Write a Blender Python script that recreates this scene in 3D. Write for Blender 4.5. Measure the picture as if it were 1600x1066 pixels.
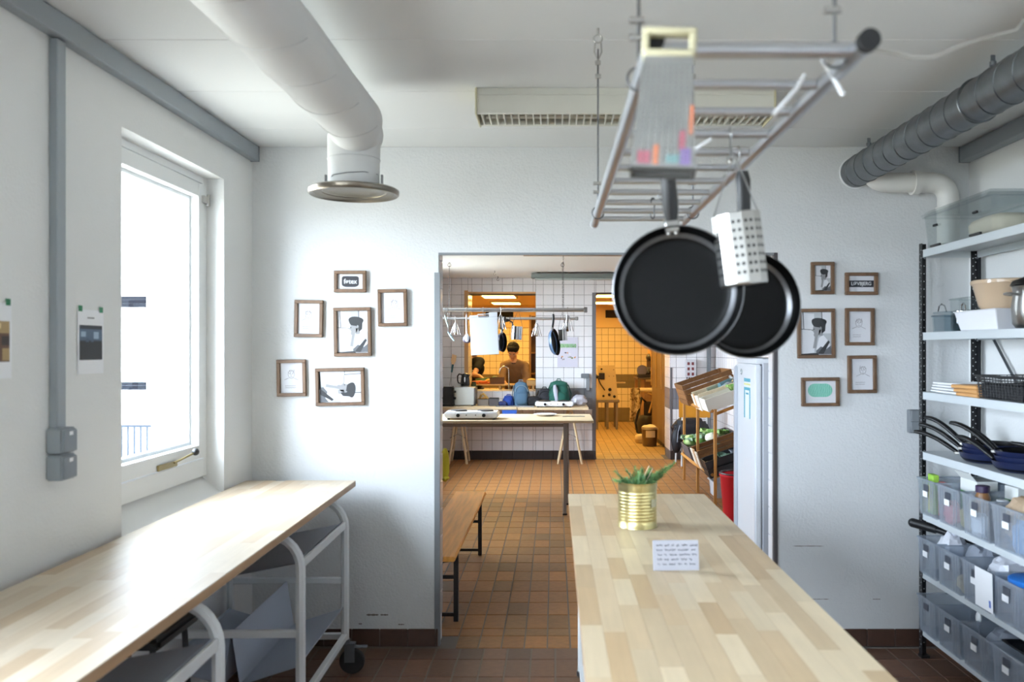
import bpy, bmesh, math, random
from mathutils import Vector, Matrix, Euler, noise as mnoise
R = math.radians
random.seed(7)
for o in list(bpy.data.objects): bpy.data.objects.remove(o)
SC = bpy.context.scene
COL = SC.collection

# ---------------------------------------------------------------- camera, world, exposure
EYE = 1.6
F = 1320.0          # focal length in pixels of the 1600 wide frame
CX, CY = 866.0, 545.0
cam = bpy.data.cameras.new('camera'); camo = bpy.data.objects.new('camera', cam); COL.objects.link(camo)
camo.location = (0, 0, EYE); camo.rotation_euler = (R(90), 0, 0)
cam.sensor_width = 36; cam.lens = F/1600*36
cam.shift_x = -(CX-800)/1600; cam.shift_y = (CY-533)/1600
cam.clip_start = .05; cam.clip_end = 300
cam.dof.use_dof = True; cam.dof.focus_distance = 8.0; cam.dof.aperture_fstop = 3.2
SC.camera = camo

w = bpy.data.worlds.new('world'); SC.world = w; w.use_nodes = True
bg = w.node_tree.nodes['Background']
bg.inputs[0].default_value = (.755, .86, 1.0, 1); bg.inputs[1].default_value = 43.0
vs = SC.view_settings
vs.view_transform = 'Standard'; vs.look = 'None'; vs.exposure = .0; vs.gamma = 1
try: vs.use_curve_mapping = False
except Exception: pass
SC.cycles.max_bounces = 10; SC.cycles.diffuse_bounces = 6; SC.cycles.glossy_bounces = 4
SC.cycles.transmission_bounces = 8; SC.cycles.transparent_max_bounces = 12
SC.cycles.caustics_reflective = False; SC.cycles.caustics_refractive = False
SC.cycles.sample_clamp_indirect = 6
SC.cycles.use_denoising = True
KITCHEN_LAMP = 24.0      # the warm ceiling panels of the far kitchen

def portal(x, y0, y1, z0, z1):
    l = bpy.data.lights.new('window_portal', 'AREA'); l.shape = 'RECTANGLE'
    l.size = y1-y0; l.size_y = z1-z0; l.cycles.is_portal = True
    o = bpy.data.objects.new('window_portal', l); COL.objects.link(o)
    o.location = (x, (y0+y1)/2, (z0+z1)/2)
    o.rotation_euler = Matrix(((0, 0, -1), (1, 0, 0), (0, -1, 0))).to_euler()
    o['kind'] = 'structure'

# ---------------------------------------------------------------- helpers
def PX(px, Y): return (px-CX)/F*Y
def PZ(py, Y): return EYE+(CY-py)/F*Y
def lin(c):
    c = c/255.0
    return c/12.92 if c <= .04045 else ((c+.055)/1.055)**2.4
def rgb(c): return (lin(c[0]), lin(c[1]), lin(c[2]), 1)

MATS = {}
def mat(name, c, rough=.5, metal=0, var=0, noise=None, bump=None, emit=None, alpha=None, trans=0, c2=None, spec=None, grain=None, coat=0, ior=None):
    """principled material. var: value spread per object; noise=(scale,amount) colour mottling;
    c2: second colour mixed by noise; grain=(axis,scale,amount): streaks along an axis; bump=(scale,strength)"""
    if name in MATS: return MATS[name]
    m = bpy.data.materials.new(name); m.use_nodes = True; MATS[name] = m
    nt = m.node_tree; N = nt.nodes; L = nt.links
    p = N['Principled BSDF']
    p.inputs['Base Color'].default_value = rgb(c)
    p.inputs['Roughness'].default_value = rough; p.inputs['Metallic'].default_value = metal
    if spec is not None: p.inputs['Specular IOR Level'].default_value = spec
    if coat: p.inputs['Coat Weight'].default_value = coat; p.inputs['Coat Roughness'].default_value = .15
    if trans: p.inputs['Transmission Weight'].default_value = trans
    if ior: p.inputs['IOR'].default_value = ior
    if alpha is not None: p.inputs['Alpha'].default_value = alpha
    if emit: p.inputs['Emission Color'].default_value = rgb(emit[0]); p.inputs['Emission Strength'].default_value = emit[1]
    col = None
    tc = None
    if noise or bump or grain or c2 or var:
        tc = N.new('ShaderNodeTexCoord'); oi = N.new('ShaderNodeObjectInfo')
        add = N.new('ShaderNodeVectorMath'); add.operation = 'MULTIPLY_ADD'
        cmb = N.new('ShaderNodeCombineXYZ')
        for i in range(3): L.new(oi.outputs['Random'], cmb.inputs[i])
        L.new(cmb.outputs[0], add.inputs[0]); add.inputs[1].default_value = (37, 53, 71); L.new(tc.outputs['Object'], add.inputs[2])
        vec = add.outputs[0]
        rgbn = N.new('ShaderNodeRGB'); rgbn.outputs[0].default_value = rgb(c); col = rgbn.outputs[0]
    if c2:
        mix = N.new('ShaderNodeMix'); mix.data_type = 'RGBA'
        L.new(col, mix.inputs[6]); mix.inputs[7].default_value = rgb(c2)
        if var: 
            rp = N.new('ShaderNodeValToRGB'); rp.color_ramp.elements[0].position = .25; rp.color_ramp.elements[1].position = .95
            L.new(oi.outputs['Random'], rp.inputs[0]); L.new(rp.outputs[0], mix.inputs[0])
        else:
            nz = N.new('ShaderNodeTexNoise'); nz.inputs['Scale'].default_value = noise[0] if noise else 6; L.new(vec, nz.inputs['Vector'])
            rp = N.new('ShaderNodeValToRGB'); rp.color_ramp.elements[0].position = .42; rp.color_ramp.elements[1].position = .62
            L.new(nz.outputs[0], rp.inputs[0]); L.new(rp.outputs[0], mix.inputs[0])
        col = mix.outputs[2]
    def hsv(valsock, amt, base):
        nonlocal col
        mr = N.new('ShaderNodeMapRange'); mr.inputs[1].default_value = base[0]; mr.inputs[2].default_value = base[1]
        mr.inputs[3].default_value = 1-amt; mr.inputs[4].default_value = 1+amt
        L.new(valsock, mr.inputs[0])
        h = N.new('ShaderNodeHueSaturation'); L.new(mr.outputs[0], h.inputs['Value']); L.new(col, h.inputs['Color']); col = h.outputs[0]
    if var: 
        fr = N.new('ShaderNodeMath'); fr.operation = 'MULTIPLY'; fr.inputs[1].default_value = 7.31; L.new(oi.outputs['Random'], fr.inputs[0])
        f2 = N.new('ShaderNodeMath'); f2.operation = 'FRACT'; L.new(fr.outputs[0], f2.inputs[0])
        hsv(f2.outputs[0], var, (0, 1))
    if noise:
        nz = N.new('ShaderNodeTexNoise'); nz.inputs['Scale'].default_value = noise[0]; nz.inputs['Detail'].default_value = 5; L.new(vec, nz.inputs['Vector'])
        hsv(nz.outputs[0], noise[1], (.3, .7))
    if grain:
        mp = N.new('ShaderNodeMapping'); s = [grain[1]]*3; s['xyz'.index(grain[0])] = grain[1]*.06
        mp.inputs['Scale'].default_value = s; L.new(vec, mp.inputs['Vector'])
        nz = N.new('ShaderNodeTexNoise'); nz.inputs['Scale'].default_value = 1; nz.inputs['Detail'].default_value = 4; L.new(mp.outputs[0], nz.inputs['Vector'])
        hsv(nz.outputs[0], grain[2], (.3, .7))
    if col is not None: L.new(col, p.inputs['Base Color'])
    if bump:
        nz = N.new('ShaderNodeTexNoise'); nz.inputs['Scale'].default_value = bump[0]; nz.inputs['Detail'].default_value = 4; L.new(vec, nz.inputs['Vector'])
        b = N.new('ShaderNodeBump'); b.inputs['Strength'].default_value = bump[1]; b.inputs['Distance'].default_value = .01
        L.new(nz.outputs[0], b.inputs['Height']); L.new(b.outputs[0], p.inputs['Normal'])
    return m

def chain_matrix(o):
    m = o.matrix_basis.copy()
    while o.parent is not None: o = o.parent; m = o.matrix_basis @ m
    return m

class MB:
    """collects shapes and links them as ONE mesh object"""
    def __init__(s): s.v = []; s.f = []; s.m = []; s.M = Matrix.Identity(4); s.mi = 0
    def add(s, vs_, fs):
        b = len(s.v); s.v += [s.M @ Vector(p) for p in vs_]
        for f in fs: s.f.append([b+i for i in f]); s.m.append(s.mi)
        return s
    def box(s, x0, x1, y0, y1, z0, z1, bev=0):
        if bev:
            bm = bmesh.new(); bmesh.ops.create_cube(bm, size=1)
            for q in bm.verts: q.co = Vector(((x0+x1)/2+q.co.x*(x1-x0), (y0+y1)/2+q.co.y*(y1-y0), (z0+z1)/2+q.co.z*(z1-z0)))
            bmesh.ops.bevel(bm, geom=bm.edges[:], offset=min(bev, abs(x1-x0)*.45, abs(y1-y0)*.45, abs(z1-z0)*.45), segments=2 if bev > .004 else 1, affect='EDGES')
            bm.verts.index_update()
            s.add([q.co[:] for q in bm.verts], [[q.index for q in f.verts] for f in bm.faces]); bm.free(); return s
        return s.add([(x0,y0,z0),(x1,y0,z0),(x1,y1,z0),(x0,y1,z0),(x0,y0,z1),(x1,y0,z1),(x1,y1,z1),(x0,y1,z1)],
                     [(0,3,2,1),(4,5,6,7),(0,1,5,4),(1,2,6,5),(2,3,7,6),(3,0,4,7)])
    def frame(s, d):
        d = Vector(d).normalized(); u = Vector((0,0,1)) if abs(d.z) < .95 else Vector((0,1,0))
        a = d.cross(u).normalized(); return a, a.cross(d).normalized()*-1
    def cyl(s, p0, p1, r0, r1=None, n=14, caps=True):
        r1 = r0 if r1 is None else r1
        p0 = Vector(p0); p1 = Vector(p1); a, b = s.frame(p1-p0); vs_ = []
        for p, r in ((p0, r0), (p1, r1)):
            for i in range(n):
                t = 2*math.pi*i/n; vs_.append(p+a*(r*math.cos(t))+b*(r*math.sin(t)))
        fs = [(i, (i+1) % n, n+(i+1) % n, n+i) for i in range(n)]
        if caps: fs += [tuple(range(n))[::-1], tuple(range(n, 2*n))]
        return s.add(vs_, fs)
    def tube(s, path, r, n=8, closed=False, flat=None):
        P = [Vector(p) for p in path]; k = len(P); vs_ = []
        rr = r if isinstance(r, (list, tuple)) else [r]*k
        a = None
        for i, p in enumerate(P):
            if closed: d = P[(i+1) % k]-P[i-1]
            else: d = P[min(i+1, k-1)]-P[max(i-1, 0)]
            d.normalize()
            if a is None: a, b = s.frame(d)
            else:
                a = (a-d*a.dot(d)); a = a.normalized() if a.length > 1e-6 else s.frame(d)[0]
                b = d.cross(a).normalized()
            for j in range(n):
                t = 2*math.pi*j/n
                vs_.append(p+a*(rr[i]*math.cos(t))+b*(rr[i]*(flat or 1)*math.sin(t)))
        fs = []
        for i in range(k if closed else k-1):
            i2 = (i+1) % k
            for j in range(n): fs.append((i*n+j, i*n+(j+1) % n, i2*n+(j+1) % n, i2*n+j))
        if not closed: fs += [tuple(range(n))[::-1], tuple(range((k-1)*n, k*n))]
        return s.add(vs_, fs)
    def lathe(s, prof, n=24, c=(0,0,0)):
        vs_ = []; fs = []; k = len(prof)
        for r, z in prof:
            for j in range(n):
                t = 2*math.pi*j/n; vs_.append((c[0]+r*math.cos(t), c[1]+r*math.sin(t), c[2]+z))
        for i in range(k-1):
            for j in range(n): fs.append((i*n+j, i*n+(j+1) % n, (i+1)*n+(j+1) % n, (i+1)*n+j))
        return s.add(vs_, fs)
    def prism(s, poly, z0, z1):
        n = len(poly)
        return s.add([(p[0], p[1], z0) for p in poly]+[(p[0], p[1], z1) for p in poly],
                     [tuple(range(n))[::-1], tuple(range(n, 2*n))]+[(i, (i+1) % n, n+(i+1) % n, n+i) for i in range(n)])
    def ball(s, c, rx, ry=None, rz=None, n=12, e=1.0, wob=0, seed=0, k=3):
        ry = rx if ry is None else ry; rz = rx if rz is None else rz
        vs_ = []; fs = []; h = max(6, n//2+1)
        sg = lambda v: math.copysign(abs(v)**e, v)
        for i in range(h+1):
            ph = -math.pi/2+math.pi*i/h
            for j in range(n):
                t = 2*math.pi*j/n
                d = Vector((sg(math.cos(ph))*sg(math.cos(t)), sg(math.cos(ph))*sg(math.sin(t)), sg(math.sin(ph))))
                f = 1+wob*mnoise.noise(d*k+Vector((seed*3.1, seed*1.7, seed)))
                vs_.append((c[0]+d.x*rx*f, c[1]+d.y*ry*f, c[2]+d.z*rz*f))
        for i in range(h):
            for j in range(n): fs.append((i*n+j, i*n+(j+1) % n, (i+1)*n+(j+1) % n, (i+1)*n+j))
        fs.append(tuple(range(n))[::-1]); fs.append(tuple(range(h*n, h*n+n)))
        return s.add(vs_, fs)
    def cap(s, p0, p1, r0, r1, n=12):
        """tapered capsule"""
        p0 = Vector(p0); p1 = Vector(p1); s.cyl(p0, p1, r0, r1, n); s.ball(p0, r0, n=n); return s.ball(p1, r1, n=n)
    def build(s, name, mats, parent=None, smooth=38, world=False, loc=None, rot=None, bevel=0, kind=None, weld=False):
        me = bpy.data.meshes.new(name)
        v = s.v
        if parent is not None and world:
            inv = chain_matrix(parent).inverted(); v = [inv @ p for p in v]
        me.from_pydata([p[:] for p in v], [], s.f)
        if not isinstance(mats, (list, tuple)): mats = [mats]
        for m in mats: me.materials.append(m)
        if len(mats) > 1: me.polygons.foreach_set('material_index', s.m)
        bm = bmesh.new(); bm.from_mesh(me)
        if weld: bmesh.ops.remove_doubles(bm, verts=bm.verts[:], dist=1e-5); bmesh.ops.dissolve_degenerate(bm, edges=bm.edges[:], dist=1e-6)
        bmesh.ops.recalc_face_normals(bm, faces=bm.faces[:]); bm.to_mesh(me); bm.free()
        if smooth:
            me.polygons.foreach_set('use_smooth', [True]*len(me.polygons))
            try: me.set_sharp_from_angle(angle=R(smooth))
            except Exception: pass
        me.update()
        return link(name, me, parent, loc, rot, bevel, kind)

def link(name, me, parent=None, loc=None, rot=None, bevel=0, kind=None):
    o = bpy.data.objects.new(name, me); COL.objects.link(o)
    if parent is not None: o.parent = parent
    if loc is not None: o.location = loc
    if rot is not None: o.rotation_euler = rot
    if bevel:
        b = o.modifiers.new('bevel', 'BEVEL'); b.width = bevel; b.segments = 2; b.limit_method = 'ANGLE'; b.angle_limit = R(40)
    if kind: o['kind'] = kind
    return o

def tag(o, label, cat, group=None, kind=None):
    o['label'] = label
    if cat: o['category'] = cat
    if group: o['group'] = group
    if kind: o['kind'] = kind
    return o
def thing(name, label, cat, loc=(0,0,0), rot=(0,0,0), group=None):
    o = bpy.data.objects.new(name, None); COL.objects.link(o); o.empty_display_size = .05
    o.location = loc; o.rotation_euler = rot
    return tag(o, label, cat, group)
def struct(o, label, cat='setting'): return tag(o, label, cat, kind='structure')
def part(parent, name, m, fn, smooth=38, world=False, bevel=0, kind=None, loc=None, rot=None, weld=False):
    b = MB(); fn(b); return b.build(name, m, parent, smooth, world, loc, rot, bevel, kind, weld)
def copy_tree(o, parent=None):
    c = o.copy(); COL.objects.link(c)
    if parent is not None: c.parent = parent
    for ch in [k for k in bpy.data.objects if k.parent == o]: copy_tree(ch, c)
    return c
def dup(o, loc, label, rot=None, group=None):
    c = copy_tree(o); c.location = loc
    if rot is not None: c.rotation_euler = rot
    c['label'] = label
    if group: c['group'] = group
    return c
def arc(c, r, a0, a1, n, u, v):
    c = Vector(c); u = Vector(u); v = Vector(v)
    return [c+u*(r*math.cos(R(a0+(a1-a0)*i/n)))+v*(r*math.sin(R(a0+(a1-a0)*i/n))) for i in range(n+1)]
def text_mesh(s, size, font_bold=False, extrude=.0004, squash=1.0):
    cu = bpy.data.curves.new('lettering', 'FONT'); cu.body = s; cu.size = size; cu.align_x = 'CENTER'; cu.align_y = 'CENTER'; cu.extrude = extrude
    if font_bold: cu.offset = size*.018
    o = bpy.data.objects.new('lettering', cu); COL.objects.link(o)
    dg = bpy.context.evaluated_depsgraph_get(); dg.update()
    me = bpy.data.meshes.new_from_object(o.evaluated_get(dg))
    bpy.data.objects.remove(o)
    for v in me.vertices: v.co.x *= squash
    return me

# ---------------------------------------------------------------- materials
plaster = mat('white_plaster', (226,226,224), .75, bump=(90,.12), noise=(1.5,.02))
plaster_back = mat('white_plaster_rough', (214,215,215), .75, bump=(75,.3), noise=(2,.03))
ceil_m = mat('ceiling_board_paint', (222,223,222), .8, bump=(120,.05))
joint_m = mat('dark_joint', (96,94,92), .9)
white_gloss = mat('white_window_paint', (232,233,232), .35)
grey_trunk = mat('grey_trunking_plastic', (138,144,148), .45)
glass_m = None
def glass(name, tint=(255,255,255), rough=0, op=.12):
    m = bpy.data.materials.new(name); m.use_nodes = True; nt = m.node_tree; N = nt.nodes; L = nt.links
    N.remove(N['Principled BSDF']); tr = N.new('ShaderNodeBsdfTransparent'); tr.inputs[0].default_value = rgb(tint)
    gl = N.new('ShaderNodeBsdfGlossy'); gl.inputs['Roughness'].default_value = rough
    lw = N.new('ShaderNodeLayerWeight'); lw.inputs[0].default_value = .5
    pw = N.new('ShaderNodeMath'); pw.operation = 'POWER'; L.new(lw.outputs['Facing'], pw.inputs[0]); pw.inputs[1].default_value = 3.5
    fr = N.new('ShaderNodeMath'); fr.operation = 'MULTIPLY_ADD'; L.new(pw.outputs[0], fr.inputs[0]); fr.inputs[1].default_value = .6; fr.inputs[2].default_value = .04
    mx = N.new('ShaderNodeMixShader'); L.new(fr.outputs[0], mx.inputs[0]); L.new(tr.outputs[0], mx.inputs[1]); L.new(gl.outputs[0], mx.inputs[2])
    L.new(mx.outputs[0], N['Material Output'].inputs[0]); return m
pane_m = glass('window_glass', (250,253,253))
clear_m = glass('clear_plastic', (250,252,252), .08)
glassware_m = glass('glass_jar', (234,240,243), .03)
quarry = mat('quarry_tile', (142,96,53), .5, spec=.3, var=.2, c2=(114,82,50), noise=(30,.12), bump=(60,.08))
quarry_dark = mat('quarry_tile_dark', (100,68,50), .5, var=.16, c2=(82,58,44), noise=(30,.12), bump=(60,.1))
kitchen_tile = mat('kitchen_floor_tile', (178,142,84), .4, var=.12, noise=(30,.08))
grout_m = mat('grey_grout', (108,100,94), .85)
skirt_m = mat('brown_skirting_tile', (72,50,40), .45, var=.1, noise=(30,.1))
wtile = mat('white_glazed_tile', (232,231,232), .14, var=.025)
gtile = mat('grey_glazed_tile', (120,122,128), .22, var=.05)
ytile = mat('yellow_lit_white_tile', (232,214,176), .2, var=.03)  # white tiles; the kitchen lamps' yellow is put into this colour
tgrout = mat('dark_tile_grout', (92,90,94), .9)
stave_w = mat('birch_stave_whitewashed', (186,172,152), .5, var=.05, c2=(168,146,120), grain=('y', 60, .05), noise=(5,.05), bump=(40,.02))
stave_i = mat('rubberwood_stave', (200,182,152), .42, var=.06, c2=(178,152,118), grain=('y', 60, .05), noise=(5,.05), bump=(40,.02))
edge_wood = mat('board_edge_wood', (158,126,94), .5, grain=('y', 40, .15))
pale_wood = mat('pale_pine', (204,182,146), .65, grain=('x', 50, .08))
bench_wood = mat('lacquered_pine', (224,158,76), .5, grain=('y', 45, .16), spec=.3)
frame_wood = mat('stained_frame_wood', (100,74,52), .5, grain=('z', 45, .22), var=.08)
crate_brown = mat('brown_crate_wood', (122,82,44), .6, var=.12, grain=('y', 40, .15))
crate_pale = mat('pale_crate_wood', (228,214,186), .6, var=.05, grain=('y', 40, .08))
rack_wood = mat('orange_pine_rack', (184,128,62), .5, grain=('z', 40, .12))
white_steel = mat('white_powder_coat', (214,216,216), .4)
tray_grey = mat('blue_grey_sheet_steel', (160,166,178), .45)
galv = mat('galvanised_steel', (120,124,128), .42, 1.0, noise=(14,.12))
alu = mat('brushed_aluminium', (186,188,192), .36, 1.0)
chrome = mat('polished_steel', (196,196,196), .16, 1.0)
ring_steel = mat('dull_ring_steel', (126,118,106), .3, 1.0)
steel = mat('satin_stainless_steel', (182,180,176), .28, 1.0)
wire_m = mat('dull_wire', (110,110,112), .4, 1.0)
black = mat('black_plastic', (18,18,19), .42)
black_rub = mat('black_rubber', (16,16,17), .7)
nonstick = mat('black_nonstick_coating', (5,5,5), .42, spec=.16)
black_paint = mat('black_painted_steel', (22,23,26), .4)
shelf_grey = mat('light_grey_shelf_steel', (196,202,205), .4)
textile = mat('white_duct_cloth', (220,220,218), .8, bump=(14,.25))
pvc = mat('white_pvc', (222,220,214), .35)
brass = mat('brass_latch', (138,122,84), .35, .9)
cream = mat('aged_cream_plastic', (184,177,146), .5)
lamp_white = mat('old_lamp_enamel', (206,204,194), .5, noise=(6,.04))
paper = mat('white_paper', (238,239,242), .8)
white_pl = mat('white_plastic', (236,237,238), .35)
# ---------------------------------------------------------------- setting: the front room
XL, XR, YB, YF, ZC = -1.625, 2.232, 4.547, -2.2, 2.685      # wall planes, ceiling
YB2 = 4.68                                                   # far side of the doorway wall
YT, YT2 = 12.2, 12.75                                        # tiled wall of the middle room, its kitchen side
YK = 18.5                                                    # end of the kitchen
MXL, MXR, MZC = -1.62, 2.33, 2.62
KXL, KXR, KZC = -2.3, 2.6, 2.55

def tile_unit(name, w, h, t, m, face='z', ch=.002):
    """one chamfered tile centred on its face; face z = lies flat, y = looks to -y, x = looks to +x, X = looks to -x"""
    b = MB(); a, c = w/2, h/2
    pts = [(-a,-c,-t), (a,-c,-t), (a,c,-t), (-a,c,-t), (-a,-c,-ch), (a,-c,-ch), (a,c,-ch), (-a,c,-ch),
           (-a+ch,-c+ch,0), (a-ch,-c+ch,0), (a-ch,c-ch,0), (-a+ch,c-ch,0)]
    fs = [(0,1,5,4), (1,2,6,5), (2,3,7,6), (3,0,4,7), (4,5,9,8), (5,6,10,9), (6,7,11,10), (7,4,8,11), (8,9,10,11)]
    if face == 'y': pts = [(p[0], -p[2], p[1]) for p in pts]
    if face == 'x': pts = [(p[2], p[0], p[1]) for p in pts]
    if face == 'X': pts = [(-p[2], p[0], p[1]) for p in pts]
    me = bpy.data.meshes.new(name); me.from_pydata(pts, [], fs); me.materials.append(m); me.update()
    bm = bmesh.new(); bm.from_mesh(me); bmesh.ops.recalc_face_normals(bm, faces=bm.faces[:]); 
    for f in bm.faces: pass
    bm.to_mesh(me); bm.free()
    return me
_tc = {}
def lay_tiles(parent, cells, t, m, face, seen, name='tile', limit=300, jitter=.0005, field=True):
    """cells: (x,y,z,w,h). The first `limit` seen ones (nearest) become parts, the rest one field."""
    vis = sorted([c for c in cells if seen(c)], key=lambda c: c[1])
    rest = [c for c in cells if not seen(c)] + vis[limit:]
    rnd = random.Random(5)
    for c in vis[:limit]:
        k = (round(c[3], 4), round(c[4], 4), t, m.name, face)
        if k not in _tc: _tc[k] = tile_unit(name, c[3], c[4], t, m, face)
        o = link(name, _tc[k], parent)
        d = rnd.uniform(-jitter, jitter)
        o.location = (c[0]+(d if face in 'xX' else 0), c[1]+(d if face == 'y' else 0), c[2]+(d if face == 'z' else 0))
    if rest and field:
        b = MB()
        for c in rest:
            a, h = c[3]/2, c[4]/2; ch = .002
            u = {'z': lambda p: p, 'y': lambda p: (p[0], -p[2], p[1]), 'x': lambda p: (p[2], p[0], p[1]), 'X': lambda p: (-p[2], p[0], p[1])}[face]
            q = [(-a,-h,-t), (a,-h,-t), (a,h,-t), (-a,h,-t), (-a+ch,-h+ch,0), (a-ch,-h+ch,0), (a-ch,h-ch,0), (-a+ch,h-ch,0)]
            b.add([Vector(u(p))+Vector(c[:3]) for p in q], [(0,1,5,4), (1,2,6,5), (2,3,7,6), (3,0,4,7), (4,5,6,7)])
        b.build(name+'_field', m, parent, smooth=0, kind='stuff')
def grid(lo, hi, org, pitch):
    """intervals of a joint grid clipped to lo..hi"""
    k = math.floor((lo-org)/pitch); out = []
    while org+k*pitch < hi-1e-4:
        a, b = max(lo, org+k*pitch), min(hi, org+(k+1)*pitch)
        if b-a > .012: out.append((a, b))
        k += 1
    return out
def infr(x, y, z, x0=0, x1=1600, y0=0, y1=1066):
    if y < .3: return False
    px = CX+x/y*F; py = CY-(z-EYE)/y*F
    return x0 < px < x1 and y0 < py < y1
G = .007

# floors
fl = struct(part(None, 'floor', grout_m, lambda b: b.box(XL-.4, XR+.1, YF-.1, YB2-.17, -.08, -.003)), 'brown quarry tile floor of the front room', 'floor')
cells = []
for (x0, x1) in grid(XL, XR, .005, .126):
    rows = [(4.348, 4.51), (4.117, 4.348)] + grid(YF, 4.117, 4.117, .24)
    for (y0, y1) in rows:
        cells.append(((x0+x1)/2, (y0+y1)/2, 0, x1-x0-G, y1-y0-G))
lay_tiles(fl, cells, .012, quarry_dark, 'z', lambda c: infr(c[0], c[1]+.1, 0) and (c[0] < .1 or c[0] > 1.1))
fl2 = struct(part(None, 'floor', grout_m, lambda b: b.box(MXL-.1, MXR+.1, 4.51, YT+.05, -.08, -.003)), 'orange brown quarry tile floor of the middle room', 'floor')
cells = []
for (x0, x1) in grid(MXL, MXR, -.0376, .1235):
    for (y0, y1) in [(4.513, 4.705), (4.705, 4.83)] + grid(4.83, YT, 4.83, .2477):
        if y1 < 4.72 and (x0 < -.64 or x1 > 1.2): continue
        cells.append(((x0+x1)/2, (y0+y1)/2, 0, x1-x0-G, y1-y0-G))
lay_tiles(fl2, cells, .012, quarry, 'z', lambda c: infr(c[0], c[1], 0, 688, 895 if CY+EYE/c[1]*F > 772 else 1150, 600, 1040) and c[1] < 9.4)
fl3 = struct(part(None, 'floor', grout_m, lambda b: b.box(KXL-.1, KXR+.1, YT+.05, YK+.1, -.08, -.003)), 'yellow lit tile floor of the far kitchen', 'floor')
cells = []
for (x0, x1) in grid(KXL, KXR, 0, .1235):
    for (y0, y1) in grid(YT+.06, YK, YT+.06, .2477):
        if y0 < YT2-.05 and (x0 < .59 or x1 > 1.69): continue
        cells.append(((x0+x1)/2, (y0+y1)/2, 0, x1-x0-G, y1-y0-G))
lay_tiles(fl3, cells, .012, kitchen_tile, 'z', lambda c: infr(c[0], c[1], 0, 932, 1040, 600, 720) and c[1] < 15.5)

# the doorway wall between the front and the middle room
DX0, DX1, DZ = -.623, 1.19, 2.117
def wb(b):
    b.box(XL-.4, DX0, YB, YB2, 0, ZC+.1); b.box(DX1, XR+.1, YB, YB2, 0, ZC+.1); b.box(DX0, DX1, YB, YB2, DZ, ZC+.1)
wall_back = struct(part(None, 'wall_back', plaster_back, wb, smooth=0), 'rough white plaster wall with the wide doorway', 'wall')
for (px0, px1, py, hh, nm) in ((572, 592, 961, .006, 'scuff'), (594, 607, 961, .005, 'scuff'), (560, 566, 975, .004, 'scuff'), (622, 632, 976, .004, 'scuff'), (1238, 1288, 853.5, .0022, 'scratch'), (1268, 1296, 936.5, .002, 'scratch'), (1363, 1376, 936.5, .002, 'scratch')):
    x0, x1, z = PX(px0, YB), PX(px1, YB), PZ(py, YB)
    part(wall_back, nm, mat('wall_scuff', (120,112,104), .9), lambda b: b.add([(x0+(x1-x0)*i/8, YB-.0006, z+sg*hh*(.35+.65*abs(math.sin(i*2.1+px0)))*(0 if i in (0, 8) else 1)) for sg in (1, -1) for i in (range(9) if sg > 0 else range(8, -1, -1))], [tuple(range(18))]), smooth=0)
# glazed tiles on the doorway reveals
cells = [(DX0+.006, (YB+YB2)/2+.008, z0/2+z1/2, YB2-YB-.03, z1-z0-.004) for (z0, z1) in grid(.15, DZ, .127, .15)]
lay_tiles(wall_back, cells, .006, wtile, 'x', lambda c: True)
cells = [(DX1-.006, (YB+YB2)/2+.008, z0/2+z1/2, YB2-YB-.03, z1-z0-.004) for (z0, z1) in grid(.15, DZ, .127, .15)]
lay_tiles(wall_back, cells, .006, wtile, 'X', lambda c: True)
guard = mat('grey_corner_guard', (132,136,140), .4, .6)
for nm, x, lab, zt in (('trim_1', DX0, 'grey metal corner guard on the doorway edge beside the bench', 2.01), ('trim_2', DX1, 'dark grey corner guard on the doorway edge beside the fridge', DZ)):
    sg = -1 if x < 0 else 1
    def tr(b, x=x, sg=sg, zt=zt):
        b.box(min(x, x+sg*(.022 if sg < 0 else .012)), max(x, x+sg*(.022 if sg < 0 else .012)), YB-.003, YB, .0, zt); b.box(min(x, x-sg*.008), max(x, x-sg*.008), YB-.003, YB+.03, .0, zt)
    struct(part(None, nm, guard if sg < 0 else mat('dark_guard', (70,66,68), .5), tr, smooth=0), lab, 'trim')
struct(part(None, 'trim_3', guard, lambda b: b.box(DX0, DX1, YB-.002, YB+.02, DZ-.012, DZ)), 'thin metal edge strip along the doorway head', 'trim')

# left wall with three window openings (only one is in the picture)
WIN = [(3.173, 4.157), (.62, 1.68), (-2.05, .2)]
WZ0, WZ1 = .92, 2.435
def wl(b):
    ys = sorted([YF-.1] + [v for wn in WIN for v in wn] + [YB])
    for i in range(len(ys)-1):
        y0, y1 = ys[i], ys[i+1]
        if any(abs(y0-wn[0]) < 1e-6 for wn in WIN):
            b.box(XL-.35, XL, y0, y1, 0, WZ0-.035); b.box(XL-.35, XL, y0, y1, WZ1, ZC+.1)
            b.add([(XL,y0,WZ0-.035), (XL,y1,WZ0-.035), (XL-.12,y1,WZ0+.06), (XL-.12,y0,WZ0+.06), (XL-.35,y0,WZ0+.06), (XL-.35,y1,WZ0+.06), (XL-.35,y1,WZ0-.035), (XL-.35,y0,WZ0-.035)],
                  [(0,1,2,3), (3,2,5,4), (4,5,6,7), (0,3,4,7), (1,6,5,2)])
        else: b.box(XL-.35, XL, y0, y1, 0, ZC+.1)
wall_left = struct(part(None, 'wall_left', plaster, wl, smooth=0), 'smooth white plaster wall with the bright window', 'wall')
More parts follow.
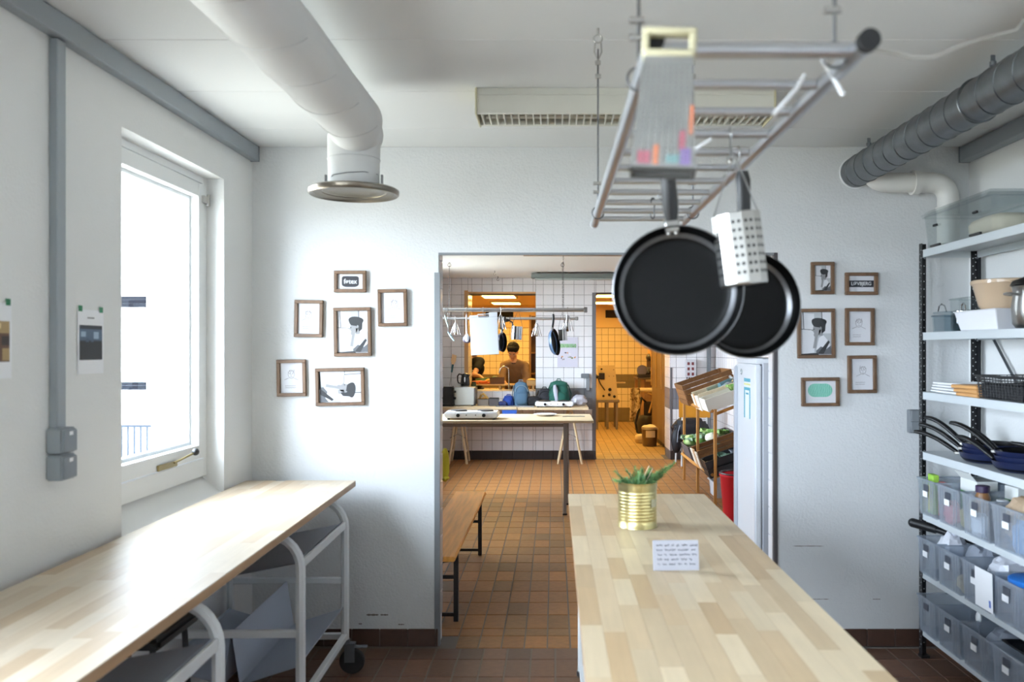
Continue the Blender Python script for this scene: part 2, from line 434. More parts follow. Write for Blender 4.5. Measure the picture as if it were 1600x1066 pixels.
def window(n, y0, y1, z0, z1, xw, label, detail=False):
    """fixed frame set back in the wall, opening sash, glass pane"""
    xo = xw-.085                       # room face of the frame
    wn = struct(part(None, 'window_%d' % n, white_gloss, lambda b: (b.box(xo-.09, xo, y0, y0+.035, z0, z1), b.box(xo-.09, xo, y1-.035, y1, z0, z1),
         b.box(xo-.09, xo, y0+.035, y1-.035, z1-.032, z1), b.box(xo-.09, xo, y0+.035, y1-.035, z0, z0+.085)), smooth=0, bevel=.003), label, 'window')
    a0, a1, c0, c1 = y0+.04, y1-.04, z0+.092, z1-.038
    sw = .066
    part(wn, 'sash', white_gloss, lambda b: (b.box(xo-.065, xo+.006, a0, a0+sw, c0, c1), b.box(xo-.065, xo+.006, a1-sw, a1, c0, c1),
         b.box(xo-.065, xo+.006, a0+sw, a1-sw, c1-sw, c1), b.box(xo-.065, xo+.006, a0+sw, a1-sw, c0, c0+sw)), smooth=0, bevel=.003)
    part(wn, 'glazing_bead', mat('bead_paint', (214,218,220), .4), lambda b: (b.box(xo-.06, xo-.035, a0+sw, a0+sw+.016, c0+sw, c1-sw), b.box(xo-.06, xo-.035, a1-sw-.016, a1-sw, c0+sw, c1-sw),
         b.box(xo-.06, xo-.035, a0+sw+.016, a1-sw-.016, c1-sw-.016, c1-sw), b.box(xo-.06, xo-.035, a0+sw+.016, a1-sw-.016, c0+sw, c0+sw+.016)), smooth=0)
    part(wn, 'pane', pane_m, lambda b: b.add([(xo-.05, a0+sw, c0+sw), (xo-.05, a1-sw, c0+sw), (xo-.05, a1-sw, c1-sw), (xo-.05, a0+sw, c1-sw)], [(0,1,2,3)]), smooth=0)
    if detail:
        yk = 3.86
        la = part(wn, 'latch', brass, lambda b: (b.box(xo+.006, xo+.016, yk-.24, yk-.06, c0+.0, c0+.026, .002), b.cyl((xo+.02, yk-.1, c0+.02), (xo+.045, yk+.04, c0+.045), .005)))
        part(la, 'knob', black, lambda b: b.ball((xo+.05, yk+.05, c0+.05), .017))
        part(wn, 'hinge', steel, lambda b: (b.box(xo, xo+.02, y1-.075, y1-.005, c1-.09, c1-.055, .003), b.cyl((xo+.02, y1-.028, c1-.1), (xo+.02, y1-.028, c1-.045), .008)))
    portal(xw-.3, y0, y1, z0, z1)
    return wn
window(1, *WIN[0], WZ0+.06, WZ1, XL, 'white framed window with one opening sash above the long table', True)
window(2, *WIN[1], WZ0+.06, WZ1, XL, 'second white framed window further along the same wall')
window(3, *WIN[2], WZ0+.06, WZ1, XL, 'third unseen white framed window, widened to let in more daylight')  # out of view; widened to bring more daylight to the shelving side

def wr(b): b.box(XR, XR+.15, YF-.1, YB, 0, ZC+.1)
wall_right = struct(part(None, 'wall_right', plaster, wr, smooth=0), 'white plaster wall behind the steel shelving', 'wall')
struct(part(None, 'wall_front', plaster, lambda b: b.box(XL-.4, XR+.15, YF-.2, YF, 0, ZC+.1), smooth=0), 'white plaster wall behind the viewer', 'wall')

# ceiling of wide boards with open joints
cl = struct(part(None, 'ceiling', joint_m, lambda b: b.box(XL-.4, XR+.15, YF-.2, YB2, ZC+.012, ZC+.12), smooth=0), 'pale ceiling of wide boards across the front room', 'ceiling')
for (y0, y1) in grid(YF, YB, 2.965, .5965):
    part(cl, 'panel', ceil_m, lambda b: b.box(XL, XR, y0+.0018, y1-.0018, ZC, ZC+.012, .0025), smooth=0)

# brown tile skirting
def skirting(nm, lab, x0, x1, pitch, org):
    sk = struct(part(None, nm, grout_m, lambda b: b.box(x0, x1, YB-.006, YB, 0, .088), smooth=0), lab, 'baseboard')
    for (a, c) in grid(x0, x1, org, pitch):
        part(sk, 'tile', skirt_m, lambda b: b.box(a+.002, c-.002, YB-.014, YB-.004, .002, .094, .002), smooth=0)
skirting('baseboard_back', 'dark brown tile skirting between the trolley and the doorway', XL, DX0-.001, .15, -.937)
skirting('baseboard_right', 'dark brown tile skirting between the doorway and the shelving', DX1+.022, XR, .15, 1.68)

# ---------------------------------------------------------------- setting: the middle room
MW = [(7.8, 9.1), (9.5, 10.8)]
def mwl(b):
    ys = sorted([YB2]+[v for wn in MW for v in wn]+[YT])
    for i in range(len(ys)-1):
        y0, y1 = ys[i], ys[i+1]
        if any(abs(y0-wn[0]) < 1e-6 for wn in MW):
            b.box(MXL-.35, MXL, y0, y1, 0, 1.0); b.box(MXL-.35, MXL, y0, y1, 2.56, MZC+.1)
        else: b.box(MXL-.35, MXL, y0, y1, 0, MZC+.1)
m_left = struct(part(None, 'wall_left', tgrout, mwl, smooth=0), 'white tiled side wall at the near end of the trestle table', 'wall')
cells = [(MXL+.006, (y0+y1)/2, (z0+z1)/2, y1-y0-.004, z1-z0-.004) for (y0, y1) in grid(11.05, YT, YT, .15) for (z0, z1) in grid(.127, MZC, .127, .15)]
lay_tiles(m_left, cells, .006, wtile, 'x', lambda c: c[1] > 11.3)
cells = [(MXL+.006, (y0+y1)/2, (z0+z1)/2, y1-y0-.004, z1-z0-.004) for (y0, y1) in grid(YB2, 11.05, YT, .15) for (z0, z1) in grid(.127, 1.0, .127, .15)]
lay_tiles(m_left, cells, .006, wtile, 'x', lambda c: False)
window(4, *MW[0], 1.0, 2.56, MXL, 'white framed window in the side wall nearer the work table')
window(5, *MW[1], 1.0, 2.56, MXL, 'white framed window in the side wall nearer the trestle table')
m_right = struct(part(None, 'wall_right', tgrout, lambda b: b.box(MXR, MXR+.15, YB2, YT, 0, MZC+.1), smooth=0), 'white tiled side wall behind the vegetable rack', 'wall')
cells = [(MXR-.006, (y0+y1)/2, (z0+z1)/2, y1-y0-.004, z1-z0-.004) for (y0, y1) in grid(YB2, YT, YT, .15) for (z0, z1) in grid(.127, MZC, .127, .15)]
lay_tiles(m_right, cells, .006, wtile, 'X', lambda c: c[1] > 9.3 and c[2] < 1.75)
struct(part(None, 'ceiling', ceil_m, lambda b: b.box(MXL-.3, MXR+.15, YB2, YT, MZC, MZC+.15), smooth=0), 'white painted ceiling of the middle room', 'ceiling')

# tiled wall with serving hatch and kitchen doorway
HX0, HX1, HZ0, HZ1 = -1.247, -.268, .98, 2.40
KX0, KX1, KZ = .602, 1.673, 2.41
def wt(b):
    b.box(KXL-.1, HX0, YT, YT2, 0, 2.75); b.box(HX0, HX1, YT, YT2, 0, HZ0); b.box(HX0, HX1, YT, YT2, HZ1, 2.75)
    b.box(HX1, KX0, YT, YT2, 0, 2.75); b.box(KX0, KX1, YT, YT2, KZ, 2.75); b.box(KX1, KXR+.1, YT, YT2, 0, 2.75)
wall_tile = struct(part(None, 'wall_back', tgrout, wt, smooth=0), 'white tiled wall with the serving hatch and kitchen doorway', 'wall')
white_c, grey_c = [], []
segs = [(MXL, HX0, None), (HX0, HX1, 'h'), (HX1, KX0, None), (KX0, KX1, 'd'), (KX1, MXR, None)]
for (a, c, t) in segs:
    for (x0, x1) in grid(a, c, -.01, .1476):
        for (z0, z1) in grid(.127, MZC, .127, .15):
            if t == 'h':
                if z1 > HZ0 and z0 < HZ1:
                    if z0 < HZ0-.02: z1 = HZ0
                    elif z1 > HZ1+.02: z0 = HZ1
                    else: continue
            if t == 'd' and z1 > 0:
                if z1 > KZ+.02: z0 = max(z0, KZ)
                else: continue
            cell = ((x0+x1)/2, YT-.006, (z0+z1)/2, x1-x0-.004, z1-z0-.004)
            (grey_c if (.72 < cell[2] < 1.03 and t is None and a > -1) else white_c).append(cell)
lay_tiles(wall_tile, white_c, .006, wtile, 'y', lambda c: infr(c[0], c[1], c[2], 688, 1150, 430, 715), limit=300)
lay_tiles(wall_tile, grey_c, .006, gtile, 'y', lambda c: infr(c[0], c[1], c[2], 688, 1150, 430, 715), limit=80)
# tiles on the doorway reveal and the hatch sill
cells = [(KX1-.006, (y0+y1)/2, (z0+z1)/2, y1-y0-.004, z1-z0-.004) for (y0, y1) in grid(YT, YT2, YT, .15) for (z0, z1) in grid(.127, KZ, .127, .15)]
lay_tiles(wall_tile, [c for c in cells if not .72 < c[2] < 1.03], .006, wtile, 'X', lambda c: True)
lay_tiles(wall_tile, [c for c in cells if .72 < c[2] < 1.03], .006, gtile, 'X', lambda c: True)
cells = [((x0+x1)/2, (y0+y1)/2, HZ0+.006, x1-x0-.004, y1-y0-.004) for (x0, x1) in grid(HX0, HX1, -.01, .1476) for (y0, y1) in grid(YT, YT2, YT, .18)]
lay_tiles(wall_tile, cells, .006, wtile, 'z', lambda c: True)
cells = [(HX0+.006, (y0+y1)/2, (z0+z1)/2, y1-y0-.004, z1-z0-.004) for (y0, y1) in grid(YT, YT2, YT, .18) for (z0, z1) in grid(HZ0, HZ1, .127, .15)]
lay_tiles(wall_tile, cells, .006, ytile, 'x', lambda c: True)  # jamb tiles carry the kitchen's warm light in their colour
base_dark = mat('dark_cove_tile', (52,44,42), .4, var=.08)
def cove(nm, lab, x0, x1):
    sk = struct(part(None, nm, base_dark, lambda b: b.box(x0, x1, YT-.008, YT, 0, .124), smooth=0), lab, 'baseboard')
    for (a, c) in grid(x0, x1, -.01, .1476): part(sk, 'tile', base_dark, lambda b: b.box(a+.002, c-.002, YT-.018, YT-.006, .001, .126, .003), smooth=0)
cove('baseboard_1', 'dark cove tiles at the foot of the hatch wall', MXL, KX0-.002)
cove('baseboard_2', 'dark cove tiles at the foot of the wall beside the rack', KX1+.002, MXR)
gs = mat('grey_steel_edge', (120,120,124), .4, .5)
struct(part(None, 'trim_4', gs, lambda b: (b.box(KX0-.055, KX0, YT-.012, YT+.02, 0, KZ), )), 'grey steel edge strip of the kitchen doorway nearest the poster', 'trim')
struct(part(None, 'trim_5', gs, lambda b: (b.box(KX1, KX1+.03, YT-.012, YT+.02, 0, 1.33), )), 'grey steel edge strip of the kitchen doorway nearest the chair', 'trim')
struct(part(None, 'trim_6', mat('warm_jamb_wood', (196,150,96), .5), lambda b: (b.box(HX0-.05, HX0+.004, YT-.012, YT+.04, HZ0, HZ1+.04), b.box(HX0, HX1, YT-.012, YT+.03, HZ1-.004, HZ1+.02))), 'wooden edge strip around the serving hatch', 'trim')
struct(part(None, 'trim_7', mat('ceiling_batten', (150,128,104), .6), lambda b: b.box(PX(818, 9.16), 1.3, 9.13, 9.19, MZC-.015, MZC)), 'thin wooden batten under the middle room ceiling', 'trim')
for i, (px0, px1, lab) in enumerate(((1106, 1111, 'grey conduit pipe running up the tiled wall behind the rack'), (1127, 1135, 'white boxed pipe running up the tiled wall behind the rack'))):
    tag(part(None, 'wall_pipe', guard if i == 0 else white_pl, lambda b: b.box(PX(px0, 12.1), PX(px1, 12.1), 12.1, 12.18, 0, MZC, .01)), lab, 'pipe')

# ---------------------------------------------------------------- setting: the kitchen beyond
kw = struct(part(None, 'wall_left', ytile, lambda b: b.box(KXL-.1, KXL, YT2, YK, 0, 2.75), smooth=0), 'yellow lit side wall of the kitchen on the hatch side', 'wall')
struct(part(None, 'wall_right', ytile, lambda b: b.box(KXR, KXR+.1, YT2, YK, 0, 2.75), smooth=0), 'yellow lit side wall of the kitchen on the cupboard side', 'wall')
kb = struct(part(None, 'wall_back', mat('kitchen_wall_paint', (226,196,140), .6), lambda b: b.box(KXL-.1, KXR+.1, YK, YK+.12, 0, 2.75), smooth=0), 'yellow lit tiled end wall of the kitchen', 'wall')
part(kb, 'grout_bed', mat('tan_grout', (120,98,70), .9), lambda b: b.box(KXL, KXR, YK-.004, YK, .0, 2.06), smooth=0)
wc, gc = [], []
for (x0, x1) in grid(KXL, KXR, .03, .144):
    for (z0, z1) in grid(.0, 2.055, .015, .1455):
        c = ((x0+x1)/2, YK-.012, (z0+z1)/2, x1-x0-.007, z1-z0-.007)
        (gc if .72 < c[2] < 1.03 or c[2] < .3 else wc).append(c)
seen_k = lambda c: infr(c[0], c[1], c[2], 738, 836, 460, 612) or infr(c[0], c[1], c[2], 932, 1026, 500, 660)
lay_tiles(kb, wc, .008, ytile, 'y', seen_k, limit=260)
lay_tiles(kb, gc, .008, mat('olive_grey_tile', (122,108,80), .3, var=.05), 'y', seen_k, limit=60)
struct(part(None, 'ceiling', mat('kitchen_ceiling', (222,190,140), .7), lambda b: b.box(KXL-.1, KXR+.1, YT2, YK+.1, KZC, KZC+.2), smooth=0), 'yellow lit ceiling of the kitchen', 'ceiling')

# ---------------------------------------------------------------- outside the window
conc = mat('white_render', (228,228,226), .8)
struct(part(None, 'ground', mat('pale_paving', (190,182,166), .9), lambda b: b.box(-90, XL-.6, -60, 90, -4.2, -4), smooth=0), 'pale paved yard outside the window', 'ground')
bl = thing('apartment_building', 'white rendered apartment building outside the window', 'building', (-20, 27, -4))
part(bl, 'wall', conc, lambda b: (b.box(-34, PX(235, 27), 27, 34, -4, PZ(282, 27)), b.box(PX(235, 27)-.2, -6.2, 29.5, 36, -4, 14)), world=True, smooth=0)
part(bl, 'roof', mat('grey_eave', (150,158,166), .7), lambda b: b.box(-34.4, PX(235, 27)+.3, 26.2, 34.3, PZ(282, 27), PZ(282, 27)+.5), world=True, smooth=0)
blind_m = mat('slate_blind', (8,10,15), .9, spec=.05)
for k, py in enumerate((463.5, 597)):
    for xx in (-13.0, -17.4, -21.8):
        fr = part(bl, 'window', white_pl, lambda b: b.box(xx-3.2, xx+.06, 26.94, 27.02, PZ(py+17, 27)-.05, PZ(py, 27)+.04), world=True, smooth=0)
        for q in range(3):
            part(fr, 'blind_slat', blind_m, lambda b: b.box(xx-3.14, xx, 26.90, 26.95, PZ(py+17, 27)+.12*q, PZ(py+17, 27)+.115+.12*q), world=True, smooth=0)
bal = part(bl, 'balcony', conc, lambda b: b.box(-20, PX(234, 25.2), 24.6, 27, PZ(622, 25.2)-.1, PZ(614, 25.2)), world=True, smooth=0)
rl = thing('railing', 'thin grey steel railing in the yard outside the window', 'railing', (PX(210, 18), 18, -4))
rm = mat('railing_steel', (30,36,44), .8, spec=.1)
part(rl, 'handrail', rm, lambda b: b.box(PX(150, 18), PX(236, 18), 17.97, 18.03, PZ(668, 18), PZ(664, 18)), world=True)
for px in range(150, 238, 10):
    part(rl, 'baluster', rm, lambda b: b.box(PX(px, 18)-.012, PX(px, 18)+.012, 17.98, 18.02, PZ(735, 18), PZ(666, 18)), world=True)
part(rl, 'curb', mat('terrace_concrete', (176,178,180), .8), lambda b: b.box(PX(120, 18), PX(238, 18), 17.7, 20, -4, PZ(735, 18)), world=True)
# ---------------------------------------------------------------- trunking, conduit, sockets, papers on the side wall
t = thing('cable_trunking', 'long grey cable trunking along the ceiling over the window wall', 'trunking', (XL, 1.0, 2.64))
def trunk(b, x0, x1, y0, y1): b.box(x0, x1, y0, y1, 2.603, ZC-.004, .004)
part(t, 'channel', grey_trunk, lambda b: trunk(b, XL, XL+.045, 2.02, YB-.03), world=True)
part(t, 'channel', grey_trunk, lambda b: trunk(b, XL, XL+.045, YF, 2.017), world=True)
part(t, 'end_cap', grey_trunk, lambda b: b.box(XL, XL+.048, YB-.03, YB-.022, 2.600, ZC-.002, .002), world=True)
t = thing('cable_trunking', 'grey cable trunking along the ceiling above the steel shelving', 'trunking', (XR, 1.0, 2.64))
part(t, 'channel', grey_trunk, lambda b: b.box(XR-.06, XR, YF, YB-.02, 2.60, ZC-.004, .004), world=True)
part(t, 'end_cap', grey_trunk, lambda b: b.box(XR-.063, XR, YB-.02, YB-.012, 2.597, ZC-.002, .002), world=True)

t = thing('cable_conduit', 'grey vertical cable conduit between the two taped photo prints', 'conduit', (XL, 2.74, 2.6))
part(t, 'channel', grey_trunk, lambda b: b.box(XL, XL+.028, 2.715, 2.765, 1.335, 2.6, .003), world=True)
for (z0, lab) in ((1.262, 'grey surface socket box directly under the conduit'), (1.176, 'lowest grey surface socket box above the long table')):
    s = thing('socket_box', lab, 'socket', (XL, 2.74, z0), group='grey wall sockets')
    part(s, 'housing', grey_trunk, lambda b: b.box(0, .052, -.042, .042, 0, .082, .005))
    part(s, 'flap', mat('socket_flap', (112,118,124), .4), lambda b: b.box(.05, .058, -.038, .038, .004, .076, .004))
    part(s, 'sticker', paper, lambda b: b.box(.058, .0584, -.008, .012, .058, .07))
photo_dark = [(20,22,28), (60,78,96), (150,170,190)]
green_tape = mat('green_tape', (22,108,72), .6)
def print_sheet(y0, y1, z0, z1, cols, label, scene):
    s = thing('photo_print', label, 'photo print', (XL+.002, (y0+y1)/2, (z0+z1)/2), group='photo prints taped to the wall')
    w_, h_ = y1-y0, z1-z0
    part(s, 'sheet', paper, lambda b: b.box(0, .0012, -w_/2, w_/2, -h_/2, h_/2), smooth=0)
    ms = [mat('print_%d_%d_%d' % c, c, .6) for c in cols]
    def im(b):
        for (k, a, c, e, f) in scene:
            b.mi = k; x = .0014+.0001*k
            b.add([(x, (a-.5)*w_, (e-.5)*h_), (x, (c-.5)*w_, (e-.5)*h_), (x, (c-.5)*w_, (f-.5)*h_), (x, (a-.5)*w_, (f-.5)*h_)], [(0,1,2,3)])
    part(s, 'image', ms, im, smooth=0)
    def cp(b):
        for i in range(5): b.box(.0014, .0018, -.022+.009*i, -.016+.009*i, h_*.365, h_*.365+.005)
    part(s, 'caption', black, cp, smooth=0)
    for sy in (-1, 1):
        part(s, 'tape', green_tape, lambda b: b.box(.001, .0022, sy*w_*.40-.011, sy*w_*.40+.011, h_*.47, h_*.47+.02), smooth=0)
print_sheet(2.875, 3.04, 1.512, 1.735, [(30,32,40), (74,92,112), (150,168,186), (16,17,22)],
  'white print of a dark blue night scene taped near the window', [(0,.06,.94,.22,.76), (1,.06,.94,.52,.70), (2,.60,.80,.55,.66), (2,.12,.3,.58,.66), (3,.06,.94,.22,.50), (1,.3,.42,.5,.56), (1,.5,.6,.46,.53)])
print_sheet(2.36, 2.525, 1.512, 1.735, [(86,58,40), (150,126,84), (210,190,140), (40,30,26), (90,130,150)],
  'white print of a warm brown corridor taped beyond the conduit', [(0,.06,.94,.22,.76), (1,.06,.94,.6,.76), (2,.3,.7,.66,.73), (4,.42,.58,.5,.60), (3,.3,.66,.4,.5), (3,.72,.94,.44,.56), (1,.74,.94,.24,.40)])

# ---------------------------------------------------------------- long work tables of glued staves on white trolleys
def worktop(name, label, x0, x1, y0, y1, zt, th, mats, seed, loc, rotz=0, sw=.046):
    w_, l_ = x1-x0, y1-y0
    t = thing(name, label, 'worktop', loc, (0, 0, rotz))
    tb = part(t, 'board', edge_wood, lambda b: b.box(x0, x1, y0, y1, -th, -.003, .002), smooth=0)
    rnd = random.Random(seed); n = round(w_/sw); s = w_/n
    meshes = {}
    for i in range(n):
        y = y0-rnd.uniform(0, .35)
        while y < y1-.001:
            L_ = rnd.choice((.26, .34, .42, .5, .6)); a, c = max(y, y0), min(y+L_, y1); y += L_
            if c-a < .02: continue
            k = round(c-a, 3)
            if k not in meshes:
                b = MB(); b.box(-s/2+.0002, s/2-.0002, -(c-a)/2+.0002, (c-a)/2-.0002, -.003, 0)
                me = b.build('stave', mats, None, smooth=0); meshes[k] = me.data; bpy.data.objects.remove(me)
            o = link('stave', meshes[k], tb, (x0+s*(i+.5), (a+c)/2, 0))
    return t
LT = worktop('worktop', 'long whitewashed wooden worktop under the window', -.57, 0, -2.7, 0, .91, .032, stave_w, 3, (-1.041, 4.43, .91), R(1.1), .052)
IT = worktop('worktop', 'long pale wooden worktop holding the tin can and the note card', 0, .655, -2.95, 0, .90, .032, stave_i, 9, (.067, 4.07, .90), 0, .055)

def trolley(label, loc, L_, w_, rotz=0, group='white trolleys under the worktops', body=True):
    """book trolley: an inverted U of tube at each end, rails, sloping trays, four castors; local x 0..w_, y 0..L_"""
    t = thing('trolley', label, 'trolley', loc, (0, 0, rotz), group)
    H = .872; r = .135; q = .016
    for y in (0, L_):
        path = [(0, y, .15)]+arc((r, y, H-r-q), r, 180, 90, 7, (1,0,0), (0,0,1))+arc((w_-r, y, H-r-q), r, 90, 0, 7, (1,0,0), (0,0,1))+[(w_, y, .15)]
        part(t, 'end_frame', white_steel, lambda b: b.tube(path, q*1.25, 4 if False else 8))
        part(t, 'crossbar', white_steel, lambda b: b.box(.012, w_-.012, y-.012, y+.012, .445, .475, .003))
        part(t, 'crossbar', white_steel, lambda b: b.box(.012, w_-.012, y-.012, y+.012, .17, .2, .003))
    for x in (0, w_):
        part(t, 'rail', white_steel, lambda b: b.box(x-.014, x+.014, .012, L_-.012, .17, .2, .003))
        part(t, 'rail', white_steel, lambda b: b.box(x-.006, x+.006, .012, L_-.012, .715, .752, .002))
    def sheet(b, pts):
        n = len(pts); v = []
        for (x, z) in pts: v += [(x, .014, z), (x, L_-.014, z)]
        for (x, z) in reversed(pts): v += [(x, .014, z-.004), (x, L_-.014, z-.004)]
        m = len(v)//2
        b.add(v, [(2*i, 2*i+1, (2*i+3) % (2*m), (2*i+2) % (2*m)) for i in range(m)])
    part(t, 'top_tray', tray_grey, lambda b: (sheet(b, [(.012, .752), (.018, .74), (w_*.5, .69), (w_-.018, .74), (w_-.012, .752)])), smooth=20)
    part(t, 'lower_tray', tray_grey, lambda b: sheet(b, [(w_-.006, .335), (w_-.012, .325), (w_*.56, .252), (w_*.5, .46)]), smooth=20)
    part(t, 'lower_tray', tray_grey, lambda b: sheet(b, [(.006, .335), (.012, .325), (w_*.44, .252), (w_*.497, .46)]), smooth=20)
    for (x, y) in ((0, 0), (w_, 0), (0, L_), (w_, L_)):
        yy = y+(-.03 if y > 0 else .03); sg = 1 if x > 0 else -1
        c = part(t, 'castor', galv, lambda b: (b.cyl((x, y, .15), (x, y, .17), .026), b.box(x+.0, x+.05, y-.02, y-.016, .06, .15), b.box(x+.0, x+.05, y+.016, y+.02, .06, .15), b.box(x-.02, x+.05, y-.02, y+.02, .146, .152),
                b.box(x+.03, x+.11, y-.012, y+.012, .128, .138, .003)))
        part(c, 'wheel', black_rub, lambda b: (b.cyl((x+.035, y-.0145, .0625), (x+.035, y+.0145, .0625), .0615, n=24)), smooth=50, bevel=.005)
    return t
T1 = trolley('white book trolley with sloping trays under the far end of the whitewashed worktop', (-1.575, 3.37, 0), .78, .56, R(1.1))
dup(T1, (-1.535, 1.70, 0), 'white book trolley standing under the middle of the whitewashed worktop')
T3 = trolley('white book trolley under the far end of the worktop with the tin can', (.125, 2.95, 0), .8, .54)
dup(T3, (.125, 1.3, 0), 'white book trolley under the near end of the worktop with the tin can')
# dark stool seat and a dark crate standing behind the trolley
st = thing('stool', 'black stool with thin splayed legs behind the trolley under the window', 'stool', (-1.46, 2.95, 0))
part(st, 'seat', black, lambda b: b.box(-.13, .16, -.17, .17, .60, .64, .012))
for sx in (-1, 1):
    for sy in (-1, 1): part(st, 'leg', black_paint, lambda b: b.cyl((.015+sx*.1, sy*.12, .6), (.015+sx*.125, sy*.15, 0), .011, .011, 8))

# ---------------------------------------------------------------- hanging pot rack and what hangs from it
RZ = 2.06; RX0, RX1 = .148, .469
rk = thing('pot_rack', 'hanging aluminium ladder rack for pans above the worktop', 'rack', (.31, 2.2, RZ))
for x in (RX0, RX1):
    rl_ = part(rk, 'rail', alu, lambda b: b.cyl((x, 1.268, RZ), (x, 3.113, RZ), .0145, n=18), world=True)
    part(rl_, 'end_cap', black_rub, lambda b: (b.cyl((x, 1.253, RZ), (x, 1.27, RZ), .0165, n=20)), world=True)
    part(rl_, 'end_cap', white_pl, lambda b: (b.cyl((x, 3.108, RZ), (x, 3.125, RZ), .0165, n=20)), world=True)
RUNG = [1.303+.1687*i for i in range(11)]
for i, y in enumerate(RUNG): part(rk, 'rung', alu, lambda b: b.cyl((RX0, y, RZ), (RX1, y, RZ), .0125 if i == 0 else .009, n=14), world=True)
def hanger(x, y, name='hanger_wire'):
    hw = part(rk, name, wire_m, lambda b: (b.cyl((x, y, RZ+.02), (x, y, ZC-.07), .0028, n=6), b.tube(arc((x, y, RZ), .02, 0, 360, 16, (1,0,0), (0,0,1))[:-1], .0025, 6, True)), world=True)
    part(hw, 'ceiling_hook', steel, lambda b: (b.cyl((x, y, ZC-.02), (x, y, ZC), .004, n=8), b.tube(arc((x, y, ZC-.035), .014, 0, 360, 14, (1,0,0), (0,0,1))[:-1], .003, 6, True),
         b.tube([(x-.010, y, ZC-.05), (x-.012, y, ZC-.08), (x, y, ZC-.11), (x+.012, y, ZC-.08), (x+.010, y, ZC-.05)], .003, 6)), world=True)
    for (q, r_) in ((ZC-.125, .009), (ZC-.17, .010)): part(hw, 'wire_clamp', steel, lambda b: b.box(x-r_, x+r_, y-.005, y+.005, q, q+.015, .002), world=True)
    for q in (RZ+.07, RZ+.1): part(hw, 'wire_clamp', steel, lambda b: b.cyl((x-.016, y, q), (x+.01, y, q), .006), world=True)
hanger(RX0, 2.86); hanger(RX1, 2.86); hanger(RX0-.004, 1.44); hanger(RX1-.03, 1.303+.02)
for pth in ([(RX1-.09, 1.46, RZ-.055), (RX1-.05, 1.462, RZ-.01), (RX1-.035, 1.46, RZ+.014)], [(RX1-.03, 1.40, RZ+.03), (RX1-.01, 1.40, RZ-.005), (RX1+.01, 1.40, RZ-.04)], [(.335, 1.80, RZ-.012), (.30, 1.80, RZ-.035), (.268, 1.80, RZ-.052)]):
    part(rk, 'cable_tie', white_pl, lambda b: b.tube(pth, .004, 6), world=True)
tag(part(None, 'cord', mat('pale_cord', (170,168,160), .6), lambda b: b.tube([(RX1+.012, 1.303, RZ+.004), (.535, 1.33, 2.066), (.575, 1.36, 2.068), (.63, 1.41, 2.086), (.72, 1.5, 2.138), (.84, 1.64, 2.205), (1.0, 1.83, 2.29), (1.12, 2.0, 2.39), (1.2, 2.1, 2.55), (1.22, 2.12, ZC-.002)], .0028, 6), smooth=60), 'thin pale cord running from the pot rack up to the ceiling', 'cord')
def s_hook(x, y, label, sz=.05, mt=None, twist=0):
    o = tag(part(None, 's_hook', mt or chrome, lambda b: b.tube([Vector(p) for p in arc((0, 0, 0), .0125, -20, 200, 10, (0,1,0), (0,0,1))]+[Vector((0, -.006, -sz*.55))]+arc((0, .003, -sz), .012, 180, 380, 10, (0,1,0), (0,0,1)), .0026, 6)), label, 'hook')
    o.location = (x, y, RZ); o.rotation_euler = (0, 0, twist); o['group'] = 'steel hooks on the pot rack'; return o

def frying_pan(name, label, loc, rad, depth, hl, m_in, m_out, rot=(0,0,0), rim=True, group=None, hm=None, curve=.03):
    """pan in its own frame: bowl axis +z, handle along +y; origin in the middle of the bottom"""
    t = thing(name, label, 'frying pan', loc, rot, group)
    rb = rad*.79; th = .0025
    part(t, 'bowl', [m_in, m_out], lambda b: (setattr(b, 'mi', 0), b.lathe([(0, th), (rb*.5, th), (rb*.9, th)]+[(rb*.95+(rad-rb*.95)*math.sin(R(q))/math.sin(R(78)), th+(depth-th)*(1-math.cos(R(q)))/(1-math.cos(R(78)))) for q in range(6, 79, 8)], 48),
        setattr(b, 'mi', 1), b.lathe([(rad, depth), (rad+.0022, depth-.001), (rad*.95, depth*.45), (rb*1.05, .004), (rb, 0), (0, 0)], 48)), smooth=75, weld=True)
    yo = rad*.96
    part(t, 'handle_bracket', steel, lambda b: (b.box(-.016, .016, yo-.006, yo+.028, depth*.5, depth*.82, .003), b.ball((-.008, yo-.008, depth*.66), .005), b.ball((.008, yo-.008, depth*.66), .005)))
    n = 9; path = []; wd = []
    for i in range(n):
        f = i/(n-1); path.append((0, yo+.02+f*hl, depth*.66+curve*math.sin(f*math.pi*.5)+.004)); wd.append((.0135, .0165, .0175, .017, .0165, .0165, .017, .0175, .013)[i])
    h = part(t, 'handle', hm or black, lambda b: b.tube(path, wd, 12, flat=.62), smooth=60)
    e = path[-2]
    part(h, 'hanging_eye', steel, lambda b: b.tube(arc((0, e[1]+.004, e[2]), .009, 0, 360, 14, (1,0,0), (0,1,0))[:-1], .0035, 6, True))
    return t
rim_steel = mat('pan_outer_steel', (126,126,128), .35, .85)
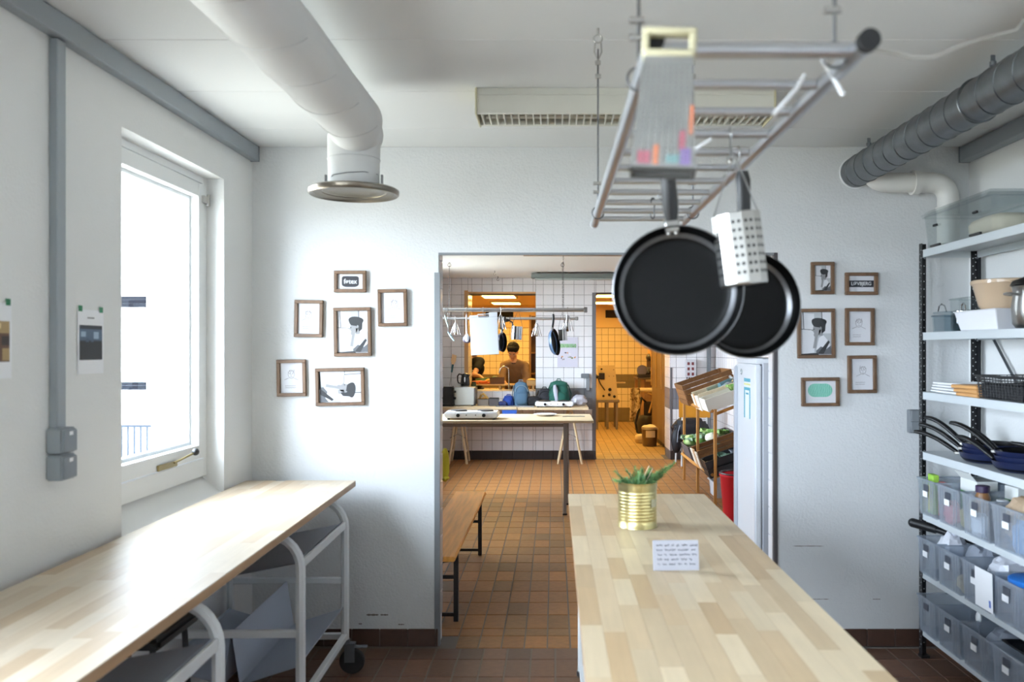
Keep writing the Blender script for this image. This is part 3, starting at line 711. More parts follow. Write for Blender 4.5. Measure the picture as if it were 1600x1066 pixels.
# hung by the handle: bowl axis turned to face the viewer (-y), handle up
P1 = frying_pan('frying_pan', 'large black frying pan hanging in front beneath the box grater', (.271, 1.865, 1.726), .139, .046, .165, nonstick, rim_steel, (R(90), R(-5), R(-6)), group='black frying pans on the pot rack')
P2 = frying_pan('frying_pan', 'black frying pan hanging behind the perforated steel holder', (.452, 2.02, 1.703), .124, .044, .17, nonstick, rim_steel, (R(90), R(-4), R(5)), group='black frying pans on the pot rack')
s_hook(.262, RUNG[3], 'steel hook holding the front black frying pan', .045)
s_hook(.431, RUNG[4], 'steel hook holding the rear black frying pan', .045)
for i, (x, y, l_) in enumerate(((.285, RUNG[5], 'small bent hook on the rung behind the perforated holder'), (.30, RUNG[6], 'small thin hook above the front pan handle'), (.31, RUNG[8], 'small dark hook on the rung nearest the wall lamp'))):
    s_hook(x, y, l_, .04, wire_m, .5+i)

# box grater, open side away, with oblong grip slipped over the rail end
gr = thing('box_grater', 'steel box grater with cream plastic grip hanging on the rack rail', 'grater', (.158, 1.236, 1.8566), (0, R(3), R(-6))); gr.scale = (.92, .92, .92)
gsteel = mat('grater_steel', (150,150,148), .42, .9, noise=(40,.1))
def frus(b, a0, b0, a1, b1, z0, z1, t=.0015):
    q = lambda a, c, z: [(-a,-c,z), (a,-c,z), (a,c,z), (-a,c,z)]
    b.add(q(a0,b0,z0)+q(a1,b1,z1)+q(a0-t,b0-t,z0)+q(a1-t,b1-t,z1),
          [(i, (i+1) % 4, 4+(i+1) % 4, 4+i) for i in range(4)]+[(8+i, 12+i, 12+(i+1) % 4, 8+(i+1) % 4) for i in range(4)]+[(i, 8+i, 8+(i+1) % 4, (i+1) % 4) for i in range(4)]+[(4+i, 4+(i+1) % 4, 12+(i+1) % 4, 12+i) for i in range(4)])
part(gr, 'body', gsteel, lambda b: frus(b, .050, .034, .038, .025, 0, .178), smooth=0)
part(gr, 'base_rim', mat('grater_rim_dark', (84,82,80), .4, .8), lambda b: frus(b, .0515, .0355, .051, .035, -.002, .003, .003), smooth=0)
def teeth(b):
    for r in range(20):
        for c in range(9):
            z = .016+r*.0078; hw = .050-.012*z/.178; x = (c-4)/4.6*hw; y = -(.034-.009*z/.178)
            b.add([(x-.0028, y, z-.002), (x+.0028, y, z-.002), (x, y-.0032, z), (x, y, z+.0025)], [(0,1,2), (1,3,2), (3,0,2)])
    for r in range(16):
        for c in range(4):
            z = .02+r*.0098; y = (c-1.5)/2.2*(.032-.008*z/.178); x = -(.050-.012*z/.178)
            b.add([(x, y-.003, z-.002), (x, y+.003, z-.002), (x-.003, y, z), (x, y, z+.003)], [(0,1,2), (1,3,2), (3,0,2)])
part(gr, 'grating_teeth', mat('tooth_steel', (176,176,174), .3, .9), teeth, smooth=0, kind='stuff')
def stk(b):
    rnd = random.Random(4)
    for i, (x, z, w_, h_) in enumerate(((-.03, .018, .02, .02), (-.012, .022, .008, .03), (.014, .016, .02, .012), (.034, .02, .016, .026), (.028, .045, .01, .03), (.040, .07, .006, .06))):
        b.mi = i % 4; yy = -(.034-.009*z/.178)-.0006
        b.add([(x-w_/2, yy-.0002, z-h_/2), (x+w_/2, yy-.0002, z-h_/2), (x+w_/2, yy, z+h_/2), (x-w_/2, yy, z+h_/2)], [(0,1,2,3)])
part(gr, 'sticker', [mat('st_red', (150,86,96), .6), mat('st_orange', (186,110,76), .6), mat('st_teal', (110,140,140), .6), mat('st_violet', (116,98,140), .6)], stk, smooth=0)
def grip(b):
    b.box(-.040, .040, -.027, .027, .176, .19, .004)
    for sx in (-1, 1): b.box(sx*.037-.006, sx*.037+.006, -.012, .012, .186, .222, .003)
    b.box(-.043, .043, -.012, .012, .218, .23, .004)
part(gr, 'grip', cream, grip)

# perforated cutlery holder on two bead chains
ph = thing('cutlery_holder', 'perforated steel cylinder hanging on chains before the rear pan', 'cutlery holder', (.412, 1.83, 1.738), (0, R(-7), 0))
hole = mat('dark_hole', (30,30,32), .8)
def shell(b):
    n = 12; r = .052
    b.lathe([(r-.002, .004), (r-.002, .152), (r, .154), (r+.001, .152), (r, .004), (r-.002, 0), (0, 0)], n)
part(ph, 'cylinder', steel, shell, smooth=20)
def holes(b):
    n = 12; r = .0505
    for k in range(n):
        a = 2*math.pi*(k+.5)/n
        for q in range(7):
            for s_ in (-.006, .006):
                z = .025+q*.018
                c = Vector((r*math.cos(a)-s_*math.sin(a), r*math.sin(a)+s_*math.cos(a), z)); d = Vector((math.cos(a), math.sin(a), 0))
                b.cyl(c-d*.001, c+d*.0007, .0038, n=8)
part(ph, 'perforations', hole, holes, smooth=0, kind='stuff')
for sx in (-1, 1):
    a = Vector((sx*.05, 0, .15)); top = Vector((.012, -.0, .286))
    def ch(b, a=a):
        for i in range(34):
            p = a.lerp(top, i/33); b.ball(p, .0022, n=6)
        b.cyl(a, top, .0009, n=5)
    part(ph, 'chain', chrome, ch, smooth=0)
h = s_hook(.376, RUNG[3], 'steel hook holding the chains of the perforated holder', .05); 

# ---------------------------------------------------------------- ceiling lamp, ducts, pipe
lx0, lx1 = PX(744, 3.51), PX(1211, 3.51)
lp = thing('ceiling_lamp', 'old cream fluorescent ceiling lamp with slatted grille, switched off', 'lamp', ((lx0+lx1)/2, 3.6, ZC))
part(lp, 'housing', lamp_white, lambda b: (b.box(lx0, lx1, 3.51, 3.525, 2.577, ZC, .002), b.box(lx0, lx1, 3.695, 3.71, 2.577, ZC, .002), b.box(lx0, lx1, 3.525, 3.695, ZC-.02, ZC), b.box(lx0+.006, lx1-.006, 3.505, 3.512, 2.655, 2.66)), world=True)
for (x, nm) in ((lx0-.004, 'end_cap'), (lx1-.004, 'end_cap')):
    part(lp, nm, cream, lambda b: b.box(x, x+.008, 3.50, 3.715, 2.572, ZC, .003), world=True)
part(lp, 'reflector', mat('lamp_reflector_dark', (92,74,62), .7), lambda b: b.box(lx0+.01, lx0+.39, 3.53, 3.69, 2.622, 2.626), world=True)
part(lp, 'reflector', mat('lamp_reflector_pale', (224,216,206), .6), lambda b: b.box(lx0+.395, lx1-.01, 3.53, 3.69, 2.618, 2.622), world=True)
for yy in (3.575, 3.645): part(lp, 'tube', mat('unlit_tube', (226,224,216), .3), lambda b: b.cyl((lx0+.03, yy, 2.605), (lx1-.03, yy, 2.605), .012, n=10), world=True)
sl = None
for i in range(40):
    x = lx0+.02+i*(lx1-lx0-.04)/39
    o = part(lp, 'louvre', lamp_white, lambda b: b.add([(-.0025,-.085,0), (.0025,-.085,0), (.0025,.085,0), (-.0025,.085,0), (-.001,-.085,.028), (.001,-.085,.028), (.001,.085,.028), (-.001,.085,.028)], [(0,3,2,1), (4,5,6,7), (0,1,5,4), (1,2,6,5), (2,3,7,6), (3,0,4,7)]), smooth=0) if sl is None else link('louvre', sl, lp)
    sl = o.data; o.location = (x-(lx0+lx1)/2, .012, 2.578-ZC)

# cloth-lagged extract duct with a round hood ring
dx, dz, dr = -.765, 2.475, .104
du = thing('ventilation_duct', 'white cloth wrapped ventilation duct bending down to a round steel ring', 'duct', (dx, 2.5, dz))
nx, nY = -.806, 3.40
Re = .12
path = [(dx, YF+.05+i*.2, dz) for i in range(int((nY-Re-YF-.05)/.2)+1)]
path += [(dx+(nx-dx)*i/10, nY-.2+.26*i/10, dz) for i in range(11)]
path += [(nx, nY+.06+.045*math.sin(R(15*i)), dz) for i in range(1, 7)]
def wob(b):
    k = len(path); rr = [dr*(1+.012*math.sin(i*1.7)) for i in range(k-6)]+[dr*(.62+.38*math.cos(R(15*i))) for i in range(1, 7)]
    b.tube(path, rr, 32)
part(du, 'lagging', textile, wob, world=True, smooth=70)
part(du, 'neck', textile, lambda b: b.tube([(nx, nY, dz-.02), (nx, nY, dz-.09), (nx, nY, dz-.13), (nx, nY, 2.30), (nx, nY, 2.235)], [dr*1.0, dr*1.0, dr*.985, dr*.97, dr*.965], 32), world=True, smooth=70)
part(du, 'neck_band', mat('duct_seam', (206,206,204), .8), lambda b: b.tube(arc((nx, nY, dz-.115), dr*.995, 0, 360, 32, (1,0,0), (0,1,0))[:-1], .0025, 5, True), world=True)
def seams(b):
    for i in range(16):
        y = -1.5+i*.3; p = []
        for j in range(15): 
            a = R(200+j*10); p.append((dx+dr*1.012*math.cos(a), y+.02*math.sin(j*.5)+j*.012, dz+dr*1.012*math.sin(a)))
        if p[-1][1] < nY-.12: b.tube(p, .0018, 5)
part(du, 'seam', mat('duct_seam', (206,206,204), .8), seams, world=True, kind='stuff')
ring = part(du, 'hood_ring', ring_steel, lambda b: b.lathe([(.10, .012), (.172, .008), (.180, .002), (.180, -.012), (.174, -.018), (.168, -.014), (.155, -.006), (.12, -.004), (.10, .004)], 48, (nx, nY, 2.235)), world=True, smooth=50)
part(ring, 'inner_cone', mat('brass_cone', (112,102,82), .35, 1), lambda b: b.lathe([(.166, -.008), (.15, -.003), (.128, -.004), (.125, -.001), (.10, -.002), (.097, .0), (.0, .0)], 40, (nx, nY, 2.232)), world=True)
for a in (-.113, .113): part(ring, 'bracket', wire_m, lambda b: (b.box(nx+a-.004, nx+a+.004, nY-.006, nY+.006, 2.235, 2.30, .001), b.box(nx+a-.012, nx+a+.012, nY-.01, nY+.01, 2.24, 2.252, .002)), world=True)
part(du, 'strap', wire_m, lambda b: (b.tube([(nx-.1, nY-.02, 2.27), (nx-.06, nY-.09, 2.282), (nx, nY-.106, 2.288), (nx+.06, nY-.09, 2.294), (nx+.1, nY-.02, 2.297)], .0015, 5)), world=True)

# spiral steel duct
sx_, sz_, sr = 1.62, 2.548, .081
sd = thing('spiral_duct', 'grey spiral steel ventilation duct running along the ceiling to the wall', 'duct', (sx_, 2.5, sz_))
part(sd, 'pipe', galv, lambda b: b.cyl((sx_, YF+.02, sz_), (sx_, YB, sz_), sr, n=40), world=True, smooth=60)
def spiral(b):
    p = []; y = YF+.1; k = 0
    while y < YB-.02: 
        a = 2*math.pi*k/24; p.append((sx_+(sr+.0005)*math.cos(a), y, sz_+(sr+.0005)*math.sin(a))); y += .125/24; k += 1
    b.tube(p, .0026, 5)
part(sd, 'spiral_seam', mat('seam_steel', (92,96,100), .45, 1.0), spiral, world=True, smooth=70)
part(sd, 'coupling', galv, lambda b: (b.tube(arc((sx_, 3.22, sz_), sr+.002, 0, 360, 40, (1,0,0), (0,0,1))[:-1], .005, 6, True)), world=True)
part(sd, 'wall_collar', white_pl, lambda b: b.tube(arc((sx_, YB-.004, sz_), sr+.003, 0, 360, 40, (1,0,0), (0,0,1))[:-1], .005, 6, True), world=True)
for y in (3.12, 4.35):
    part(sd, 'hanger_strap', galv, lambda b: (b.box(sx_-.008, sx_+.008, y-.002, y+.002, sz_+sr-.002, ZC), b.cyl((sx_, y, ZC-.04), (sx_, y, ZC-.025), .012)), world=True)

# white drain pipe with two bends by the corner
pp = thing('drain_pipe', 'white plastic drain pipe with elbow under the spiral duct', 'pipe', (1.9, 4.4, 2.4))
yq = 4.43; pr = .054
pa = [(1.68, yq+.02, 2.55), (1.68, yq+.02, 2.52)]+[(1.76-.08*math.cos(R(15*i)), yq+.02, 2.52-.045*math.sin(R(15*i))) for i in range(1, 7)]+[(1.90, yq+.02, 2.475)]
part(pp, 'bend', pvc, lambda b: b.tube(pa, pr*.96, 22), world=True, smooth=60)
part(pp, 'collar', pvc, lambda b: (b.cyl((1.885, yq+.02, 2.475), (1.92, yq+.02, 2.475), pr+.008, n=24), b.tube(arc((1.885, yq+.02, 2.475), pr+.008, 0, 360, 24, (0,1,0), (0,0,1))[:-1], .004, 6, True)), world=True)
pb = [(1.915, yq+.02, 2.475)]+[(1.99+.085*math.sin(R(15*i)), yq+.02, 2.39+.085*math.cos(R(15*i))) for i in range(0, 7)]+[(2.075, yq+.02, 2.34)]
part(pp, 'elbow', pvc, lambda b: b.tube(pb, pr, 22), world=True, smooth=60)
part(pp, 'socket', pvc, lambda b: (b.cyl((2.075, yq+.02, 2.15), (2.075, yq+.02, 2.335), pr+.002, n=24), b.cyl((2.075, yq+.02, 2.32), (2.075, yq+.02, 2.345), pr+.009, n=24)), world=True)
# ---------------------------------------------------------------- framed pictures on the doorway wall
ph_bg = mat('photo_light_grey', (176,178,182), .6); ph_mid = mat('photo_mid_grey', (92,94,98), .6); ph_dark = mat('photo_dark_grey', (40,41,44), .6)
ph_skin = mat('photo_skin_grey', (138,138,140), .6); ph_white = mat('photo_white', (214,214,218), .6); ph_line = mat('pencil_line', (128,120,122), .7)
ink = mat('ink_black', (34,34,42), .6); mint = mat('mint_print', (112,178,158), .6)
PH = [ph_bg, ph_white, ph_mid, ph_skin, ph_dark]
def blob(cx, cy, rx, ry, n=16, ph=0, k=0): return [(cx+rx*math.cos(2*math.pi*i/n)*(1+k*math.sin(3*2*math.pi*i/n+ph)), cy+ry*math.sin(2*math.pi*i/n)*(1+k*math.cos(2*2*math.pi*i/n+ph))) for i in range(n)]
def portrait(b, w_, h_):
    """grey-scale picture: a seated figure in profile resting the chin on a hand before a window"""
    def poly(pts, m, lay):
        b.mi = m; y = -.0006-.00012*lay
        b.add([((p[0]-.5)*w_, y, (p[1]-.5)*h_) for p in pts], [tuple(range(len(pts)))])
    poly([(0,0), (1,0), (1,1), (0,1)], 0, 0)
    poly([(.0,.02), (.45,.06), (.45,.96), (.06,.98)], 1, 1)
    poly([(.68,.5), (1,.5), (1,.98), (.72,.98)], 1, 1)
    for x in (.10, .70): poly([(x,.6), (x+.03,.6), (x+.01,1), (x-.02,1)], 2, 2)
    poly([(0,.6), (.5,.57), (.5,.585), (0,.615)], 2, 2)
    poly([(.50,.08), (.60,.40), (.74,.46), (.93,.30), (.98,.1), (.9,.02), (.55,.02)], 1, 3)      # shirt
    poly([(.40,.16), (.47,.40), (.52,.48), (.57,.46), (.54,.36), (.50,.16)], 3, 4)               # forearm
    poly([(.50,.10), (.66,.20), (.84,.14), (.98,.22), (1,.02), (.52,.02)], 2, 4)                 # folded sleeve
    poly([(.56,.04), (.74,.02), (.95,.3), (.90,.34)], 4, 5)
    poly([(.0,.0), (.6,.0), (.55,.05), (0,.03)], 4, 5)
    poly(blob(.54, .60, .13, .14), 3, 5)                                                        # face
    poly([(.42,.60), (.36,.57), (.42,.55)], 3, 5); poly(blob(.50, .47, .07, .05), 3, 6)
    poly([(.60,.45), (.72,.45), (.74,.60), (.60,.58)], 3, 5)
    poly(blob(.60, .75, .24, .12, 18, .6, .10), 4, 6)                                           # hair
    poly([(.58,.66), (.82,.72), (.80,.56), (.70,.50), (.66,.60)], 4, 7)
    poly(blob(.44, .60, .025, .012, 8), 4, 7); poly(blob(.66, .62, .03, .04, 10), 3, 8)
def sketch(b, w_, h_, seed):
    b.mi = 0; b.add([(-w_/2,-.0006,-h_/2), (w_/2,-.0006,-h_/2), (w_/2,-.0006,h_/2), (-w_/2,-.0006,h_/2)], [(0,1,2,3)])
    b.mi = 1; rnd = random.Random(seed); lw = .0009
    def line(p, closed=False):
        P = [Vector((q[0]*w_, -.0009, q[1]*h_)) for q in p]; b.tube(P, lw, 4, closed)
    head = blob(rnd.uniform(-.05, .08), .12, .14, .13, 14, seed, .06); line(head, True)
    cx = sum(p[0] for p in head)/14
    hair = [(cx-.15+.03*i, .20+.06*math.sin(i*1.9+seed)+.02*(i % 2)) for i in range(11)]; line(hair)
    for s_ in (-1, 1): line(blob(cx+.06*s_, .14, .02, .012, 8), True)
    line([(cx, .13), (cx-.015, .08), (cx+.01, .08)]); line([(cx-.05, .04), (cx, .03), (cx+.05, .045)])
    line([(cx-.1, .0), (cx-.3, -.06)]); line([(cx+.1, .0), (cx+.3, -.07)])
    for k in range(2): line([(-.3+.04*i, -.26-.06*k+.006*math.sin(i*2+seed)) for i in range(10+seed % 4)])
def frame(px0, px1, py0, py1, tilt, kind, label, group, fw=.018):
    cx, cz = PX((px0+px1)/2, YB-.015), PZ((py0+py1)/2, YB-.015); s_ = F/(YB-.015)
    w_, h_ = (px1-px0)/s_, (py1-py0)/s_
    t = thing('picture_frame', label, 'picture', (cx, YB, cz), (0, R(tilt), 0), group)
    a, c = w_/2, h_/2
    for (nm, q) in (('frame_bar', (-a, a, c-fw, c)), ('frame_bar', (-a, a, -c, -c+fw))):
        part(t, nm, frame_wood, lambda b: b.box(q[0], q[1], -.024, 0, q[2], q[3], .002))
    for q in ((-a, -a+fw), (a-fw, a)):
        part(t, 'frame_bar', frame_wood, lambda b: b.box(q[0], q[1], -.0235, 0, -c+fw, c-fw, .002))
    iw, ih = w_-2*fw+.002, h_-2*fw+.002
    off = (0, -.008, 0)
    if kind == 'photo': part(t, 'picture_print', PH, lambda b: portrait(b, iw, ih), smooth=0, loc=off)
    elif kind == 'photo_turned':
        def f(b): b.M = Matrix.Rotation(R(90), 4, 'Y'); portrait(b, ih, iw)
        part(t, 'picture_print', PH, f, smooth=0, loc=off)
    elif isinstance(kind, int): part(t, 'picture_print', [ph_white, ph_line], lambda b: sketch(b, iw, ih, kind), smooth=0, loc=off)
    else:
        p = part(t, 'picture_print', ph_white, lambda b: b.add([(-iw/2,-.0006,-ih/2), (iw/2,-.0006,-ih/2), (iw/2,-.0006,ih/2), (-iw/2,-.0006,ih/2)], [(0,1,2,3)]), smooth=0, loc=off)
        if kind == 'badge':
            def bd(b): b.M = Matrix.Rotation(R(90), 4, 'X'); b.prism([(math.copysign(min(abs(x), .046), x), math.copysign(min(abs(y), .029), y)) for x, y in blob(0, .002, .056, .036, 28)], .0008, .0014)
            part(p, 'badge', ink, bd, smooth=0)
            me = text_mesh('føtex', .036, True, .0003, .92); me.materials.append(ph_white)
            link('lettering', me, p, (0, -.0022, .0), (R(90), 0, 0))
        if kind == 'plate':
            part(p, 'plate', ink, lambda b: b.box(-.067, .067, -.0014, -.0008, -.018, .018), smooth=0)
            me = text_mesh('LØVBJERG', .026, True, .0003, .92); me.materials.append(ph_white)
            link('lettering', me, p, (0, -.0022, 0), (R(90), 0, 0))
        if kind == 'mint':
            def mn(b):
                b.M = Matrix.Rotation(R(90), 4, 'X'); rr = .036; n = 10
                p0 = [(-.030+rr*math.cos(R(90+180*i/n)), rr*math.sin(R(90+180*i/n))) for i in range(n+1)]+[(.030+rr*math.cos(R(-90+180*i/n)), rr*math.sin(R(-90+180*i/n))) for i in range(n+1)]
                b.prism(p0, .0008, .0014)
            part(p, 'oval_print', mint, mn, smooth=0, loc=(0, 0, .008))
            def ln(b):
                for i in range(11):
                    x = -.055+i*.011; hh = .034*math.sqrt(max(0, 1-(abs(x)/.068)**4))
                    b.tube([(x+.002*math.sin(k*2.1+i), -.0018, -hh+2*hh*k/6+.008) for k in range(7)], .0008, 4)
                for i in range(7): b.box(-.05+i*.015, -.04+i*.015, -.0012, -.0008, -.044, -.0425)
            part(p, 'fine_lines', mat('mint_lines', (168,216,200), .6), ln, smooth=0)
    return t
GL, GR = 'framed pictures on the wall beside the window', 'framed pictures on the wall beside the shelving'
frame(522, 572, 423, 457, 0, 'badge', 'small wooden frame with a black badge on white, topmost beside the window', GL)
frame(460, 504.5, 469, 527, 1, 1, 'wooden frame with a faint sketch, between window wall and the bereted portrait', GL)
frame(590.5, 636, 452, 510, -1, 2, 'wooden frame with a faint sketch, nearest the doorway edge', GL)
frame(521.5, 580, 480.5, 557, -1, 'photo', 'upright wooden frame with a black and white profile portrait, beside the window', GL)
frame(432.5, 478, 562, 619.5, -1, 3, 'wooden frame with a faint sketch, lowest and nearest the window', GL)
frame(493, 569.5, 575, 634, -1.2, 'photo_turned', 'wide wooden frame with the profile portrait turned on its side', GL)
frame(1267.5, 1303.5, 409.5, 460, -.3, 'photo', 'smallest wooden frame with the profile portrait, topmost beside the rear pan', GR)
frame(1321, 1371.5, 426, 461, 0, 'plate', 'small wooden frame with white capitals on a dark plate', GR)
frame(1246, 1304.5, 482.5, 560, -.6, 'photo', 'larger wooden frame with the profile portrait, partly behind the rear pan', GR)
frame(1321, 1366, 481.5, 540, 0, 4, 'wooden frame with a pencil portrait, under the capitals plate', GR)
frame(1325, 1369.5, 555.5, 614.5, -.6, 6, 'wooden frame with a pencil portrait, lowest beside the shelving', GR)
frame(1252.5, 1311.5, 590, 635, -.6, 'mint', 'wooden frame with a mint green oval print', GR)
t = thing('switch_box', 'small grey surface switch box on the wall beside the shelving post', 'switch', (PX(1431, 4.5), YB, PZ(659, 4.5)))
part(t, 'housing', mat('switch_grey', (112,116,120), .5), lambda b: b.box(-.03, .032, -.045, 0, -.062, .062, .004))
part(t, 'rocker', mat('switch_grey_light', (128,132,136), .45), lambda b: (b.box(-.024, .026, -.049, -.044, .002, .056, .002), b.box(-.024, .026, -.049, -.044, -.056, -.002, .002)))

# ---------------------------------------------------------------- things on the worktop with the can
can = thing('tin_can', 'ribbed golden tin can holding green pine sprigs on the worktop', 'planter', (.328, 3.33, .90))
rc, hc = .0775, .178
prof = [(0, .004), (rc-.004, .004), (rc-.002, 0), (rc+.001, .001), (rc+.001, .005), (rc-.001, .007)]
for i in range(10):
    z = .03+i*.0125; prof += [(rc-.001, z-.005), (rc-.0028, z), (rc-.001, z+.005)]
prof += [(rc-.001, hc-.012), (rc+.0005, hc-.003), (rc+.0015, hc-.001), (rc, hc), (rc-.0025, hc-.003), (rc-.004, hc-.03), (rc-.004, .05), (0, .05)]
gold = mat('gold_lacquered_tin', (216,200,142), .3, 1.0)
part(can, 'can', gold, lambda b: b.lathe(prof, 48), smooth=60)
part(can, 'label_patch', mat('can_sticker', (196,190,160), .6), lambda b: [b.add([((rc+.0012)*math.cos(R(-52+8*i+k*8)), (rc+.0012)*math.sin(R(-52+8*i+k*8)), z) for k in (0, 1) for z in (.085, .115)], [(0,2,3,1)]) for i in range(3)], smooth=40)
part(can, 'soil', mat('dark_soil', (52,40,30), .95), lambda b: b.lathe([(0, hc-.024), (rc-.005, hc-.026), (rc-.005, .06), (0, .06)], 24))
pine = mat('pine_needle', (64,112,58), .55, c2=(126,164,104), noise=(40,.2)); 
def sprigs(b):
    rnd = random.Random(11)
    for k in range(40):
        a = rnd.uniform(0, 6.28); l_ = rnd.uniform(.045, .08); r0 = rnd.uniform(0, .05)
        up = rnd.uniform(.35, 1.1)
        p0 = Vector((r0*math.cos(a), r0*math.sin(a), hc-.02)); d = Vector((math.cos(a)*(1.1-up*.5), math.sin(a)*(1.1-up*.5), up)).normalized()
        if k < 4: d = Vector((.85, -.1+.1*k, .75)).normalized(); l_ = .10+.012*k; p0 = Vector((.02+.01*k, 0, hc-.02))
        if k == 4: d = Vector((-.8, 0, .8)).normalized(); l_ = .085; p0 = Vector((-.03, 0, hc-.02))
        n = int(l_/.0028)
        b.cyl(p0, p0+d*l_, .0014, .0007, 5)
        u, v = b.frame(d)
        for i in range(n):
            for q in range(5):
                t_ = rnd.uniform(0, 6.28); s_ = p0+d*(l_*i/n); o_ = (u*math.cos(t_)+v*math.sin(t_))
                e = s_+(o_*.8+d*.7).normalized()*rnd.uniform(.015, .024); w_ = d.cross(o_)*.0010
                b.add([s_-w_, s_+w_, e], [(0,1,2)])
part(can, 'pine_sprigs', pine, sprigs, smooth=0, kind='stuff')
part(can, 'twig', mat('dry_twig', (190,168,140), .7), lambda b: (b.tube([(.02, .0, hc-.02), (.03, -.005, hc+.03), (.045, -.01, hc+.062)], .0016, 5), b.tube([(.025, 0, hc-.02), (.045, 0, hc+.02), (.06, .0, hc+.05)], .0014, 5)), smooth=60)

cd = thing('note_card', 'white handwritten note card standing on the worktop before the can', 'card', (.385, 2.665, .90), (R(-9), 0, R(2)))
part(cd, 'card', mat('card_white', (168,168,176), .6), lambda b: b.box(-.073, .073, -.0015, .0015, .0, .094, .001), smooth=0)
part(cd, 'foot', mat('card_white', (168,168,176), .6), lambda b: b.box(-.073, .073, .0, .03, -.004, .001, .0005), smooth=0)
def script(b):
    rnd = random.Random(21)
    for r in range(5):
        x = -.062+rnd.uniform(0, .004); z = .078-r*.0146
        while x < .056+rnd.uniform(-.006, .006):
            n = rnd.choice((2, 3, 4, 5, 7)); p = []
            for i in range(n*3): p.append((x+i*.0017, -.0018, z+.0035*math.sin(i*2.3+rnd.random()*2)+rnd.uniform(-.001, .001)))
            b.tube(p, .0006, 4); x += n*.0051+.006
part(cd, 'handwriting', ink, script, smooth=0)

# ---------------------------------------------------------------- steel shelving with kitchen ware
SX0, SX1, SY0, SY1 = 1.90, 2.205, 2.45, 4.40
sh = thing('shelving_unit', 'tall steel shelving unit with black perforated posts along the wall', 'shelf', (2.05, 3.4, 0))
LEV = [2.11, 1.683, 1.377, 1.067, .755, .452, .155]
def post(b, x, y, sx, sy):
    b.box(min(x, x+sx*.036), max(x, x+sx*.036), min(y, y+sy*.002), max(y, y+sy*.002), 0, 2.145)
    b.box(min(x, x+sx*.002), max(x, x+sx*.002), min(y, y+sy*.036), max(y, y+sy*.036), 0, 2.145)
for (x, y, sx, sy) in ((SX0, SY1, 1, -1), (SX1, SY1, -1, -1), (SX0, SY0, 1, 1), (SX1, SY0, -1, 1)):
    p = part(sh, 'post', black_paint, lambda b: post(b, x, y, sx, sy), world=True, smooth=0)
    def dots(b):
        for i in range(52):
            z = .05+i*.04; 
            for (q, zz) in ((.011, z), (.025, z+.02)):
                if zz > 2.13: continue
                if sy < 0: b.box(x+sx*q-.0025, x+sx*q+.0025, y-.0031, y-.002, zz-.0025, zz+.0025)
                b.box(min(x-sx*.0006, x), max(x-sx*.0006, x), y+sy*q-.0025, y+sy*q+.0025, zz-.0025, zz+.0025)
    part(p, 'perforations', mat('hole_light', (206,208,210), .6), dots, world=True, smooth=0, kind='stuff')
    part(p, 'foot', black, lambda b: b.box(min(x-.003, x+sx*.04), max(x+.003, x+sx*.04), min(y-.003, y+sy*.04), max(y+.003, y+sy*.04), 0, .014), world=True, smooth=0)
for z in LEV:
    def shelf(b):
        x0, x1, y0, y1 = SX0+.003, SX1-.003, SY0+.004, SY1-.004
        b.box(x0, x1, y0, y1, z-.002, z)
        b.box(x0, x0+.002, y0+.002, y1-.034, z-.036, z-.002); b.box(x1-.002, x1, y0+.002, y1-.002, z-.036, z-.002)
        b.box(x0+.002, x0+.014, y0, y1, z-.038, z-.036); b.box(x1-.014, x1-.002, y0, y1, z-.038, z-.036)
        b.box(x0+.002, x1-.002, y0, y0+.002, z-.036, z-.002); b.box(x0+.036, x1-.036, y1-.002, y1, z-.036, z-.002)
    s_ = part(sh, 'shelf', shelf_grey, shelf, world=True, smooth=0)
    part(s_, 'corner_bolt', galv, lambda b: [b.cyl((x, SY1-.03, z-.045), (x, SY1-.03, z-.036), .006, n=8) for x in (SX0+.016, SX1-.016)], world=True)
part(sh, 'brace', galv, lambda b: (b.cyl((SX1+.004, 4.25, 1.65), (SX1+.004, 3.55, .95), .007), b.cyl((SX1+.006, 3.4, 1.65), (SX1+.006, 4.2, .95), .007)), world=True)

# top shelf: big clear box
def open_box(b, w_, l_, h_, t=.003, taper=.02, lip=.012):
    a, c = w_/2, l_/2; a0, c0 = a-taper, c-taper
    q = lambda a, c, z: [(-a,-c,z), (a,-c,z), (a,c,z), (-a,c,z)]
    v = q(a0,c0,0)+q(a,c,h_)+q(a-t,c-t,h_)+q(a0-t,c0-t,t)+q(a+lip,c+lip,h_)+q(a+lip,c+lip,h_-.008)
    ring = lambda i, j: [(i+k, i+(k+1) % 4, j+(k+1) % 4, j+k) for k in range(4)]
    b.add(v, [(3,2,1,0), (12,13,14,15)]+ring(0, 20)[:0]+ring(0, 4)+ring(4, 16)[:0]+ring(16, 8)+ring(8, 12)+ring(20, 16)+ring(4, 20))
bx = thing('storage_box', 'large clear lidded storage box with black latches on the top shelf', 'storage box', (2.05, 4.02, LEV[0]+.001), group='clear plastic boxes on the shelving')
part(bx, 'tub', clear_m, lambda b: open_box(b, .29, .66, .165, .003, .014, .008), smooth=30)
part(bx, 'lid', clear_m, lambda b: (b.box(-.158, .158, -.345, .345, .168, .176, .003), b.box(-.145, .145, -.33, .33, .176, .19, .004)), smooth=30)
for yy in (.20, -.20): part(bx, 'latch', black, lambda b: (b.box(-.152, -.142, yy-.02, yy+.02, .10, .112, .002), b.box(-.152, -.14, yy-.05, yy+.05, -.0, .012, .002)))
part(bx, 'contents', mat('folded_beige_cloth', (206,196,176), .8), lambda b: b.ball((.02, -.12, .055), .11, .17, .048, 16, .6, .1))

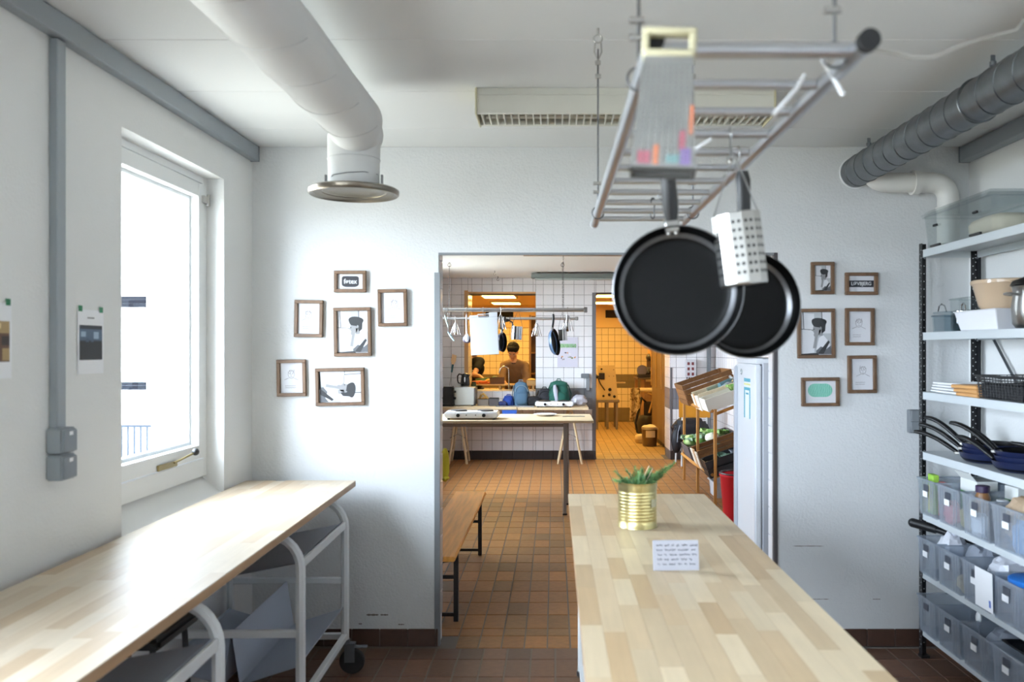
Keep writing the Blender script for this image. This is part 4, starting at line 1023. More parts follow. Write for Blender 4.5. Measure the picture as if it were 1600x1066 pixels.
L5 = LEV[1]
t = thing('glass_container', 'clear upright glass container standing nearest the shelving post', 'container', (2.10, 4.22, L5+.001))
part(t, 'tub', clear_m, lambda b: open_box(b, .16, .20, .17, .003, .006, .003), smooth=30)
t = thing('glass_jar', 'low square glass jar with wire clasp on the pan dish shelf', 'jar', (1.975, 4.24, L5+.001))
part(t, 'body', glassware_m, lambda b: (open_box(b, .10, .13, .085, .005, .004, .004)), smooth=30)
part(t, 'lid', glassware_m, lambda b: b.box(-.05, .05, -.065, .065, .09, .102, .005))
part(t, 'clasp', chrome, lambda b: b.tube([(-.03, -.05, .1), (-.03, -.03, .13), (-.03, 0, .14), (-.03, .03, .13), (-.03, .04, .105)], .0035, 6))
t = thing('glass_jar', 'round glass jar standing between the square jar and white dish', 'jar', (1.985, 4.10, L5+.001))
part(t, 'body', glassware_m, lambda b: b.lathe([(0, .004), (.045, .004), (.052, .02), (.053, .075), (.046, .085), (.049, .09), (.055, .078), (.055, .016), (.046, 0), (0, 0)], 24))
part(t, 'lid', chrome, lambda b: (b.lathe([(0, .09), (.05, .09), (.05, .098), (.03, .104), (0, .106)], 24), b.tube([(0, -.02, .104), (0, -.018, .125), (0, .0, .138), (0, .018, .125), (0, .02, .104)], .0035, 6)))
wd = thing('oven_dish', 'white rectangular oven dish under the beige casserole', 'dish', (2.035, 3.85, L5+.001))
part(wd, 'dish', mat('white_stoneware', (236,236,240), .2), lambda b: open_box(b, .25, .38, .092, .008, .022, .004), smooth=30, bevel=.006)
bc = thing('casserole', 'beige glazed oval casserole standing on the white oven dish', 'casserole', (2.04, 3.85, L5+.094))
def oval(b):
    b.M = Matrix.Diagonal((1, 1.16, 1, 1))
    b.lathe([(0, .002), (.082, .002), (.094, .02), (.118, .112), (.126, .118), (.126, .132), (.120, .136), (.113, .128), (.090, .03), (.07, .014), (0, .012)], 44)
part(bc, 'pot', mat('beige_glaze', (196,172,146), .18), oval, smooth=50)
part(bc, 'lug', mat('beige_glaze', (196,172,146), .18), lambda b: (b.ball((0, .14, .118), .04, .03, .010, 14), b.ball((0, -.14, .118), .04, .03, .010, 14)))
sp = thing('stock_pot', 'steel stock pot with a black lid beside the beige casserole', 'pot', (2.035, 3.515, L5+.001))
part(sp, 'pot', steel, lambda b: b.lathe([(0, .003), (.10, .003), (.115, .02), (.12, .09), (.112, .15), (.118, .172), (.122, .176), (.118, .178), (.11, .155), (.114, .09), (.10, .01), (0, .008)], 36), smooth=50)
part(sp, 'lid', mat('dark_lid', (38,36,36), .35, .5), lambda b: (b.lathe([(.119, .179), (.124, .182), (.115, .20), (.06, .222), (.02, .228), (0, .229)], 36), b.lathe([(.01, .228), (.012, .245), (.022, .25), (.018, .262), (0, .264)], 16)), smooth=50)
part(sp, 'handle', steel, lambda b: [b.tube([(s_*.115, -.03, .14), (s_*.15, -.025, .145), (s_*.155, 0, .146), (s_*.15, .025, .145), (s_*.115, .03, .14)], .005, 8) for s_ in (-1, 1)])

L4 = LEV[2]
for k in range(4):
    o = thing('serving_tray', ('lowest', 'second', 'third', 'topmost')[k]+' white rectangular tray of the stack next to the post', 'tray', (2.03+.004*k, 4.16-.006*k, L4+.001+.0135*k), (0, 0, R(1.5*k-2)), 'white trays stacked on the shelf')
    part(o, 'tray', white_pl, lambda b: open_box(b, .21, .30, .013, .003, .012, .006), smooth=0)
for k in range(3):
    o = thing('cutting_board', ('lowest wooden board beside the white trays', 'middle wooden board beside the white trays', 'topmost wooden board beside the white trays')[k], 'cutting board', (2.03-.012*k, 3.90-.004*k, L4+.001+.0185*k), (0, 0, R(3*k)), 'wooden boards stacked on the shelf')
    part(o, 'board', mat('honey_board', (198,148,92), .5, grain=('y', 40, .12)), lambda b: b.box(-.13, .13, -.10, .10, 0, .018, .004))
wbk = thing('wire_basket', 'black wire basket on the shelf above the frying pans', 'basket', (2.03, 3.60, L4+.001))
def bsk(b):
    for i in range(9):
        z = .006+i*.0115; g = .003*i
        b.tube([(-.135-g*.3, -.18-g, z), (.135, -.18-g, z), (.135, .16+g, z), (-.135-g*.3, .16+g, z)], .0026, 5, True)
    for i in range(15):
        y = -.18+.34*i/14; b.cyl((-.135, y, .005), (-.143, y, .102), .0018, n=5); b.cyl((-.135, y, .005), (.135, y, .005), .0018, n=5)
    for i in range(9):
        x = -.135+.27*i/8; b.cyl((x, .16, .005), (x, .187, .102), .0018, n=5); b.cyl((x, -.18, .005), (x, -.207, .102), .0018, n=5); b.cyl((x, -.18, .005), (x, .16, .005), .0018, n=5)
part(wbk, 'wire_mesh', black_paint, bsk)
part(wbk, 'rim', black_paint, lambda b: b.tube([(-.146, -.21, .104), (.14, -.21, .104), (.14, .19, .104), (-.146, .19, .104)], .004, 6, True))
part(wbk, 'liner', mat('dark_liner', (30,30,33), .6), lambda b: open_box(b, .26, .33, .06, .003, .004, .0), smooth=0, loc=(0, -.01, .01))

L3 = LEV[3]
navy = mat('navy_pan_enamel', (26,34,66), .3)
spec = [(2.05, 3.97, .0, 62), (2.055, 3.965, .0, 56), (2.05, 3.96, .0, 48), (2.045, 3.66, .0, 40), (2.05, 3.655, .0, 33), (2.05, 3.66, .0, 52)]
names = ['lowest navy frying pan of the stack nearest the post', 'second navy frying pan of the stack nearest the post', 'topmost navy frying pan of the stack nearest the post',
         'lowest navy frying pan of the second stack', 'middle navy frying pan of the second stack', 'topmost navy frying pan of the second stack']
for i, (x, y, _, a) in enumerate(spec):
    k = i % 3
    o = frying_pan('frying_pan', names[i], (x, y, L3+.002+.022*k), .135-.004*k, .045, .20, nonstick, navy, (0, 0, R(a-15)), group='navy frying pans stacked on the shelf', curve=.085+.012*k)
t = thing('pan_lid', 'dark navy pan lid leaning at the wall behind the pan stacks', 'lid', (2.16, 3.74, L3+.002), (0, R(-78), 0))
part(t, 'lid', mat('navy_pan_enamel', (26,34,66), .3), lambda b: b.lathe([(0, .03), (.06, .026), (.11, .01), (.118, 0), (.114, -.004), (0, .02)], 32, (.118, 0, 0)), smooth=50)
part(t, 'knob', black, lambda b: b.ball((.118, 0, .045), .016))
t = thing('saucepan', 'steel saucepan with black handle beyond the navy pans', 'saucepan', (2.04, 3.36, L3+.002))
part(t, 'pot', steel, lambda b: b.lathe([(0, .003), (.098, .003), (.104, .012), (.105, .12), (.109, .124), (.104, .126), (.10, .12), (.098, .012), (0, .008)], 32), smooth=50)
part(t, 'handle', black, lambda b: b.tube([(-.0, .10, .105), (-.03, .16, .115), (-.06, .22, .125), (-.08, .26, .128)], [.011, .012, .013, .010], 10, flat=.7), smooth=60)

# translucent bins
pp_m = bpy.data.materials.new('frosted_polypropylene'); pp_m.use_nodes = True
nt = pp_m.node_tree; N = nt.nodes; L = nt.links; N.remove(N['Principled BSDF'])
tr = N.new('ShaderNodeBsdfTransparent'); tr.inputs[0].default_value = rgb((240,244,248)); df = N.new('ShaderNodeBsdfDiffuse'); df.inputs[0].default_value = rgb((222,226,232))
tl = N.new('ShaderNodeBsdfTranslucent'); tl.inputs[0].default_value = rgb((226,230,236)); m1 = N.new('ShaderNodeMixShader'); m1.inputs[0].default_value = .4
L.new(df.outputs[0], m1.inputs[1]); L.new(tl.outputs[0], m1.inputs[2]); m2 = N.new('ShaderNodeMixShader'); m2.inputs[0].default_value = .24
L.new(tr.outputs[0], m2.inputs[1]); L.new(m1.outputs[0], m2.inputs[2]); gl = N.new('ShaderNodeBsdfGlossy'); gl.inputs['Roughness'].default_value = .25
m3 = N.new('ShaderNodeMixShader'); m3.inputs[0].default_value = .06; L.new(m2.outputs[0], m3.inputs[1]); L.new(gl.outputs[0], m3.inputs[2]); L.new(m3.outputs[0], N['Material Output'].inputs[0])
slot_m = mat('bin_slot_shadow', (70,74,84), .8)
def bin_(label, y0, y1, z, h_=.185, group='frosted plastic bins on the shelving', tagged=True):
    w_ = y1-y0-.012
    t = thing('storage_bin', label, 'bin', (2.035, (y0+y1)/2, z+.001), group=group)
    part(t, 'tub', pp_m, lambda b: open_box(b, .325, w_, h_, .003, .010, .004), smooth=30)
    for q in (-w_*.36, -w_*.26, w_*.26, w_*.36): part(t, 'rib', pp_m, lambda b: b.box(-.1635+.0, -.1590, q-.0025, q+.0025, .012, h_-.012), smooth=0)
    part(t, 'handle_slot', slot_m, lambda b: b.box(-.1655, -.1605, -.026, .026, h_-.058, h_-.026, .003))
    if tagged: part(t, 'label_card', paper, lambda b: b.box(-.1665, -.1640, -.020, .030, h_-.088, h_-.060), smooth=0)
    return t
ys = [(4.15, 4.36), (3.90, 4.14), (3.635, 3.89), (3.37, 3.625)]
for lv, nm in ((4, 'upper'), (5, 'middle'), (6, 'lowest')):
    for i, (y0, y1) in enumerate(ys):
        bin_('frosted bin on the %s bin shelf, %s' % (nm, ('nearest the post', 'second from the post', 'third from the post', 'fourth from the post')[i]), y0, y1, LEV[lv], tagged=not (lv == 6 and i == 0))
B = LEV[4]+.005
def carton(name, label, cat, loc, dims, cols, rot=0, top=True):
    t = thing(name, label, cat, loc, (0, 0, R(rot))); a, c, h_ = dims
    part(t, 'carton', mat(cols[0], cols[1], .5), lambda b: b.box(-a/2, a/2, -c/2, c/2, 0, h_, .002), smooth=0)
    part(t, 'printed_panel', mat(cols[2], cols[3], .5), lambda b: b.box(-a/2-.0008, -a/2, -c/2+.004, c/2-.004, h_*.08, h_*.72), smooth=0)
    if top: part(t, 'open_flap', mat(cols[0], cols[1], .5), lambda b: b.add([(-a/2, -c/2, h_), (-a/2, c/2, h_), (-a/2-.03, c/2, h_+.035), (-a/2-.03, -c/2, h_+.035)], [(0,1,2,3)]), smooth=0)
    return t
carton('carton', 'green and white carton standing in the second upper bin', 'box', (2.03, 4.04, B), (.10, .16, .215), ('carton_white', (220,222,218), 'carton_green', (52,116,44)))
carton('carton', 'flat green and white carton standing in the third upper bin', 'box', (2.10, 3.83, B), (.06, .10, .215), ('carton_white', (220,222,218), 'carton_green', (52,116,44)), 4, False)
carton('packet', 'lime green and yellow packet in the upper bin nearest the post', 'packet', (1.93, 4.30, B), (.03, .07, .20), ('packet_lime', (150,196,70), 'packet_yellow', (226,214,90)), -4, False)
carton('packet', 'orange red packet in the upper bin nearest the post', 'packet', (1.95, 4.22, B), (.03, .07, .17), ('packet_red', (206,78,60), 'packet_pink', (226,150,150)), 5, False)
jr = thing('spice_jar', 'brown spice jar with dark purple lid in the third upper bin', 'jar', (1.95, 3.845, B))
part(jr, 'jar', mat('brown_spice', (136,96,60), .3), lambda b: b.lathe([(0, 0), (.03, 0), (.033, .01), (.033, .165), (.025, .185), (0, .185)], 20))
part(jr, 'lid', mat('purple_lid', (52,36,66), .4), lambda b: b.lathe([(.028, .186), (.031, .188), (.031, .214), (.028, .217), (0, .217)], 20))
for i, (x, y, c, lab) in enumerate(((1.94, 3.92, (226,206,170), 'small cream lidded jar in the second upper bin'), (1.99, 3.75, (196,150,110), 'small tan lidded jar in the third upper bin'), (1.93, 3.70, (40,38,40), 'small black lidded jar in the third upper bin'))):
    o = thing('spice_jar', lab, 'jar', (x, y, B))
    part(o, 'jar', mat('jar_fill_%d' % i, c, .35), lambda b: b.lathe([(0, 0), (.024, 0), (.027, .008), (.027, .13), (.02, .142), (0, .142)], 18))
    part(o, 'lid', (white_pl if i < 2 else steel), lambda b: b.lathe([(.022, .142), (.025, .144), (.025, .168), (0, .169)], 18))
def bag(name, label, cat, loc, m, rx, ry, rz, seed, wob=.28, k=2.6, neck=True):
    t = thing(name, label, cat, loc)
    part(t, 'sack', m, lambda b: b.ball((0, 0, rz*.94), rx, ry, rz, 20, .75, wob, seed, k), smooth=25)
    if neck: part(t, 'twisted_top', m, lambda b: b.cyl((0, 0, rz*1.5), (rx*.25, 0, rz*2.25), rx*.25, rx*.5, 9), smooth=0)
    return t
bag('paper_bag', 'crumpled brown paper bag stuffed in the fourth upper bin', 'bag', (1.99, 3.53, B+.02), mat('kraft_paper', (176,152,126), .8, bump=(30,.5)), .085, .10, .10, 3)
bag('foil_bag', 'shiny grey foil bag behind the brown paper bag', 'bag', (2.11, 3.55, B), mat('foil', (150,152,156), .3, .8, bump=(25,.5)), .05, .08, .11, 5)
bag('pasta_bag', 'pale yellow bag of food in the second upper bin', 'bag', (1.95, 3.965, B), mat('pale_pasta', (214,196,140), .7), .04, .028, .05, 8, neck=False)
bag('pink_packet', 'pink food packet low in the second upper bin', 'packet', (1.915, 4.06, B), mat('pink_film', (206,120,130), .5), .03, .05, .055, 61, neck=False)
bag('white_packet', 'white food packet low in the third upper bin', 'packet', (1.915, 3.79, B), mat('white_food_film', (226,226,228), .5), .03, .06, .05, 63, neck=False)
bag('blue_packet', 'white and blue food packet in the fourth upper bin', 'packet', (1.925, 3.46, B), mat('blue_white_packet', (150,186,222), .5), .03, .06, .07, 9, neck=False)
B = LEV[5]+.005
pb_ = thing('kitchen_utensil', 'black cylindrical grip sticking out above the bin nearest the post', 'utensil', (1.92, 4.36, LEV[5]+.235), (0, R(0), R(0)))
part(pb_, 'grip', black, lambda b: (b.cyl((-.055, .03, .008), (.03, -.05, -.01), .024, .022, 16), b.ball((-.056, .031, .008), .024, n=16)))
part(pb_, 'shaft', black_paint, lambda b: b.cyl((.03, -.05, -.01), (.17, -.19, -.05), .016, .013, 12))
bag('plastic_bag', 'crumpled white plastic bag in the middle bin nearest the post', 'bag', (1.98, 4.20, B+.06), mat('white_film', (216,218,226), .35, bump=(40,.4)), .06, .06, .085, 12)
bag('plastic_bag', 'grey clear plastic bag in the second middle bin', 'bag', (2.05, 4.02, B+.04), mat('grey_film', (140,146,158), .3, bump=(40,.4)), .08, .09, .085, 14, neck=False)
bag('plastic_bag', 'bright white plastic bag in the third middle bin', 'bag', (2.03, 3.78, B+.05), mat('white_film', (216,218,226), .35, bump=(40,.4)), .08, .07, .08, 16, neck=False)
bag('food_bag', 'sand coloured bag of food at the bottom of the second middle bin', 'bag', (1.95, 3.97, B), mat('sand_food', (206,182,140), .7), .05, .05, .04, 18, neck=False)
o = thing('notice_sheet', 'white paper sheet hanging over the third and fourth middle bins', 'paper', (1.862, 3.66, LEV[5]+.02), (0, R(-2), 0))
part(o, 'sheet', paper, lambda b: b.add([(0, -.075, 0), (0, .075, 0), (.002, .075, .17), (.002, -.075, .17), (.001, -.075, 0), (.001, .075, 0), (.003, .075, .17), (.003, -.075, .17)], [(0,1,2,3), (7,6,5,4), (0,4,5,1), (2,6,7,3), (1,5,6,2), (3,7,4,0)]), smooth=0)
part(o, 'print', mat('blue_print', (96,120,190), .6), lambda b: b.box(-.0008, -.0002, -.06, -.045, .02, .05), smooth=0)
o = thing('food_tub', 'round frosted tub with bright blue lid in the fourth middle bin', 'tub', (1.985, 3.49, B+.0))
part(o, 'tub', pp_m, lambda b: b.lathe([(0, 0), (.085, 0), (.092, .17), (.094, .172), (.088, .17), (.08, .004), (0, .004)], 28))
part(o, 'lid', mat('blue_lid', (34,112,196), .4), lambda b: b.lathe([(.097, .168), (.099, .172), (.099, .188), (.092, .192), (0, .19)], 28))
B = LEV[6]+.005
bag('plastic_bag', 'grey bag of utensils in the third lowest bin', 'bag', (2.04, 3.78, B+.02), mat('grey_film', (140,146,158), .3, bump=(40,.4)), .09, .08, .085, 22, neck=False)
o = thing('spoon', 'white plastic spoon head sticking out of the second lowest bin', 'spoon', (1.97, 3.92, B))
part(o, 'bowl', white_pl, lambda b: b.ball((0, 0, .19), .012, .02, .032, 12)); part(o, 'handle', white_pl, lambda b: (b.cyl((0, 0, .165), (.02, .02, .0), .004), b.tube([(0, 0, .21), (-.002, -.012, .235), (0, -.02, .24)], .0025, 6)))
o = thing('baking_tray', 'dark metal baking tray lying across the fourth lowest bin', 'tray', (2.05, 3.50, LEV[6]+.19))
part(o, 'tray', mat('dark_tray', (34,36,40), .4, .6), lambda b: open_box(b, .27, .2, .016, .002, .012, .006), smooth=0)
# ---------------------------------------------------------------- middle room: tables
wt_ = thing('work_table', 'pale work table on dark steel legs standing before the trestle table', 'table', (-.5, 8.5, 0))
part(wt_, 'tabletop', pale_wood, lambda b: b.box(-1.5, .38, 8.1, 8.93, .885, .91, .003), world=True, smooth=0)
dsteel = mat('dark_steel_leg', (142,136,130), .5)
for (x, y) in ((.103, 8.125), (.135, 8.66), (-1.4, 8.125), (-1.4, 8.66)):
    l_ = part(wt_, 'leg', dsteel, lambda b: b.box(x-.015, x+.015, y-.012, y+.012, 0, .885, .003), world=True, smooth=0)
    part(l_, 'foot', black, lambda b: b.box(x-.022, x+.022, y-.016, y+.016, 0, .016, .003), world=True, smooth=0)
part(wt_, 'crossbar', dsteel, lambda b: (b.box(-1.4, .12, 8.64, 8.67, .80, .83)), world=True, smooth=0)

tt = thing('trestle_table', 'long pale trestle table standing along the hatch wall', 'table', (-.5, 11.8, 0))
part(tt, 'tabletop', pale_wood, lambda b: b.box(-1.56, -.508, 11.44, 12.16, .772, .806, .003), world=True, smooth=0)
part(tt, 'tabletop', pale_wood, lambda b: b.box(-.502, .465, 11.46, 12.16, .766, .80, .003), world=True, smooth=0)
tw = mat('trestle_pine', (214,190,152), .55, grain=('z', 40, .1))
for (xc, hw) in ((-1.335, .125), (.22, .165)):
    tr_ = part(tt, 'trestle', tw, lambda b: b.box(xc-.025, xc+.025, 11.62, 12.1, .735, .766, .003), world=True, smooth=0)
    for y in (11.70, 12.04):
        for sx in (-1, 1):
            part(tr_, 'leg', tw, lambda b: b.tube([(xc+sx*.022, y, .74), (xc+sx*hw, y, 0)], .0165, 4), world=True, smooth=0)
    for sx in (-1, 1):
        part(tr_, 'stretcher', tw, lambda b: b.tube([(xc+sx*hw*.82, 11.70, .16), (xc+sx*hw*.82, 12.04, .16)], .014, 4), world=True, smooth=0)
    part(tr_, 'strut', dsteel, lambda b: b.tube([(xc-.11, 11.70, .36), (xc, 11.69, .42), (xc+.11, 11.70, .36)], .007, 6), world=True)

def hot_plate(label, loc, w_=.52):
    t = thing('hot_plate', label, 'hot plate', loc, (0, 0, 0), 'double electric hot plates'); a = w_/2
    part(t, 'body', white_pl, lambda b: (b.box(-a, a, -.14, .14, .016, .075, .012)), smooth=40)
    for sx in (-1, 1):
        pl = part(t, 'cooking_plate', mat('hob_iron', (34,34,36), .6), lambda b: b.lathe([(0, .09), (.07, .09), (.078, .086), (.08, .075), (0, .075)], 28, (sx*a*.5, 0, 0)))
        part(pl, 'plate_ring', steel, lambda b: b.lathe([(.08, .074), (.088, .079), (.092, .074)], 28, (sx*a*.5, 0, 0)))
        k = part(t, 'knob', black, lambda b: (b.cyl((sx*a*.48, -.142, .044), (sx*a*.48, -.165, .044), .018, .016, 18), b.box(sx*a*.48-.003, sx*a*.48+.003, -.168, -.164, .03, .058)))
        part(t, 'indicator_light', mat('amber_dot', (60,52,50), .3), lambda b: b.cyl((sx*.045, -.139, .046), (sx*.045, -.143, .046), .006, n=10))
        for sy in (-1, 1): part(t, 'foot', black, lambda b: b.cyl((sx*a*.85, sy*.11, 0), (sx*a*.85, sy*.11, .018), .014, n=10))
    return t
hot_plate('white double hot plate on the nearer work table', (PX(738.5, 8.35), 8.32, .91))
hot_plate('white double hot plate on the trestle table before the green backpack', (PX(866, 11.6), 11.62, .80))
pl_ = thing('dinner_plate', 'plain white dinner plate on the work table', 'plate', (PX(852, 8.68), 8.68, .91))
part(pl_, 'plate', mat('white_stoneware', (236,236,240), .2), lambda b: b.lathe([(0, .004), (.06, .004), (.075, .01), (.118, .022), (.121, .021), (.08, .004), (.06, 0), (0, 0)], 36), smooth=50)
wr_ = thing('cable', 'thin grey cable lying curled on the work table end', 'cable', (PX(898, 8.5), 8.5, .915))
part(wr_, 'wire', mat('grey_cable', (96,92,90), .5), lambda b: b.tube([(-.12, 0, .003), (-.06, .03, .003), (.0, .01, .003), (.06, .03, .003), (.1, .0, .003)], .004, 6), smooth=60)

# things along the trestle table
ZT = .80
ov = thing('microwave_oven', 'white box shaped oven under the small black kettle', 'oven', (PX(727, 11.85), 11.86, .806))
part(ov, 'body', mat('oven_white', (214,220,216), .35), lambda b: b.box(-.135, .135, -.17, .17, .012, .255, .008))
part(ov, 'side_panel', mat('oven_grey_side', (96,96,98), .4), lambda b: b.box(.135, .155, -.16, .16, .012, .25, .004))
for sx in (-1, 1): part(ov, 'foot', black, lambda b: b.box(sx*.11-.015, sx*.11+.015, -.14, .14, 0, .013))
def kettle(name, label, loc, sc, rot=0):
    t = thing(name, label, 'kettle', loc, (0, 0, R(rot))); 
    part(t, 'base', steel, lambda b: b.lathe([(0, 0), (.078*sc, 0), (.078*sc, .016*sc), (.07*sc, .022*sc), (0, .022*sc)], 28))
    part(t, 'body', mat('kettle_black', (20,20,22), .25), lambda b: b.lathe([(0, .022*sc), (.074*sc, .024*sc), (.078*sc, .05*sc), (.07*sc, .14*sc), (.058*sc, .21*sc), (.05*sc, .218*sc), (.02*sc, .226*sc), (0, .232*sc)], 28), smooth=50)
    part(t, 'handle', black, lambda b: b.tube([(-.055*sc, 0, .205*sc), (-.10*sc, 0, .215*sc), (-.125*sc, 0, .18*sc), (-.125*sc, 0, .11*sc), (-.112*sc, 0, .07*sc), (-.075*sc, 0, .06*sc)], [.011*sc, .013*sc, .013*sc, .012*sc, .011*sc, .010*sc], 10), smooth=60)
    part(t, 'spout', black, lambda b: b.add([(.05*sc, -.02*sc, .205*sc), (.05*sc, .02*sc, .205*sc), (.085*sc, 0, .21*sc), (.062*sc, 0, .16*sc)], [(0,1,2), (0,2,3), (1,3,2), (0,3,1)]), smooth=0)
    part(t, 'water_gauge', mat('gauge_white', (206,210,214), .3), lambda b: b.ball((.0, -.068*sc, .12*sc), .012*sc, .012*sc, .05*sc, 12))
    return t
kettle('kettle', 'small black electric kettle standing on the white oven', (PX(727, 11.85), 11.84, 1.062), .85)
tp = thing('toaster', 'black toaster with two dark knobs beside the white oven', 'toaster', (PX(699, 11.55), 11.72, .806))
part(tp, 'body', mat('kettle_black', (20,20,22), .25), lambda b: b.box(-.085, .075, -.12, .12, .02, .27, .02))
part(tp, 'base', black, lambda b: b.box(-.095, .085, -.13, .13, 0, .035, .006))
for z in (.11, .2): part(tp, 'knob', black, lambda b: b.cyl((.075, -.04, z), (.105, -.04, z), .017, .014, 14))
part(tp, 'slot_rim', steel, lambda b: b.box(-.055, .045, -.09, .09, .268, .274, .002))
sp_ = thing('spatula', 'pale wooden spatula with teal grip leaning at the tiled side wall', 'spatula', (PX(697.5, 12.0), 12.06, .806), (R(-4), R(8), 0))
part(sp_, 'blade', mat('spatula_wood', (220,182,134), .6), lambda b: (setattr(b, 'M', Matrix.Rotation(R(90), 4, 'X')), b.prism([(-.014, .57), (.014, .57), (.036, .63), (.034, .71), (-.03, .72), (-.036, .63)], -.004, .004)), smooth=0)
part(sp_, 'grip', mat('teal_grip', (52,104,112), .5), lambda b: b.cyl((0, 0, .46), (0, 0, .575), .012, .015, 10))
part(sp_, 'rod', steel, lambda b: b.cyl((0, 0, 0), (0, 0, .46), .006, n=8))
def box_open(name, label, cat, loc, dims, m):
    t = thing(name, label, cat, loc)
    part(t, 'box', m, lambda b: open_box(b, dims[0], dims[1], dims[2], .004, .004, .0), smooth=0); return t
t = box_open('tin_box', 'low grey open tin beside the white oven on the trestle table', 'tin', (PX(755, 11.85), 11.88, ZT), (.16, .2, .10), mat('tin_grey', (140,132,124), .4, .5))
part(t, 'contents', mat('ochre_rind', (182,140,70), .7), lambda b: (b.tube([(-.05, -.02, .09), (-.03, -.03, .15), (.0, -.03, .17), (.05, -.03, .12), (.07, -.03, .09)], .016, 8), b.ball((.02, .02, .09), .05, .05, .03, 10)))
box_open('pot', 'dark grey square pot next to the low grey tin', 'pot', (PX(772, 11.8), 11.78, ZT), (.135, .15, .115), mat('pot_grey', (78,74,76), .45))
t = thing('cloth_bundle', 'crumpled dark blue bundle next to the dark grey pot', 'bundle', (PX(786, 11.75), 11.72, ZT)); part(t, 'cloth', mat('navy_cloth', (34,46,92), .8), lambda b: b.ball((0, 0, .035), .06, .07, .04, 14, .8, .3, 4, 3))
t = thing('tea_towel', 'folded blue cloth hanging under the trestle table edge', 'cloth', (PX(797, 11.4), 11.40, .77))
part(t, 'cloth', mat('bright_blue_cloth', (40,84,168), .8), lambda b: b.box(-.11, .09, .0, .012, -.10, .0, .004), smooth=0)
def backpack(label, loc, w_, d, h_, m_body, m_pocket, m_strap, seed, rot=0):
    t = thing('backpack', label, 'backpack', loc, (0, 0, R(rot)))
    def body(b):
        n, k = 20, 12; vs_ = []; fs = []
        for i in range(k+1):
            f = i/k; z = h_*f; wd = w_/2*(1-.28*f**2.2)*(1 if f < .9 else math.sqrt(max(0.02, 1-((f-.9)/.1)**2*.9))); dd = d/2*(1-.5*f**2)*(1 if f < .9 else math.sqrt(max(.02, 1-((f-.9)/.1)**2*.9)))
            for j in range(n):
                a = 2*math.pi*j/n; c, s_ = math.cos(a), math.sin(a); sg = lambda v: math.copysign(abs(v)**.7, v)
                q = 1+.07*mnoise.noise(Vector((c*2+seed, s_*2, f*4)))
                vs_.append((sg(c)*wd*q, sg(s_)*dd*q, z))
        for i in range(k):
            for j in range(n): fs.append((i*n+j, i*n+(j+1) % n, (i+1)*n+(j+1) % n, (i+1)*n+j))
        fs += [tuple(range(n))[::-1], tuple(range(k*n, k*n+n))]
        b.add(vs_, fs)
    part(t, 'main_bag', m_body, body, smooth=60)
    part(t, 'pocket', m_pocket, lambda b: b.ball((0, -d*.42, h_*.30), w_*.38, d*.22, h_*.26, 16, .6, .08, seed), smooth=60)
    part(t, 'zip', m_strap, lambda b: b.tube([(w_*.40*math.cos(R(a)), -d*.36+.0*a, h_*.58+h_*.26*math.sin(R(a))) for a in range(0, 181, 15)], .006, 6))
    for sx in (-1, 1): part(t, 'strap', m_strap, lambda b: b.tube([(sx*w_*.2, d*.28, h_*.92), (sx*w_*.42, d*.35, h_*.8), (sx*w_*.56, d*.2, h_*.45), (sx*w_*.5, d*.05, h_*.08)], [.014, .02, .018, .012], 8, flat=.4), smooth=60)
    part(t, 'grab_loop', m_strap, lambda b: b.tube([(-.03, .02, h_*.97), (-.022, .02, h_*1.06), (.022, .02, h_*1.06), (.03, .02, h_*.97)], .007, 6), smooth=60)
    return t
slate = mat('slate_blue_cloth', (74,104,128), .8); dgreen = mat('bottle_green_cloth', (22,84,70), .75); dk = mat('charcoal_cloth', (46,46,52), .85); roy = mat('royal_blue_cloth', (28,62,140), .8); pale_c = mat('pale_grey_cloth', (176,178,192), .8)
backpack('upright slate blue backpack under the serving hatch', (PX(814, 11.85), 11.86, ZT), .22, .2, .34, slate, slate, mat('light_strap', (120,140,150), .8), 3, 8)
o = backpack('green backpack with pale grey stripe behind the hot plate', (PX(873, 11.9), 11.95, ZT), .31, .24, .35, dgreen, dgreen, dgreen, 6, -5)
part(o, 'stripe_panel', pale_c, lambda b: b.ball((-.005, -.10, .16), .035, .06, .15, 14, .8, .1, 4), smooth=60, rot=(R(4), R(-8), 0))
backpack('dark charcoal backpack between the slate blue and green ones', (PX(851, 11.92), 11.97, ZT), .20, .17, .24, dk, dk, mat('black_strap', (24,24,28), .8), 9, 10)
backpack('small royal blue bag leaning at the slate blue backpack', (PX(794.5, 11.8), 11.80, ZT), .15, .14, .15, roy, roy, roy, 12, -10)
bag('cloth_bag', 'slumped black cloth bag between the two backpacks', 'bag', (PX(834, 11.8), 11.80, ZT), mat('black_cloth', (26,25,28), .9), .09, .07, .07, 31, neck=False)
bag('plastic_bag', 'pale translucent plastic bag on the end of the trestle table', 'bag', (PX(905, 11.85), 11.88, ZT), mat('grey_white_film', (178,176,184), .35, bump=(40,.4)), .105, .09, .075, 33, neck=False)
o = thing('serving_tray', 'flat white tray with dark rim lying before the backpacks', 'tray', (PX(805, 11.6), 11.58, ZT))
part(o, 'tray', white_pl, lambda b: b.box(-.26, .26, -.06, .06, .0, .012, .004)); part(o, 'rim', dk, lambda b: b.tube([(-.26, -.06, .013), (.26, -.06, .013), (.26, .06, .013), (-.26, .06, .013)], .004, 6, True))
o = thing('cloth', 'bright yellow cloth hanging beside the doorway under the work table', 'cloth', (PX(694, 8.9), 8.95, .21))
part(o, 'cloth', mat('acid_yellow_cloth', (206,206,60), .7, bump=(20,.6)), lambda b: b.ball((0, 0, .16), .05, .045, .17, 14, .9, .25, 41, 2.5), smooth=40)
